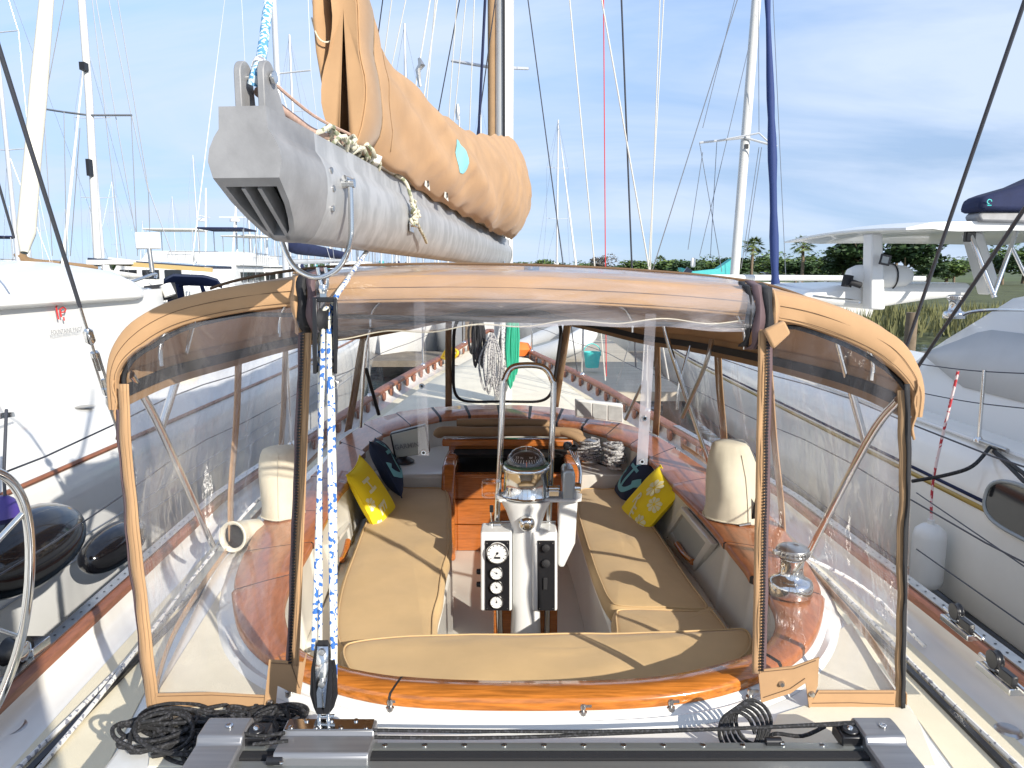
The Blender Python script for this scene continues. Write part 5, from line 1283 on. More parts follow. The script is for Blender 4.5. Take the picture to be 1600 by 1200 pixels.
# borders: left
def wavy_strip(name, m, ys_, xa, xb, dy, parent=enc, amp=2.0, th=.0):
    b = MB(); rows = []
    for i in range(41):
        py = lerp(ys_[0], ys_[1], i/40); w_ = (amp*math.sin(py*.035)+amp*.6*math.sin(py*.09))*.6
        rows.append([q(interp(xa, py)+w_, py, dy+.004*math.sin(py*.05)), q((interp(xa, py)+interp(xb, py))/2+w_*.7, py, dy-.0015), q(interp(xb, py)+w_*.3, py, dy)])
    b.grid(rows, smooth=False); o_ = b.build(name, m, parent, solid=.003)
    if name == 'curtain_border':
        b = MB()
        for c_ in (.18, .5, .84): b.tube([r_[0].lerp(r_[2], c_)+V((0, -.0035, 0)) for r_ in rows], .0009, 4)
        b.build('stitching', M['canvas_dark'], o_)
    return o_
s1 = wavy_strip('curtain_border', M['canvas'], (600, 1112), [(600, 185), (720, 190), (900, 207), (1112, 230)], [(600, 201), (720, 207), (900, 226), (1112, 250)], -.004)
wavy_strip('zip_strip', M['zip_brown'], (640, 1108), [(640, 182), (720, 186), (900, 203), (1112, 230)], [(640, 188), (720, 192), (900, 208), (1112, 234)], .006)
panel('curtain_border', M['canvas'], [(236, 1112), (244, 1083), (330, 1081), (418, 1086), (412, 1111), (330, 1108)], -.004)
stitch_line([(246, 1088), (330, 1086), (414, 1090)], -.0095, enc); stitch_line([(244, 1106), (330, 1103), (410, 1106)], -.0095, enc)
panel('corner_patch', M['canvas'], [(412, 1111), (421, 1030), (474, 1034), (480, 1018), (470, 1084), (450, 1078), (434, 1070), (430, 1112)], -.008)
stitch_line([(424, 1036), (455, 1038), (468, 1075)], -.0135, enc)
# right
s2 = wavy_strip('curtain_border', M['canvas_dark'], (610, 1108), [(610, 1402), (700, 1405), (900, 1401), (1108, 1399)], [(610, 1421), (700, 1424), (900, 1417), (1108, 1413)], -.004)  # border in the darker canvas, so its shaded side is in the colour
wavy_strip('zip_strip', M['black_matt'], (600, 1108), [(600, 1413), (700, 1417), (900, 1411), (1108, 1408)], [(600, 1421), (700, 1424), (900, 1417), (1108, 1414)], -.012, amp=2)
panel('curtain_border', M['canvas'], [(1262, 1104), (1278, 1078), (1399, 1078), (1400, 1106), (1330, 1103)], -.004)
stitch_line([(1280, 1083), (1397, 1083)], -.0095, enc); stitch_line([(1266, 1099), (1330, 1098), (1397, 1101)], -.0095, enc)
panel('corner_patch', M['canvas'], [(1189, 1097), (1184, 1046), (1240, 1040), (1279, 1026), (1277, 1070), (1264, 1107), (1258, 1066), (1235, 1082)], -.008)
stitch_line([(1190, 1050), (1240, 1045), (1275, 1032)], -.0135, enc); stitch_line([(1193, 1090), (1235, 1076), (1258, 1060)], -.0135, enc)
for px, py in ((422, 1097), (1221, 1068), (1268, 1084)):
    b = MB(); b.lathe([(0, .01), (.006, .009), (.0085, .003), (.009, 0)], q(px, py, -.012), 14, rot=ROTF); b.build('turn_button', M['steel_dull'], enc)
# vertical zip edges of the open middle bay
for x0, x1, x2, xt, ya, yb in ((487, 474, 467, 470, 520, 1040), (1185, 1199, 1207, 1203, 515, 1052)):
    sg = 1 if x0 > x1 else -1
    ta = [(520, x0), (1050, x0-(22 if sg > 0 else 0))]
    def sh(x): return [(520, x), (1050, x-(20 if sg > 0 else 0)-(10 if sg < 0 else 0))]
    wavy_strip('curtain_border', M['canvas'], (ya, yb), sh(x1), sh(x0), -.012, amp=.8)
    wavy_strip('zip_tape', M['zip_brown'], (ya, yb), sh(x2), sh(x1), -.008, amp=.8)
    b = MB()
    for i in range(110):
        py = lerp(ya, yb, i/110); px = interp(sh(x1), py)-sg*1.5; b.box(q(px, py, -.018), (.009, .004, .0042))
    b.build('zip_teeth', M['black'], enc)
# rolled zip flaps at the two corners of the bay
for xc_, sg in ((-.535, -1), (.655, 1)):
    for k, (dx, m, wd, lift) in enumerate(((0, 'black_matt', .026, .010), (.024*sg*-1, 'zip_brown', .022, .016), (.045*sg*-1, 'black_matt', .016, .008), (-.020*sg*-1, 'canvas', .016, .004))):
        xx = xc_+dx; zt = interp([(a.x, a.z) for a in ARCH[5:-6]], xx); rows = []
        for i in range(19):
            a = math.pi*i/18; r_ = .085+lift
            yy = 1.945-(.045+lift)*math.sin(a); z_ = zt-.060+(.078+lift*.6)*math.cos(a)
            if i < 3: yy = 1.99-.012*i
            rows.append([V((xx-wd/2+.004*math.sin(i*.9+k), yy, z_)), V((xx, yy-.006, z_+.0)), V((xx+wd/2+.004*math.sin(i*.7+k), yy, z_))])
        b = MB(); b.grid(rows); b.build('rolled_zip_flap', M[m], enc, solid=.006)
b = MB(); b.prism([q(1222, 500, -.02), q(1232, 520, -.02), q(1205, 545, -.02), q(1190, 515, -.02)], (0, -.02, 0)); b.build('folded_flap', M['canvas'], enc, bevel=.006)
# rolled-up clear curtain over the middle of the valance
rows = []
for i in range(61):
    x = lerp(-.51, .635, i/60); zt = interp([(a.x, a.z) for a in ARCH[5:-6]], x); dl = lerp(.145, .065, i/60)+.006*math.sin(i*.5); nz = lambda s: .006*noise.noise(V((x*6, s, 3)))
    pr = [(2.26, .036), (2.12, .030), (2.0, .020), (1.93, .012), (1.895, -.008), (1.885, -.04), (1.884, -.075), (1.888, -.09), (1.897, -.07-dl*.5), (1.91, -.012-dl)]
    rows.append([V((x, y_+nz(k), zt+z_+nz(k+5)*.7)) for k, (y_, z_) in enumerate(pr)])
b = MB(); b.grid(rows); b.build('rolled_clear_curtain', M['vinyl_roll'], enc)
b = MB(); b.tube([r_[-1] for r_ in rows], .0016, 5); b.build('curtain_edge', M['cover_cream'], enc)
for (x0, x1, ya, yb) in ((655, 662, 470, 712), (1017, 1003, 490, 726)):
    b = MB(); rr_ = []
    for i in range(15):
        py = lerp(ya, yb, i/14); px = lerp(x0, x1, i/14); rr_.append([q(px-8.5, py, -.016), q(px, py, -.019), q(px+8.5, py, -.016)])
    b.grid(rr_); st_ = b.build('clear_strap', M['vinyl_strap'], enc)
    for i in (8 if x0 < 700 else 10, 14):
        py = lerp(ya, yb, i/14)-5; px = lerp(x0, x1, i/14); b = MB(); b.lathe([(.004, .004), (.0062, .004), (.0075, 0)], q(px, py, -.020), 14, rot=ROTF); b.lathe([(0, .0015), (.004, .0015)], q(px, py, -.020), 10, mi=1, rot=ROTF); b.build('snap', [M['steel'], M['void']], st_)
b = MB(); p = W(830, 424, y=2.25); b.box(p, (.045, .02, .018)); b.lathe([(.011, .0), (.011, .014), (0, .018)], p+V((-.012, 0, .006)), 10); b.lathe([(.011, .0), (.011, .014), (0, .018)], p+V((.014, 0, .006)), 10); b.build('curtain_buckle', M['black'], enc, bevel=.003)
# stainless frame tubes
def frame(pts, r=.0115, m='steel'):
    b = MB(); b.tube(spline([W(a, c, y=d) for a, c, d in pts], 6), r, 10); return b.build('frame_tube', M[m], enc)
frame([(300, 500, 2.45), (282, 572, 2.4), (252, 668, 2.35)], .013); frame([(203, 585, 2.0), (252, 672, 2.33), (332, 852, 2.9)], .0125)
frame([(1310, 535, 2.40), (1352, 692, 2.4)], .0125); frame([(1404, 625, 2.0), (1355, 690, 2.2), (1262, 868, 2.75)], .0125)
frame([(1037, 505, 3.9), (1052, 560, 3.9), (1112, 735, 3.9)], .012); frame([(1112, 530, 3.6), (1102, 570, 3.6), (1066, 652, 3.8)], .011, 'steel_dull')
frame([(577, 515, 4.6), (570, 560, 4.6), (563, 668, 4.6)], .011); frame([(572, 576, 4.6), (592, 648, 4.7)], .012, 'black'); frame([(1003, 600, 4.5), (977, 656, 4.6)], .010, 'steel_dull')
frame([(1078, 540, 4.0), (1062, 600, 4.0), (1058, 640, 4.0)], .008)
# main bows of the frame under the canvas
for t in (.10, .38, .66):
    rr_ = roof_row(t); b = MB(); b.tube([p+V((0, 0, -.018)) for p in rr_[2:-2]], .0115, 8); b.build('frame_bow', M['steel'], enc)
# ---------------- catamaran on the left ----------------
def loft(secs_fn, ys_, mi=0, cu=False):
    b = MB(); b.grid([[V((x, y, z)) for x, z in secs_fn(y)] for y in ys_], cu=cu); return b
catL = thing('catamaran', 'large white catamaran alongside on the left with rounded roof, rub rail and red logo', 'catamaran', (-3, 4, WATER))
def bow(y, y0, y1): return max(0, min(1, (y-y0)/(y1-y0)))**2
yL = [-3+i*.4 for i in range(48)]
def secL(y):
    k = bow(y, 9, 16)*1.2
    return [(-2.75-k, .3), (-2.42-k*.9, .45), (-2.30-k*.8, .9), (-2.27-k*.6, 1.4), (-2.30-k*.5, 1.80), (-2.33-k*.5, 1.93), (-2.36-k*.5, 1.985), (-2.385-k*.5, 1.995), (-2.42-k*.5, 2.07), (-2.52-k*.5, 2.16), (-2.66-k*.5, 2.20), (-2.95-k*.5, 2.22)]
loft(secL, yL).build('hull', M['hull_white'], catL)
b = MB(); b.tube([V((secL(y)[6][0]+.012, y, 1.985)) for y in yL], .013, 6); b.build('rub_rail', M['rail_wood'], catL)
b = MB(); b.tube([V((secL(y)[3][0]+.006, y, 1.62)) for y in yL], .004, 5); b.tube([V((secL(y)[3][0]+.0, y, 1.52)) for y in yL], .004, 5); b.build('hull_line', M['wire'], catL)
def wallL(y):
    k = max(0, y-6.2); k2 = .9*k*k
    return [(-2.90-k2*.6, 2.20), (-2.93-k2*.75, 2.30), (-2.97-k2, 2.62), (-2.985-k2*1.02, 2.86)]
loft(wallL, [-3+i*.3 for i in range(31)]+[6.2+i*.15 for i in range(12)]).build('cabin_side', M['gelcoat_far'], catL)
def roofL(y):
    k = max(0, y-5.75); k2 = 1.3*k*k; f = max(0, 1-max(0, y-5.5)*.28)
    return [(-3.25-k2, 2.80), (-2.95-k2, 2.785), (-2.90-k2, 2.81), (-2.90-k2, 2.86), (-2.97-k2, 2.92), (-3.15-k2, 2.98+.03*f), (-3.6-k2, 3.02+.06*f), (-4.4-k2, 3.03+.09*f), (-6.5-k2, 3.04+.11*f), (-9, 3.04+.11*f)]
loft(roofL, [-3+i*.3 for i in range(28)]+[5.3+i*.1 for i in range(15)]).build('roof', M['white_paint'], catL)
for (xa, ya), (xb, yb) in (((0, 460), (92, 452)), ((104, 458), (162, 450)), ((172, 452), (242, 428))):
    b = MB(); pa, pb = W(xa, ya, x=-3.12-.27*max(0, 5-4)**2*.5), W(xb, yb, x=-3.3-.02*(xb/40)); pa = W(xa, ya, y=4.4+xa*.0075); pb = W(xb, yb, y=4.4+xb*.0078)
    b.tube(spline([pa+V((0, 0, -.05)), pa, pa.lerp(pb, .5), pb, pb+V((0, 0, -.04))], 5), .012, 8); b.build('grab_rail', M['steel'], catL)
c = W(88, 488, x=-2.985)
b = MB(); xd = V((.0, 1, 0)).normalized(); yd = V((-.12, 0, 1)).normalized(); 
wp = V((c.x+.035, c.y, c.z))
def lg(x, y): return wp+xd*x*.95+yd*y*.62
def stroke(pts, r): b.tube([lg(*p) for p in pts], r, 5)
stroke([(-.05, -.07), (-.05, .06), (-.01, .10), (.05, .10)], .0050); stroke([(-.015, -.05), (-.015, .03), (.03, .055), (.055, .03), (.035, .0), (-.01, .0)], .0050); stroke([(.01, -.05), (.01, -.09)], .005)
b.build('logo_mark', M['red'], catL)
b = MB(); lettering(b, 'FOUNTAINE PAJOT', .040, lg(0, -.20), xd, yd, bold=.0, lift=.012); b.build('lettering', M['grey_letters'], catL, recalc=False)
b = MB(); p = W(108, 638, y=4.4); b.lathe([(0, .004), (.05, .004), (.06, 0)], V((-2.60, p.y, 2.19)), 20); b.build('deck_cap', M['steel_dull'], catL)
b = MB(); b.prism([W(0, 655, y=3.6), W(20, 652, y=3.75), W(18, 645, y=3.75), W(0, 646, y=3.6)], (0, .02, 0)); b.build('cleat', M['steel'], catL)
# fitting, barbecue and sign panel by the roof corner
b = MB(); p = W(232, 400, y=7); b.tube([W(238, 425, y=7), W(233, 388, y=7)], .022, 8); b.build('panel_pole', M['steel_dull'], catL)
b = MB(); b.box(W(231, 376, y=7), (.235, .03, .155)); b.build('white_panel', M['white_paint'], catL, bevel=.015, seg=3)
bbq = thing('stowed_fender', 'grey and white rolled gear lashed beside the navy cover at the catamaran roof corner', 'gear roll', tuple(W(240, 470, y=6.6)))
b = MB(); c = W(245, 458, y=6.6); b.tube([c+V((-.10, 0, -.01)), c+V((.13, .1, .02))], .075, 14); b.build('roll', M['black_matt'], bbq)
b = MB(); c2 = W(233, 462, y=6.5); b.lathe([(.025, .0), (.06, .0), (.07, .02), (.06, .05), (.025, .05)], c2, 20, rot=ROTF); b.tube([W(258, 445, y=6.5), W(266, 462, y=6.5)], .05, 10); b.build('end_disc', M['white_plastic'], bbq)
# solar panels on a rack beyond the roof
sp = thing('solar_rack', 'long thin solar panel rack with yellow edge behind the left catamaran roof', 'solar panels', tuple(W(250, 420, y=9)))
b = MB(); b.box(W(255, 412, y=9.2), (1.35, .9, .035), rot=Matrix.Rotation(R(4), 3, 'Y')); b.build('panel', M['solar'], sp)
b = MB(); b.box(W(248, 416, y=8.7), (1.25, .03, .05), rot=Matrix.Rotation(R(4), 3, 'Y')); b.build('rack_edge', mat('tan_edge', (.5, .36, .15), .6), sp)
b = MB(); b.box(W(190, 410, y=8.9), (.5, .6, .05)); b.tube([W(170, 405, y=8.8), W(330, 421, y=8.8)], .022, 8); b.build('rack_rail', M['white_paint'], sp)
cvn = thing('canvas_dodger', 'navy blue canvas dodger with clear windows behind the left catamaran', 'canopy', tuple(W(300, 455, y=10)))
b = MB(); rows = []
for i in range(13):
    px = lerp(256, 347, i/12); t0_ = interp([(256, 436), (270, 428), (320, 430), (340, 436), (347, 446)], px); rows.append([W(px, t0_, y=10.3), W(px, t0_+4, y=9.9), W(px, interp([(256, 452), (290, 446), (347, 448)], px), y=9.85)])
b.grid(rows); b.build('dodger_top', M['navy'], cvn, solid=.01)
b = MB(); b.add([W(262, 440, y=9.85), W(286, 446, y=9.86), W(292, 490, y=9.8), (W(262, 490, y=9.8))], [(0, 1, 2, 3)]); b.add([W(312, 446, y=9.84), W(318, 446, y=9.84), W(330, 480, y=9.8), (W(322, 480, y=9.8))], [(0, 1, 2, 3)]); b.build('dodger_side', M['navy'], cvn, solid=.01)
# black fenders between the hulls
def fender_ball(px, py, y, r, ln, name, label, m='rubber', capm=None):
    c = W(px, py, y=y); t = thing(name, label, 'fender', tuple(c-V((0, 0, r))), 'fenders between the boats')
    b = MB(); prof = [(r*math.sin(a)**.8, -ln/2*math.cos(a)) for a in [math.pi*k/20 for k in range(21)]]
    b.lathe(prof, c, 30, rot=Matrix.Rotation(R(90), 3, 'X')); body = b.build('fender_body', M[m], t)
    return t, c
t, c = fender_ball(38, 858, 2.75, .155, .62, 'fender', 'big glossy black fender with purple neck at the far left between the hulls')
b = MB(); b.lathe([(.07, 0), (.06, .03), (.035, .065), (.015, .08), (0, .08)], W(8, 806, y=2.72), 20); b.build('neck', mat('purple', (.06, .04, .22), .4), t)
b = MB(); b.tube([W(8, 782, y=2.72), W(6, 740, y=2.72), W(10, 640, y=2.9)], .006, 6); b.build('lanyard', M['wire_dark'], t)
t, c = fender_ball(178, 852, 3.55, .105, .5, 'fender', 'smaller black fender partly behind the left curtain')
t, c = fender_ball(395, 762, 4.6, .12, .3, 'fender', 'pale round fender seen through the left clear curtain', 'cover_cream')
# ---------------- catamaran on the right ----------------
catR = thing('catamaran', 'white catamaran alongside on the right with blue and gold stripe and oval hull port', 'catamaran', (3, 4, WATER))
yR = [-3+i*.4 for i in range(50)]
def secR(y):
    k = bow(y, 10, 17)*.8
    return [(3.2+k, .6), (2.70+k, .95), (2.63+k, 1.05), (2.62+k*.9, 1.3), (2.64+k*.8, 1.65), (2.68+k*.7, 1.88), (2.73+k*.7, 1.955), (2.80+k*.7, 1.985), (2.95+k*.7, 1.99), (3.4+k*.7, 2.0), (5+k*.3, 2.03)]
loft(secR, yR).build('hull', M['hull_cream'], catR)
b = MB(); b.grid([[V((secR(y)[1][0]-.075, y, .93)), V((secR(y)[2][0]-.012, y, 1.065))] for y in yR]); b.build('boot_stripe', M['black'], catR, solid=.01)
for z0_, z1_, m in ((1.715, 1.735, 'navy'), (1.672, 1.70, None)):
    b = MB()
    def hx(y, z): return interp([(q_[1], q_[0]) for q_ in secR(y)[2:7]], z)-.004
    b.grid([[V((hx(y, z0_-.0), y, z0_)), V((hx(y, z1_), y, z1_))] for y in [3.86+i*.4 for i in range(26)]]); b.build('hull_stripe', M[m] if m else mat('gold', (.42, .28, .06), .4), catR, solid=.003)
c0 = W(1585, 795, x=2.65)
b = MB(); rot = Matrix(((0, 0, -1), (1, 0, 0), (0, -1, 0)))
ov = []
for k in range(40):
    a = k/40*2*math.pi; ov.append((math.copysign(abs(math.cos(a))**.6, math.cos(a))*.34, math.copysign(abs(math.sin(a))**.75, math.sin(a))*.125))
cy = c0.y-.10; cz = c0.z
b.add([V((hx(cy+x, cz+z)-.006, cy+x, cz+z)) for x, z in ov], [tuple(range(40))], 0, False); b.build('hull_port', M['window_dark'], catR)
b = MB(); b.tube([V((hx(cy+x, cz+z)-.004, cy+x, cz+z)) for x, z in ov], .012, 8, closed=True); b.build('port_frame', M['window_grey'], catR)
b = MB(); b.lathe([(.05, .0), (.065, .008), (.05, .012), (.042, .008), (0, .008)], V((hx(cy-.25, cz)-.004, cy-.22, cz-.01)), 20, rot=Matrix(((0, 0, -1), (0, 1, 0), (1, 0, 0)))); b.build('port_vent', M['black_matt'], catR)
b = MB(); b.tube([V((secR(y)[7][0]-.01, y, 2.0)) for y in yR], .012, 6); b.build('toe_rail', M['white_paint'], catR)
# coachroof with sloping grey window, tapering forward
def houseR(y):
    k = max(0, y-5.2); x0 = 3.05+.10*k*k; top = 2.86-.50*max(0, y-5.1)
    top = max(top, 2.08)
    return [(x0, 1.99), (x0+.02, 2.06), (x0+.30, lerp(2.06, top, .85)), (x0+.40, lerp(2.06, top, .95)), (x0+.6, top), (x0+1.1, top+.07*min(1, max(0, 6.4-y))), (x0+1.8, top+.12*min(1, max(0, 6.4-y))), (x0+4, top+.13)]
loft(houseR, [-3+i*.3 for i in range(34)]).build('coachroof', M['gelcoat_far'], catR)
b = MB(); rows = []
for i in range(22):
    y = 2.4+i*.155; h = houseR(min(y, 5.2)); h = [(a__, b__) for a__, b__ in h]; a_, c_ = V((h[1][0], y, h[1][1])), V((h[2][0], y, h[2][1])); lo_ = .22+(.0 if i < 17 else (i-17)*.06); hi_ = .80*(1 if i < 19 else 1-(i-18)*.12); rows.append([a_.lerp(c_, s)+V((-.008, 0, .004)) for s in (lo_, (lo_+hi_)/2, max(hi_, lo_+.05))])
b.grid(rows); b.build('window_cover', mat('cover_grey', (.50, .51, .51), .45, var=.08, vscale=3), catR, solid=.006)
b = MB(); pts = [W(1505, 492, y=5.0), W(1520, 487, y=4.95), W(1560, 484, y=4.8), W(1640, 486, y=4.6)]; b.tube(spline(pts, 5), .012, 6); b.build('grab_rail', M['steel'], catR)
w3 = winch(W(1492, 478, y=5.6)-V((0, 0, .09)), 1.0, 'winch', 'chrome winch on the coachroof of the right catamaran', None)
# targa hardtop, posts, dinghy platform and outboard
ht = thing('flybridge_hardtop', 'white moulded hardtop on posts above the right catamaran', 'hardtop', tuple(W(1480, 440, y=7.4)))
b = MB(); rows = []
for i in range(25):
    px = 1336+i*18; e = min(1, (px-1336)/60.0); th = .02+.07*e
    row = []
    for j in range(11):
        yy = 6.3+j*.28; zt = W(px, interp([(1336, 358), (1370, 350), (1480, 348), (1600, 349), (1760, 352)], px), y=7.2).z; x_ = W(px, 400, y=7.2).x
        row.append(V((x_, yy, zt-.04*abs(j-5)/5.0*(abs(j-5)/5.0))))
    rows.append((row, th))
top = [r_ for r_, _ in rows]; bot = [[p-V((0, 0, th*.9)) for p in r_] for r_, th in rows]
full = [t_+list(reversed(u_)) for t_, u_ in zip(top, bot)]
b.grid(full, cu=True); b.add(full[0], [tuple(range(len(full[0])))], 0, False); b.build('roof_panel', M['white_paint'], ht)
def slab(name, pts, y, th, m, parent, bevel=.02):
    b = MB(); b.prism([W(a, c_, y=y) for a, c_ in pts], (0, th, 0)); return b.build(name, m, parent, bevel=bevel)
slab('front_post', [(1360, 484), (1384, 484), (1380, 364), (1362, 364)], 7.0, .18, M['white_paint'], ht)
slab('rear_post', [(1545, 462), (1564, 446), (1537, 362), (1518, 364)], 7.2, .18, M['gelcoat_far'], ht)
b = MB(); b.tube([W(1516, 366, y=6.6), W(1554, 465, y=6.4)], .022, 8); b.tube([W(1588, 362, y=6.6), W(1552, 462, y=6.4)], .020, 8); b.tube([W(1578, 380, y=6.8), W(1602, 430, y=6.8)], .018, 8); b.build('strut', M['steel'], ht)
b = MB(); b.box(W(1515, 370, y=6.6), (.09, .05, .09)); b.build('mount', M['black'], ht, bevel=.01)
slab('platform', [(1250, 468), (1300, 478), (1365, 484), (1390, 478), (1455, 468), (1520, 462), (1520, 442), (1390, 444), (1310, 446), (1262, 456)], 7.2, 1.6, M['white_paint'], ht, .05)
b = MB(); b.tube(spline([W(1270, 462, y=7.1), W(1290, 465, y=7.1), W(1340, 470, y=7.1), W(1342, 474, y=7.1)], 4), .012, 6); b.build('platform_rail', M['steel'], ht)
ob_ = thing('outboard_motor', 'grey white outboard motor lying on the right catamaran platform beside the post', 'outboard motor', tuple(W(1365, 448, y=7.15)))
b = MB(); c_ = W(1372, 432, y=7.25); 
rows = []
for i, (f, r_) in enumerate(((-.30, .02), (-.29, .08), (-.22, .115), (-.05, .125), (.12, .12), (.25, .11), (.31, .07), (.32, .02))):
    rows.append([c_+V((f, r_*math.cos(a), r_*.95*math.sin(a))) for a in [k/20*6.283 for k in range(20)]])
b.grid(rows, cu=True); b.build('cowling', M['white_plastic'], ob_)
b = MB(); b.tube([W(1326, 430, y=7.1), W(1322, 448, y=7.1)], .05, 8); b.tube([W(1328, 440, y=7.05), W(1345, 446, y=7.05)], .03, 8); b.build('bracket', M['black_matt'], ob_)
b = MB(); b.tube([c_+V((.13, .127*math.cos(a), .122*math.sin(a))) for a in [k/20*6.283 for k in range(20)]], .008, 5, closed=True); b.build('strap', M['black'], ob_)
sl = thing('solar_lamp', 'small square black solar lamp clamped to the hardtop post', 'lamp', tuple(W(1383, 412, y=6.9)))
b = MB(); b.box(W(1383, 406, y=6.9), (.10, .02, .10), rot=Matrix.Rotation(R(12), 3, 'Y')); b.build('lamp_housing', M['black'], sl, bevel=.006)
b = MB(); b.box(W(1383, 406, y=6.885), (.06, .008, .06), rot=Matrix.Rotation(R(12), 3, 'Y')); b.build('lamp_panel', M['window_grey'], sl)
bc = thing('covered_boom', 'navy boom cover with a small pale emblem at the upper right edge', 'boom', tuple(W(1570, 345, y=6.2)))
slab('boom_cover', [(1530, 330), (1640, 330), (1640, 270), (1600, 288), (1558, 300), (1536, 308)], 6.2, .30, M['navy'], bc, .04)
slab('boom_end', [(1533, 347), (1640, 349), (1640, 330), (1534, 330), (1528, 337)], 6.25, .2, M['cast_grey'], bc, .03)
b = MB(); c_ = W(1546, 315, y=6.17); b.tube([c_+V((.018*math.cos(a), 0, .018*math.sin(a))) for a in [k/12*6.283 for k in range(10)]], .004, 5); b.tube([c_+V((-.014, 0, -.03)), c_+V((.018, 0, -.03))], .004, 5); b.build('emblem', M['teal_bright'], bc)
# items on the right cat deck: stanchion, rope fender, mooring cleat and lines
st = thing('stanchion', 'thin steel stanchion on the right catamaran deck edge', 'stanchion', tuple(W(1530, 688, x=2.78)))
b = MB(); b.tube([W(1529, 690, x=2.78), W(1538, 578, x=2.78)], .011, 8); b.lathe([(.03, 0), (.03, .01), (.013, .03)], W(1529, 690, x=2.78), 12); b.build('post', M['steel'], st)
b = MB()
for p0, p1 in (((1430, 568), (1640, 585)), ((1430, 612), (1640, 642))):
    a, c_ = W(*p0, x=2.80), W(*p1, x=2.80); b.tube(spline([a, a.lerp(c_, .5)+V((0, 0, -.015)), c_], 6), .0035, 5)
b.build('lifeline', M['wire_dark'], st)
fr_t = thing('fender', 'white cylindrical fender hanging on a red flecked rope beside the right catamaran', 'fender', tuple(W(1450, 915, x=2.5)), 'fenders between the boats')
b = MB(); c_ = W(1450, 868, x=2.50); rr_ = .092; b.lathe([(0, -.21), (.05, -.205), (rr_*.9, -.18), (rr_, -.14), (rr_, .12), (rr_*.9, .16), (.05, .19), (.02, .20), (.02, .225), (0, .225)], c_, 28); b.build('fender_body', M['white_plastic'], fr_t)
b = MB(); b.tube(spline([c_+V((0, 0, .22)), W(1460, 740, x=2.52), W(1497, 580, x=2.58)], 8), .008, 7); b.build('lanyard', M['rope_red'], fr_t)
mc = thing('mooring_cleat', 'dark mooring cleat with crossing black lines on the right catamaran deck edge', 'cleat', tuple(W(1552, 706, x=2.76)))
b = MB(); c_ = W(1552, 704, x=2.77); b.tube([c_+V((0, -.12, .03)), c_+V((0, .12, .03))], .012, 8); b.box(c_+V((0, 0, .01)), (.03, .10, .03)); b.build('cleat_horns', M['steel_dull'], mc)
b = MB(); b.tube(spline([W(1425, 752, x=2.40), W(1480, 742, x=2.52), W(1520, 728, x=2.6), c_+V((-.02, 0, .02))], 6), .011, 7); b.tube([c_, W(1600, 740, x=2.55), W(1640, 790, x=2.3)], .011, 7); b.tube([c_, W(1578, 730, x=2.62), W(1600, 752, x=2.5), W(1640, 770, x=2.4)], .011, 7); b.build('mooring_line', M['rope_black'], mc)
b = MB()
for p0, p1, x0_, x1_ in (((1432, 770), (1640, 912), 2.3, 2.2), ((1432, 858), (1640, 1004), 2.1, 2.0)): b.tube([W(*p0, x=x0_), W(*p1, x=x1_)], .0035, 5)
tag(b.build('wire_line', M['wire_dark']), 'two thin grey lines slanting down in front of the right catamaran hull', 'wire')
# finger pier between the boats
b = MB(); b.box((2.25, 2.5, .87), (.86, 9, .10)); pier = thing('finger_pier', 'brown weathered finger pier between the yacht and the right catamaran', 'pier', (2.25, 2.5, WATER)); b.build('decking', M['pier'], pier)
for y in (-1.5, 3.0, 6.9): b = MB(); b.tube([(2.25, y, -.2), (2.25, y, .84)], .12, 10); b.build('pile', M['bark'], pier)
b = MB(); rng = random.Random(3); c_ = W(1530, 965, z=.94); pts = []
for k in range(70):
    a = k*.6; rr_ = .10+.004*k/2+.015*math.sin(k); pts.append(c_+V((rr_*1.5*math.cos(a), rr_*math.sin(a), .004*(k % 9)+.01)))
b.tube(spline(pts, 3), .014, 7); tag(b.build('rope_coil', M['rope_black']), 'flat coil of dark mooring rope lying on the brown finger pier', 'rope')
b = MB(); b.tube(spline([c_+V((.1, -.1, .02)), W(1590, 1010, z=.94), W(1650, 1040, z=.95)], 5), .03, 8); b.tube(spline([c_+V((-.1, .2, .02)), W(1480, 925, z=.94), W(1560, 960, z=.96)], 5), .02, 8); tag(b.build('mooring_line', M['rope_black']), 'thick dark mooring line running along the brown finger pier', 'rope')

# ---------------- marina beyond the bow ----------------
b = MB(); b.box((2, 17.5, .95), (60, 2.0, .14)); dock = thing('dock', 'long grey main dock crossing beyond the bow of the yacht', 'dock', (2, 17.5, WATER)); b.build('decking', M['pier'], dock)
for k in range(12): b = MB(); b.tube([(-26+k*5, 16.6, 0), (-26+k*5, 16.6, 2.1)], .13, 8); b.build('pile', M['bark'], dock)
def boat_hull(L_, B_, H_, m, parent, deckm=None, sheer=.25, dark=False):
    """hull along +y from transom 0 to bow L_, sitting on z=0 water"""
    b = MB(); rows = []
    for i in range(15):
        t = i/14; hw_ = B_/2*(1-max(0, (t-.35)/.65)**2.2)*(.86+.14*min(1, t*4)); y_ = L_*t; s_ = H_*(1+sheer*(t-.3)**2*1.6)
        rows.append([V((-hw_, y_, s_)), V((-hw_*.97, y_-.05*t*L_*.3, H_*.5)), V((-hw_*.75, y_-.09*t*L_*.3*1.6, 0)), V((0, y_-.15*t*L_*.3*1.6, -.2)), V((hw_*.75, y_-.09*t*L_*.3*1.6, 0)), V((hw_*.97, y_-.05*t*L_*.3, H_*.5)), V((hw_, y_, s_))])
    b.grid(rows); b.add(rows[0], [tuple(range(7))], 0, False)
    for r0, r1 in zip(rows, rows[1:]): b.add([r0[0]-V((0, 0, .04)), r0[6]-V((0, 0, .04)), r1[6]-V((0, 0, .04)), r1[0]-V((0, 0, .04))], [(0, 1, 2, 3)], 0, False)
    return b.build('hull', m, parent, local=True)
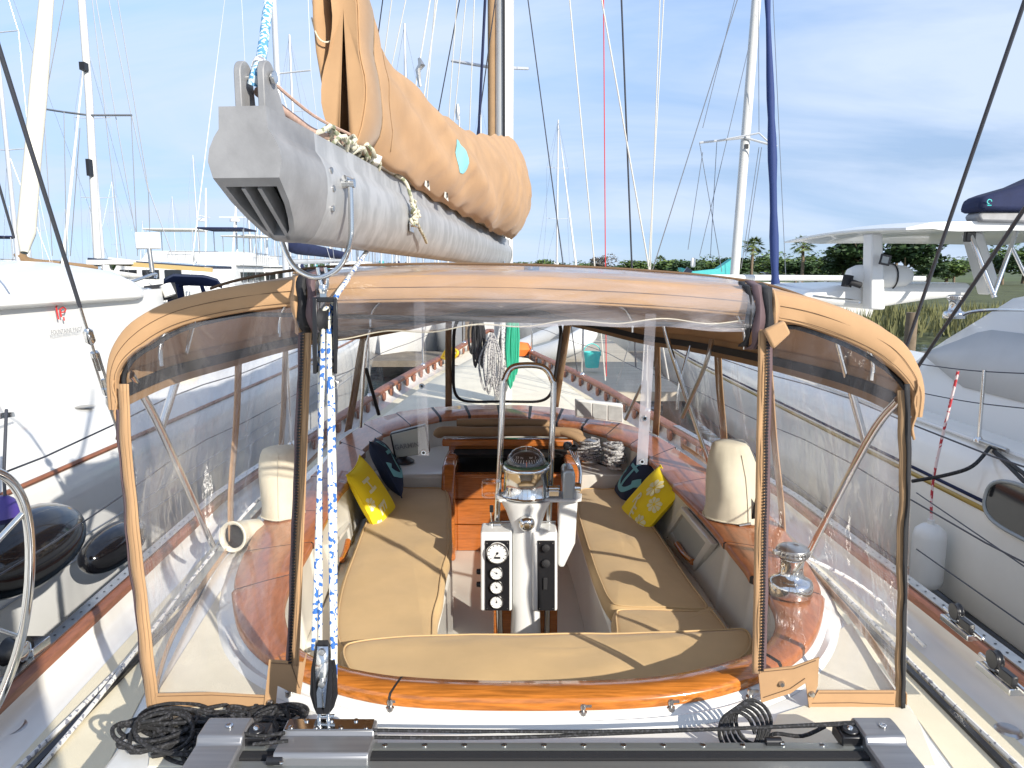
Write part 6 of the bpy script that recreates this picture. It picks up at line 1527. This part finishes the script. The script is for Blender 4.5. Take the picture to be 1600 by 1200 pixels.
def frustum(b, x0, x1, y0_, y1_, z0_, z1_, ix, iy0, iy1, mi=0):
    b.add([(x0, y0_, z0_), (x1, y0_, z0_), (x1, y1_, z0_), (x0, y1_, z0_), (x0+ix, y0_+iy0, z1_), (x1-ix, y0_+iy0, z1_), (x1-ix, y1_-iy1, z1_), (x0+ix, y1_-iy1, z1_)], [(0, 1, 5, 4), (1, 2, 6, 5), (2, 3, 7, 6), (3, 0, 4, 7), (4, 5, 6, 7)], mi, False)
def make_sailboat(L_=11, mh=15, canvas='navy', hullm='hull_white', jib=True):
    o = thing('moored_sailboat', 'x', 'sailboat')
    boat_hull(L_, L_*.3, 1.25, M[hullm], o)
    b = MB(); frustum(b, -L_*.10, L_*.10, L_*.25, L_*.68, 1.1, 1.75, .12, .1, .7); b.build('cabin', M['gelcoat_far'], o, local=True, bevel=.05)
    b = MB()
    for k in range(3):
        for s in (-1, 1): b.box((s*(L_*.10-.035), L_*(.33+.09*k), 1.48), (.04, .55, .16))
    b.build('window', M['window_dark'], o, local=True)
    my = L_*.55
    b = MB(); b.tube([(0, my, 1.2), (0, my, 1.2+mh)], .085, 10, rad=[.095, .065]); b.build('mast', M['aluminium_mast'], o, local=True)
    b = MB(); b.tube([(0, my-.1, 2.5), (0, my-L_*.40, 2.6)], .07, 8); b.build('boom', M['aluminium_mast'], o, local=True)
    b = MB(); b.tube(spline([(0, my-.1, 3.3), (0, my-.5, 2.95), (0, my-L_*.2, 2.85), (0, my-L_*.39, 2.75)], 4), .17, 10, rad=[.12+.10*math.sin(math.pi*(.55+.45*i/12)) for i in range(13)]); b.build('sail_bag', M[canvas], o, local=True)
    sp_ = []
    for f in (.42, .72):
        z_ = 1.2+mh*f; b = MB(); b.tube([(-.95, my-.05, z_+.06), (0, my, z_), (.95, my-.05, z_+.06)], .022, 6); b.build('spreader', M['aluminium_mast'], o, local=True)
    b = MB(); tz = 1.15+mh
    for s in (-1, 1):
        b.tube([(s*L_*.135, my-.2, 1.2), (s*.95, my-.05, 1.2+mh*.42), (s*.95, my-.05, 1.2+mh*.72), (0, my, tz)], .008, 4); b.tube([(s*L_*.13, my-.6, 1.2), (0, my, 1.2+mh*.42)], .007, 4)
    b.tube([(0, 0.1, 1.2), (0, my, tz)], .008, 4); b.tube([(0, L_*.98, 1.4), (0, my, tz)], .008, 4); b.build('rigging', M['wire'], o, local=True)
    if jib:
        b = MB(); a_, c_ = V((0, L_*.97, 1.7)), V((0, my+.15, tz-.6)); b.tube([a_, a_.lerp(c_, .1), a_.lerp(c_, .5), c_], .07, 8, rad=[.03, .085, .07, .03]); b.build('furled_jib', M[canvas], o, local=True)
    b = MB()
    rows = [[V((x, L_*.12+yy, 1.2+z_)) for x, z_ in ((-L_*.11, 0), (-L_*.105, .9), (-L_*.08, 1.15), (0, 1.22), (L_*.08, 1.15), (L_*.105, .9), (L_*.11, 0))] for yy in (L_*.10, L_*.16)]
    b.grid(rows); b.build('dodger', M[canvas], o, local=True, solid=.02)
    b = MB()
    for s in (-1, 1):
        for k in range(6): y_ = L_*(.02+.15*k); hw_ = L_*.15*(1-max(0, (y_/L_-.35)/.65)**2.2)*.93; b.tube([(s*hw_, y_, 1.2), (s*hw_, y_, 1.9)], .014, 4)
        b.tube([(s*L_*.15*(1-max(0, (f-.35)/.65)**2.2)*.93, L_*f, 1.88) for f in (.02, .17, .32, .47, .62, .77)], .006, 4)
    b.build('guard_rail', M['steel_dull'], o, local=True)
    return o
def make_trawler(L_=12, canvas='navy'):
    o = thing('motor_yacht', 'x', 'motor boat'); boat_hull(L_, L_*.33, 1.6, M['hull_white'], o)
    b = MB(); frustum(b, -1.5, 1.5, 1.2, L_*.72, 1.5, 3.2, .12, .1, 1.0); frustum(b, -1.6, 1.6, .6, L_*.62, 3.2, 3.3, 0, 0, 0); b.build('deckhouse', M['gelcoat_far'], o, local=True, bevel=.04)
    b = MB()
    for k in range(4):
        for s in (-1, 1): b.box((s*1.46, 2.2+k*1.35, 2.55), (.12, 1.0, .55))
    b.box((0, 1.24, 2.5), (1.7, .05, .9)); b.build('window', M['window_dark'], o, local=True)
    b = MB(); frustum(b, -1.35, 1.35, 2.4, 5.6, 3.3, 4.0, .1, .0, .5); b.build('flybridge', M['gelcoat_far'], o, local=True, bevel=.05)
    b = MB(); b.box((0, 3.7, 5.35), (2.6, 3.2, .10)); b.build('bimini', M[canvas], o, local=True, bevel=.04)
    b = MB()
    for s in (-1, 1):
        for y_ in (2.3, 5.1): b.tube([(s*1.25, y_, 3.4), (s*1.25, y_, 5.32)], .03, 5)
        for k in range(7): b.tube([(s*1.58, .7+k*.5, 3.3), (s*1.58, .7+k*.5, 3.95)], .018, 4)
        b.tube([(s*1.58, .7, 3.95), (s*1.58, 3.7, 3.95)], .02, 4)
    b.build('rails', M['steel_dull'], o, local=True)
    b = MB(); b.tube([(0, 2.0, 3.3), (0, 1.7, 8.0)], .05, 6); b.tube([(-1.0, 1.85, 6.2), (1.0, 1.85, 6.2)], .03, 6); b.build('mast', M['white_paint'], o, local=True)
    b = MB(); b.lathe([(0, 0), (.3, .02), (.3, .18), (0, .26)], (0, 2.1, 5.9), 14); b.build('radar_dome', M['white_paint'], o, local=True)
    return o
def make_runabout(L_=7):
    o = thing('runabout', 'x', 'motor boat'); boat_hull(L_, L_*.34, 1.1, M['hull_white'], o)
    b = MB(); frustum(b, -.75, .75, L_*.30, L_*.62, 1.0, 1.6, .1, .05, .7); b.build('console', M['gelcoat_far'], o, local=True, bevel=.05)
    b = MB(); b.add([(-.62, L_*.50, 1.6), (.62, L_*.50, 1.6), (.52, L_*.44, 1.95), (-.52, L_*.44, 1.95)], [(0, 1, 2, 3)], 0, False); b.build('windshield', M['window_dark'], o, local=True, solid=.02)
    b = MB(); frustum(b, -.22, .22, -.35, .12, .7, 1.65, .05, .08, .02); b.build('outboard', M['black'], o, local=True, bevel=.05)
    b = MB()
    for s_ in (-1, 1): b.tube([(s_*.95, L_*.5, 1.12), (s_*.85, L_*.62, 1.5), (s_*.5, L_*.85, 1.6), (0, L_*.98, 1.6)], .016, 5)
    b.build('bow_rail', M['steel'], o, local=True)
    b = MB(); frustum(b, -.9, .9, L_*.04, L_*.22, .95, 1.25, .05, .02, .02); b.build('seat_cushion', M['navy'], o, local=True, bevel=.04)
    return o
protos = {'r': make_runabout(), 'n': make_sailboat(11, 15, 'navy', jib=False), 'w': make_sailboat(10, 13.5, 'sail_white', jib=True), 't': make_sailboat(12, 17, 'teal', jib=False), 'c': make_sailboat(11.5, 14.5, 'canvas_dark', jib=False), 'm': make_trawler(12, 'navy'), 'p': make_trawler(11, 'sail_white')}
for p_ in protos.values(): p_.location = (0, -500, WATER)
used = set()
def place(kind, px, y, rz, sc, label):
    """px: photo column of the boat's mast"""
    o = protos[kind]
    if kind in used: o = copy_tree(protos[kind])
    used.add(kind)
    my = {'n': 11*.55, 'w': 5.5, 't': 12*.55, 'c': 11.5*.55, 'm': 2, 'p': 2, 'r': 4}[kind]*sc
    x = W(px, 425, y=y).x; a = R(rz)
    o.location = (x+math.sin(a)*my, y-math.cos(a)*my, WATER); o.rotation_euler = (0, 0, a); o.scale = (sc, sc, sc)
    o['label'] = label; o['group'] = 'boats moored in the marina'
    return o
BT = [('n', 620, 58, 170, 1, 'navy-trimmed sailboat beyond the dock, left of the tan sail cover'),
 ('r', 555, 22, 150, 1.0, 'small white runabout seen through the left front window'),
 ('r', 640, 21, 175, 1.15, 'white runabout beyond the dock straight behind the left clear strap'),
 ('r', 740, 20.5, 182, 1.1, 'white runabout beyond the dock just left of the mast foot'),
 ('r', 850, 21, 187, 1.2, 'white runabout beyond the dock just right of the mast foot'),
 ('r', 950, 22, 200, 1.1, 'white runabout beyond the turquoise bucket'),
 ('r', 1060, 23, 205, 1.2, 'white runabout beyond the dock behind the right clear curtains'),
 ('w', 700, 66, 185, 1, 'white-sailed sailboat directly behind the tan sail cover'),
 ('w', 870, 62, 200, 1.0, 'distant sailboat whose bare mast rises just right of the sail cover end'),
 ('n', 447, 24, 170, 1.15, 'sailboat with tall thin mast just right of the boom end plates'),
 ('w', 163, 34, 180, .85, 'smaller sailboat with short mast just right of the middle left mast'),
 ('c', 30, 30, 172, 1.0, 'sailboat with dark canvas at the far left behind the catamaran roof'),
 ('m', 45, 38, 100, .8, 'motor yacht with navy awning at the far left behind the catamaran roof'),
 ('p', 322, 46, 95, .95, 'white trawler yacht with boxy wheelhouse left of the boom'),
 ('m', 372, 42, 185, .9, 'white motor yacht with pole mast below the boom end'),
 ('p', 418, 50, 160, .9, 'white motor yacht just right of the boom end casting'),
 ('m', 560, 48, 178, .8, 'motor yacht with dark wheelhouse windows below the middle of the boom'),
 ('n', 468, 40, 175, .9, 'sailboat directly below the hoop of the boom bail'),
 ('w', 393, 55, 180, 1, 'sailboat in the middle row just below the boom end'),
 ('t', 640, 44, 182, .9, 'sailboat with teal cover behind the boom'),
 ('r', 1235, 34, 265, 1.3, 'white runabout right of the blue furled sail')]
rng = random.Random(21)
for a in BT: place(*a)
FB = [('n', 'navy'), ('w', 'white'), ('c', 'brown'), ('t', 'teal')]
for i in range(30):
    k, cn = FB[i % 4]; px = 405+i*13.0+rng.uniform(-4, 4); y = rng.uniform(62, 100)
    o = place(k, px, y, rng.uniform(165, 195), rng.uniform(.8, 1.05), 'sailboat in the distant row of bare masts below the boom')
    o['group'] = 'distant row of sailboats'; 
for i in range(10):
    k, cn = FB[(i*3) % 4]; px = -60+i*42+rng.uniform(-8, 8)
    o = place(k, px, rng.uniform(70, 105), rng.uniform(160, 200), rng.uniform(.6, .85), 'far sailboat in the hazy row behind the left catamaran'); o['group'] = 'far sailboats behind the left catamaran'
# boats with tall rig close by: furled sails
fs = thing('furled_sail', 'tall cream furled headsail leaning at the far left beyond the catamaran', 'furled sail', tuple(W(38, 392, y=11)))
b = MB(); a_, c_ = W(38, 395, y=11), W(78, -60, y=13.5); m_ = a_.lerp(c_, .5); b.tube([a_, a_.lerp(c_, .06), a_.lerp(c_, .3), m_, c_], .1, 12, rad=[.05, .13, .12, .13, .10]); b.build('rolled_sail', mat('sail_cream', (.70, .66, .55), .8, bump=.5, bscale=6, stretch=(3, 3, .6)), fs)
mm = thing('boat_mast', 'white mast with dark fittings and long spreaders in the left sky', 'mast', tuple(W(152, 400, y=12)))
b = MB(); b.tube([W(153, 415, y=12), W(139, 150, y=12.6), W(123, -60, y=13)], .058, 12); b.build('mast_tube', M['mast_white'], mm)
b = MB(); b.tube([W(68, 170, y=12.8), W(100, 175, y=12.6), W(139, 180, y=12.5)], .018, 6); b.tube([W(139, 180, y=12.5), W(206, 180, y=12.4)], .018, 6); b.build('spreader', M['wire'], mm)
b = MB(); b.box(W(131, 104, y=12.55), (.09, .12, .12)); b.build('mast_fitting', M['black'], mm)
b = MB(); b.box(W(140, 262, y=12.2), (.05, .12, .26)); b.build('mast_fitting', M['black'], mm)
b = MB()
for p0, p1 in (((68, 170), (82, 400)), ((206, 180), (232, 300)), ((232, 300), (235, 390)), ((232, 295), (270, 400)), ((100, 175), (104, 400)), ((184, 0), (232, 296)), ((150, 0), (216, 390)), ((170, 0), (205, 180)), ((100, 0), (68, 170)), ((205, 180), (215, 400)), ((144, 0), (190, 400)), ((125, 200), (110, 400))):
    b.tube([W(*p0, y=12.5), W(*p1, y=12.5)], .0075, 4)
b.build('stay', M['wire'], mm)
rm = thing('boat_mast', 'grey white raked mast with triangular spreaders left of the blue furled sail', 'mast', tuple(W(1146, 440, y=14)))
b = MB(); b.tube([W(1146, 452, y=14), W(1165, 215, y=14.2), W(1185, -40, y=14.4)], .085, 14); b.build('mast_tube', M['mast_white'], rm)
b = MB(); b.tube([W(1093, 223, y=14.2), W(1164, 215, y=14.1), W(1214, 229, y=14.0)], .022, 6); b.tube([W(1120, 220, y=14), W(1186, 208, y=13.8), W(1205, 226, y=13.8)], .016, 6); b.tube([W(1164, 212, y=14.1), W(1186, 208, y=13.8)], .016, 6); b.build('spreader', M['aluminium_mast'], rm)
b = MB(); b.box(W(1166, 229, y=13.9), (.06, .08, .08)); b.build('mast_fitting', M['black'], rm)
b = MB()
for p0, p1 in (((1093, 223), (1128, 425)), ((1172, 65), (1093, 400)), ((1185, 0), (1186, 208)), ((1148, 0), (1098, 200)), ((1098, 238), (1075, 390)), ((1120, 222), (1110, 400)), ((1190, 230), (1165, 400)), ((1186, 230), (1158, 420)), ((1208, 0), (1228, 440))):
    b.tube([W(*p0, y=14), W(*p1, y=14)], .0065, 4)
b.build('stay', M['wire'], rm)
bf = thing('furled_sail', 'navy blue furled headsail hanging upright right of the grey white mast', 'furled sail', tuple(W(1212, 450, y=13)))
b = MB(); pts = [W(1212, 452, y=13), W(1210, 400, y=13), W(1207, 250, y=13.1), W(1203, 120, y=13.2), W(1198, -40, y=13.3)]; b.tube(spline(pts, 4), .06, 12, rad=[.05+.012*math.sin(i*1.7)+(.02 if i < 12 else 0) for i in range(17)]); b.build('rolled_sail', mat('navy_sail', (.015, .035, .14), .75, bump=.5, bscale=8, stretch=(3, 3, .7)), bf)
lb_ = thing('covered_spar', 'long white spar on stanchions stretching level in front of the trees', 'spar', tuple(W(1260, 440, y=13.5)))
b = MB(); b.tube([W(1070, 433, y=13.5), W(1445, 436, y=13.2)], .055, 10); b.build('spar_tube', M['white_paint'], lb_)
b = MB(); b.tube([W(1070, 441, y=13.5), W(1445, 446, y=13.2)], .02, 6)
for px in (1172, 1250, 1290, 1330): b.tube([W(px, 436, y=13.4), W(px, 480, y=13.4)], .022, 6)
b.build('support', M['white_plastic'], lb_)
ts_ = thing('teal_canvas', 'teal canvas cover spread beside the small white radar and solar lamp', 'canvas cover', tuple(W(1105, 450, y=15)))
b = MB(); b.prism([W(1064, 418, y=15), W(1070, 440, y=15), W(1100, 452, y=15), W(1145, 452, y=15), W(1145, 404, y=15), W(1122, 420, y=15), W(1085, 424, y=15)], (0, .3, 0)); b.build('canvas_sheet', M['teal'], ts_)
b = MB(); b.box(W(1083, 410, y=14.8), (.09, .09, .19)); b.build('radar_box', M['white_paint'], ts_, bevel=.03); b = MB(); b.box(W(1075, 424, y=14.5), (.13, .03, .12), rot=Matrix.Rotation(R(35), 3, 'Y')); b.build('solar_cell', M['solar'], ts_)
# things on and beyond the foredeck seen through the windows
dg = thing('inflatable_dinghy', 'white inflatable dinghy beyond the right side of the bow', 'dinghy', tuple(W(870, 560, y=12)))
b = MB(); b.tube(spline([W(820, 562, y=12.4), W(860, 552, y=12.0), W(900, 535, y=11.8), W(918, 520, y=12.2), W(900, 512, y=12.8), W(850, 530, y=13.2), W(815, 545, y=13.4)], 6), .17, 14, flat=1.0); b.build('tube', M['white_plastic'], dg)
b = MB(); b.prism([W(822, 562, y=12.5), W(900, 540, y=12.0), W(905, 525, y=12.4), W(820, 548, y=13.2)], (0, 0, .06)); b.build('floor', M['grey_screen'], dg)
b = MB(); b.box((1.45, 12.9, 1.44), (1.5, 7.4, .12)); fp = thing('finger_pier', 'pale wooden finger pier right of the bow, carrying the turquoise bucket', 'pier', (1.45, 12.9, WATER)); b.build('decking', mat('pale_pier', (.52, .46, .36), .85, var=.3, vscale=2, stretch=(.6, 9, 1)), fp)
for yy in (9.5, 13, 16.3): b = MB(); b.tube([(2.1, yy, -.2), (2.1, yy, 1.38)], .12, 10); b.build('pile', M['bark'], fp)
b = MB(); b.lathe([(.10, 0), (.128, .22), (.128, .235), (.115, .235), (.092, .012), (0, .012)], W(925, 574, y=11.0), 24); b.tube(spline([W(911, 556, y=11), W(914, 543, y=11), W(925, 537, y=11), W(936, 543, y=11), W(939, 556, y=11)], 5), .008, 6); tag(b.build('bucket', M['teal_bright']), 'turquoise bucket standing on the pale pier right of the bow', 'bucket')
def hank(name, px, y0_, y1_, y, wd, n_, r, m, label, seed):
    rng = random.Random(seed); b = MB()
    for k in range(n_):
        x0_ = px+rng.uniform(-wd, wd); yb = y1_+rng.uniform(-18, 6); w_ = rng.uniform(2, wd*.8)
        b.tube(spline([W(px, y0_, y=y), W(x0_-w_, lerp(y0_, yb, .5), y=y+rng.uniform(-.06, .06)), W(x0_, yb, y=y), W(x0_+w_, lerp(y0_, yb, .5), y=y-.04), W(px+2, y0_, y=y)], 5), r, 5)
    return tag(b.build(name, M[m]), label, 'rope')
hank('rope_hank', 802, 470, 602, 6.35, 8, 9, .012, 'green_rope', 'green rope hank hanging beside the mast behind the window', 1)
hank('rope_hank', 745, 480, 570, 6.45, 9, 7, .011, 'rope_black', 'dark rope loops hanging on the left of the mast', 2)
hank('rope_hank', 785, 500, 600, 6.35, 7, 8, .011, 'rope_white', 'white rope loops tied against the mast', 3)
hank('rope_hank', 768, 520, 618, 6.3, 12, 9, .010, 'rope_grey', 'grey tangled lines piled around the foot of the mast', 4)
b = MB(); p = W(812, 545, y=10.2); b.lathe([(0, .1), (.12, .08), (.17, 0), (.12, -.09), (0, -.1)], p, 16); tag(b.build('buoy', M['orange']), 'orange buoy on the foredeck right of the green rope', 'buoy')
b = MB(); b.tube(spline([W(690, 560, y=9.5), W(700, 545, y=9.4), W(715, 550, y=9.2), W(705, 562, y=9.3), W(690, 558, y=9.5)], 5), .02, 6); tag(b.build('hose_coil', M['yellow']), 'yellow hose coil on the left of the foredeck', 'hose')
yc_ = thing('stowed_canvas', 'yellow stowed bag with a pink cap on the left catamaran deck behind the clear curtain', 'bag', tuple(W(310, 552, y=6.2)))
b = MB(); c_ = W(310, 543, y=6.2); b.lathe([(0, -.08), (.10, -.07), (.14, 0), (.10, .07), (0, .09)], c_, 16); b.build('bag_body', M['yellow'], yc_)
b = MB(); b.lathe([(0, -.04), (.04, -.03), (.05, 0), (.03, .04), (0, .05)], c_+V((.15, 0, .02)), 12); b.build('bag_cap', mat('pink', (.7, .15, .15), .6), yc_)
# grey fender shape and items on the right cat foredeck behind the curtain
b = MB(); b.lathe([(0, -.2), (.11, -.17), (.13, 0), (.10, .15), (0, .2)], W(1300, 560, x=3.2), 18); tag(b.build('stowed_anchor_ball', M['window_grey']), 'dark grey ball behind the right clear curtain', 'fender')

b = MB(); rows = []
for yy in (26, 34, 50, 80, 120, 160): rows.append([(x_+(yy-26)*.15, yy+2.5*math.sin(x_*.3), WATER+(.5 if yy > 26 else -.3)+.12*math.sin(x_*1.3+yy)) for x_ in [11+i*4 for i in range(60)]])
b.grid(rows); struct(b.build('marsh_bank', mat('marsh', (.10, .115, .04), .9, var=.5, vscale=.6, bump=1, bscale=4, bdist=.1), origin=(12, 26, WATER)))
b = MB(); rg = random.Random(8)
for k in range(5200):
    yy = rg.uniform(25.5, 40)**1; x_ = rg.uniform(11, 42); h_ = rg.uniform(.35, .8); w_ = rg.uniform(.03, .07); dx_ = rg.uniform(-.3, .3); a_ = rg.uniform(0, 3.14)
    b.add([(x_-w_*math.cos(a_), yy-w_*math.sin(a_), WATER+.3), (x_+w_*math.cos(a_), yy+w_*math.sin(a_), WATER+.3), (x_+dx_, yy, WATER+.4+h_)], [(0, 1, 2)], 0, False)
tag(b.build('reeds', mat('reed', (.17, .17, .06), .8, var=.5, vscale=.5), recalc=False, weld=False), 'tall green brown marsh reeds on the bank behind the right catamaran', 'reeds', kind='stuff')
# ---------------- trees along the shore ----------------
def leaf_cloud(b, cen, rad, n_, size, rng, mi=0, flatk=.8):
    for _ in range(n_):
        while True:
            v = V((rng.uniform(-1, 1), rng.uniform(-1, 1), rng.uniform(-1, 1)))
            if .25 < v.length < 1: break
        p = V(cen)+V((v.x*rad[0], v.y*rad[1], v.z*rad[2]))
        a = V((rng.uniform(-1, 1), rng.uniform(-1, 1), rng.uniform(-.6, .6))).normalized(); c_ = a.cross(V((rng.uniform(-1, 1), rng.uniform(-1, 1), rng.uniform(-1, 1)))).normalized(); s = size*rng.uniform(.6, 1.4)
        b.add([p-a*s-c_*s*.5, p+a*s*.2-c_*s*.8, p+a*s+c_*s*.3, p-a*s*.1+c_*s*.8], [(0, 1, 2, 3)], mi, False)
def make_tree(h, wd, m, seed, name, dens=1.0):
    rng = random.Random(seed); o = thing(name, 'x', 'tree')
    b = MB(); b.tube([(0, 0, 0), (.1, 0, h*.3), (-.1, .1, h*.6)], .3, 8, rad=[h*.03, h*.022, h*.012])
    for k in range(5): a = k*1.3; b.tube([(0, 0, h*(.25+.05*k)), (math.cos(a)*wd*.3, math.sin(a)*wd*.3, h*(.5+.06*k))], .1, 5, rad=[h*.012, h*.005])
    b.build('trunk', M['bark'], o, local=True, origin=(0, 0, 0))
    b = MB()
    for k in range(11):
        a = rng.uniform(0, 6.28); r_ = rng.uniform(0, .62)*wd/2; z_ = h*rng.uniform(.38, .86); q_ = wd*rng.uniform(.16, .28)
        leaf_cloud(b, (r_*math.cos(a), r_*math.sin(a), z_), (q_, q_, q_*.75), int(230*dens), h*.028, rng)
    b.build('crown', M[m], o, local=True, recalc=False); return o
def make_palm(h, seed):
    rng = random.Random(seed); o = thing('palm_tree', 'x', 'tree')
    b = MB(); b.tube(spline([(0, 0, 0), (.15, 0, h*.4), (.0, 0, h*.86)], 4), .2, 8, rad=[.30-.012*i for i in range(9)]); b.build('trunk', M['bark'], o, local=True)
    b = MB(); c_ = V((0, 0, h*.88))
    for k in range(60):
        a = rng.uniform(0, 6.28); el = rng.uniform(-.9, 1.45); L_ = rng.uniform(.9, 1.35)
        d = V((math.cos(a)*math.cos(el), math.sin(a)*math.cos(el), math.sin(el))); e = c_+d*L_; sd_ = d.cross(V((0, 0, 1))).normalized()
        b.tube([c_, e], .02, 3)
        for q_ in range(13):
            f = (q_-6)/6*1.25; dd = (d*math.cos(f)+sd_*math.sin(f)).normalized(); tip = e+dd*rng.uniform(.7, 1.1)+V((0, 0, -.22-.2*abs(f))); w_ = d.cross(dd)*.0+V((0, 0, .05))+sd_*.08
            b.add([e-w_, e+w_, tip], [(0, 1, 2)], 0, False)
    b.build('crown', M['leaf_palm'], o, local=True, recalc=False); return o
TP = {'a': make_tree(8, 8, 'leaf', 1, 'broadleaf_tree'), 'b': make_tree(9, 7, 'leaf_dark', 2, 'broadleaf_tree'), 'd': make_tree(7, 9, 'leaf', 3, 'broadleaf_tree'), 'g': make_tree(8, 8, 'leaf_grey', 4, 'bare_tree', .45), 'p': make_palm(9, 5)}
tused = set()
def plant(k, px, top_py, y, label, sx=1.0, grp='trees along the far shore'):
    o = TP[k]
    if k in tused: o = copy_tree(TP[k])
    tused.add(k); top = W(px, top_py, y=y); H0 = {'a': 8, 'b': 9, 'd': 7, 'g': 8, 'p': 10}[k]*1.0; g = WATER+.7
    s = (top.z-g)/H0; o.location = (top.x, y, g); o.scale = (s*sx, s*sx, s); o.rotation_euler = (0, 0, rng.uniform(0, 6.28)); o['label'] = label; o['group'] = grp
plant('p', 1178, 366, 88, 'fan palm between the grey white mast and the blue furled sail', 1.15)
plant('p', 1256, 364, 80, 'fan palm standing alone just right of the blue furled sail', 1.15)
plant('p', 1405, 352, 84, 'fan palm crown poking out above the white hardtop')
plant('p', 1365, 352, 92, 'fan palm just left of the hardtop front post')
plant('p', 1032, 397, 120, 'small palm in the shoreline left of the teal canvas')
plant('b', 1352, 352, 78, 'dark tall cedar behind the white hardtop', 1.6)
plant('b', 1320, 392, 82, 'dark cedar left of the hardtop post', 1.4)
plant('b', 1418, 364, 76, 'dark cedar right of the hardtop post', 1.6)
plant('g', 940, 397, 135, 'bare greyish tree above the red halyard foot', 1.2)
plant('a', 988, 403, 125, 'round bright green tree below the dark blue shroud', 1.5)
plant('a', 850, 402, 140, 'green tree just right of the mast foot', 1.4)
names = [(812, 406), (880, 407), (905, 410), (925, 409), (962, 412), (1010, 410), (1055, 402), (1080, 404), (1105, 402), (1130, 403), (1150, 398), (1205, 396), (1222, 400), (1240, 404), (1275, 396), (1292, 402), (1450, 410), (1480, 402), (1500, 405), (1575, 392), (1600, 380), (1625, 385)]
where = ['just right of the mast foot', 'between the two shroud feet', 'left of the white halyard foot', 'right of the white halyard foot', 'right of the red halyard', 'behind the crossed halyards', 'above the left tip of the teal canvas', 'left of the white radar box', 'right of the white radar box', 'over the middle of the teal canvas', 'left of the grey white mast', 'left of the blue furled sail', 'right beside the blue furled sail', 'left of the lone fan palm', 'right of the lone fan palm', 'left of the hardtop edge', 'right of the solar lamp', 'under the steep black wire', 'right of the steep black wire', 'between the hardtop struts', 'below the navy boom cover', 'at the right edge of the picture']
for i, (px, tp) in enumerate(names):
    plant('abd'[i % 3], px+rng.uniform(-6, 6), tp, 95+rng.uniform(-8, 35) if px > 1040 else 130+rng.uniform(-10, 20), 'low shoreline tree '+where[i], rng.uniform(1.6, 2.4), 'low trees merging along the shoreline')
for i in range(14):
    plant('abd'[i % 3], -20+i*48+rng.uniform(-10, 10), 411+rng.uniform(-3, 2), 190+rng.uniform(-10, 20), 'far low tree in the thin blue-green strip left of the boom', 2.2, 'far trees on the left horizon')
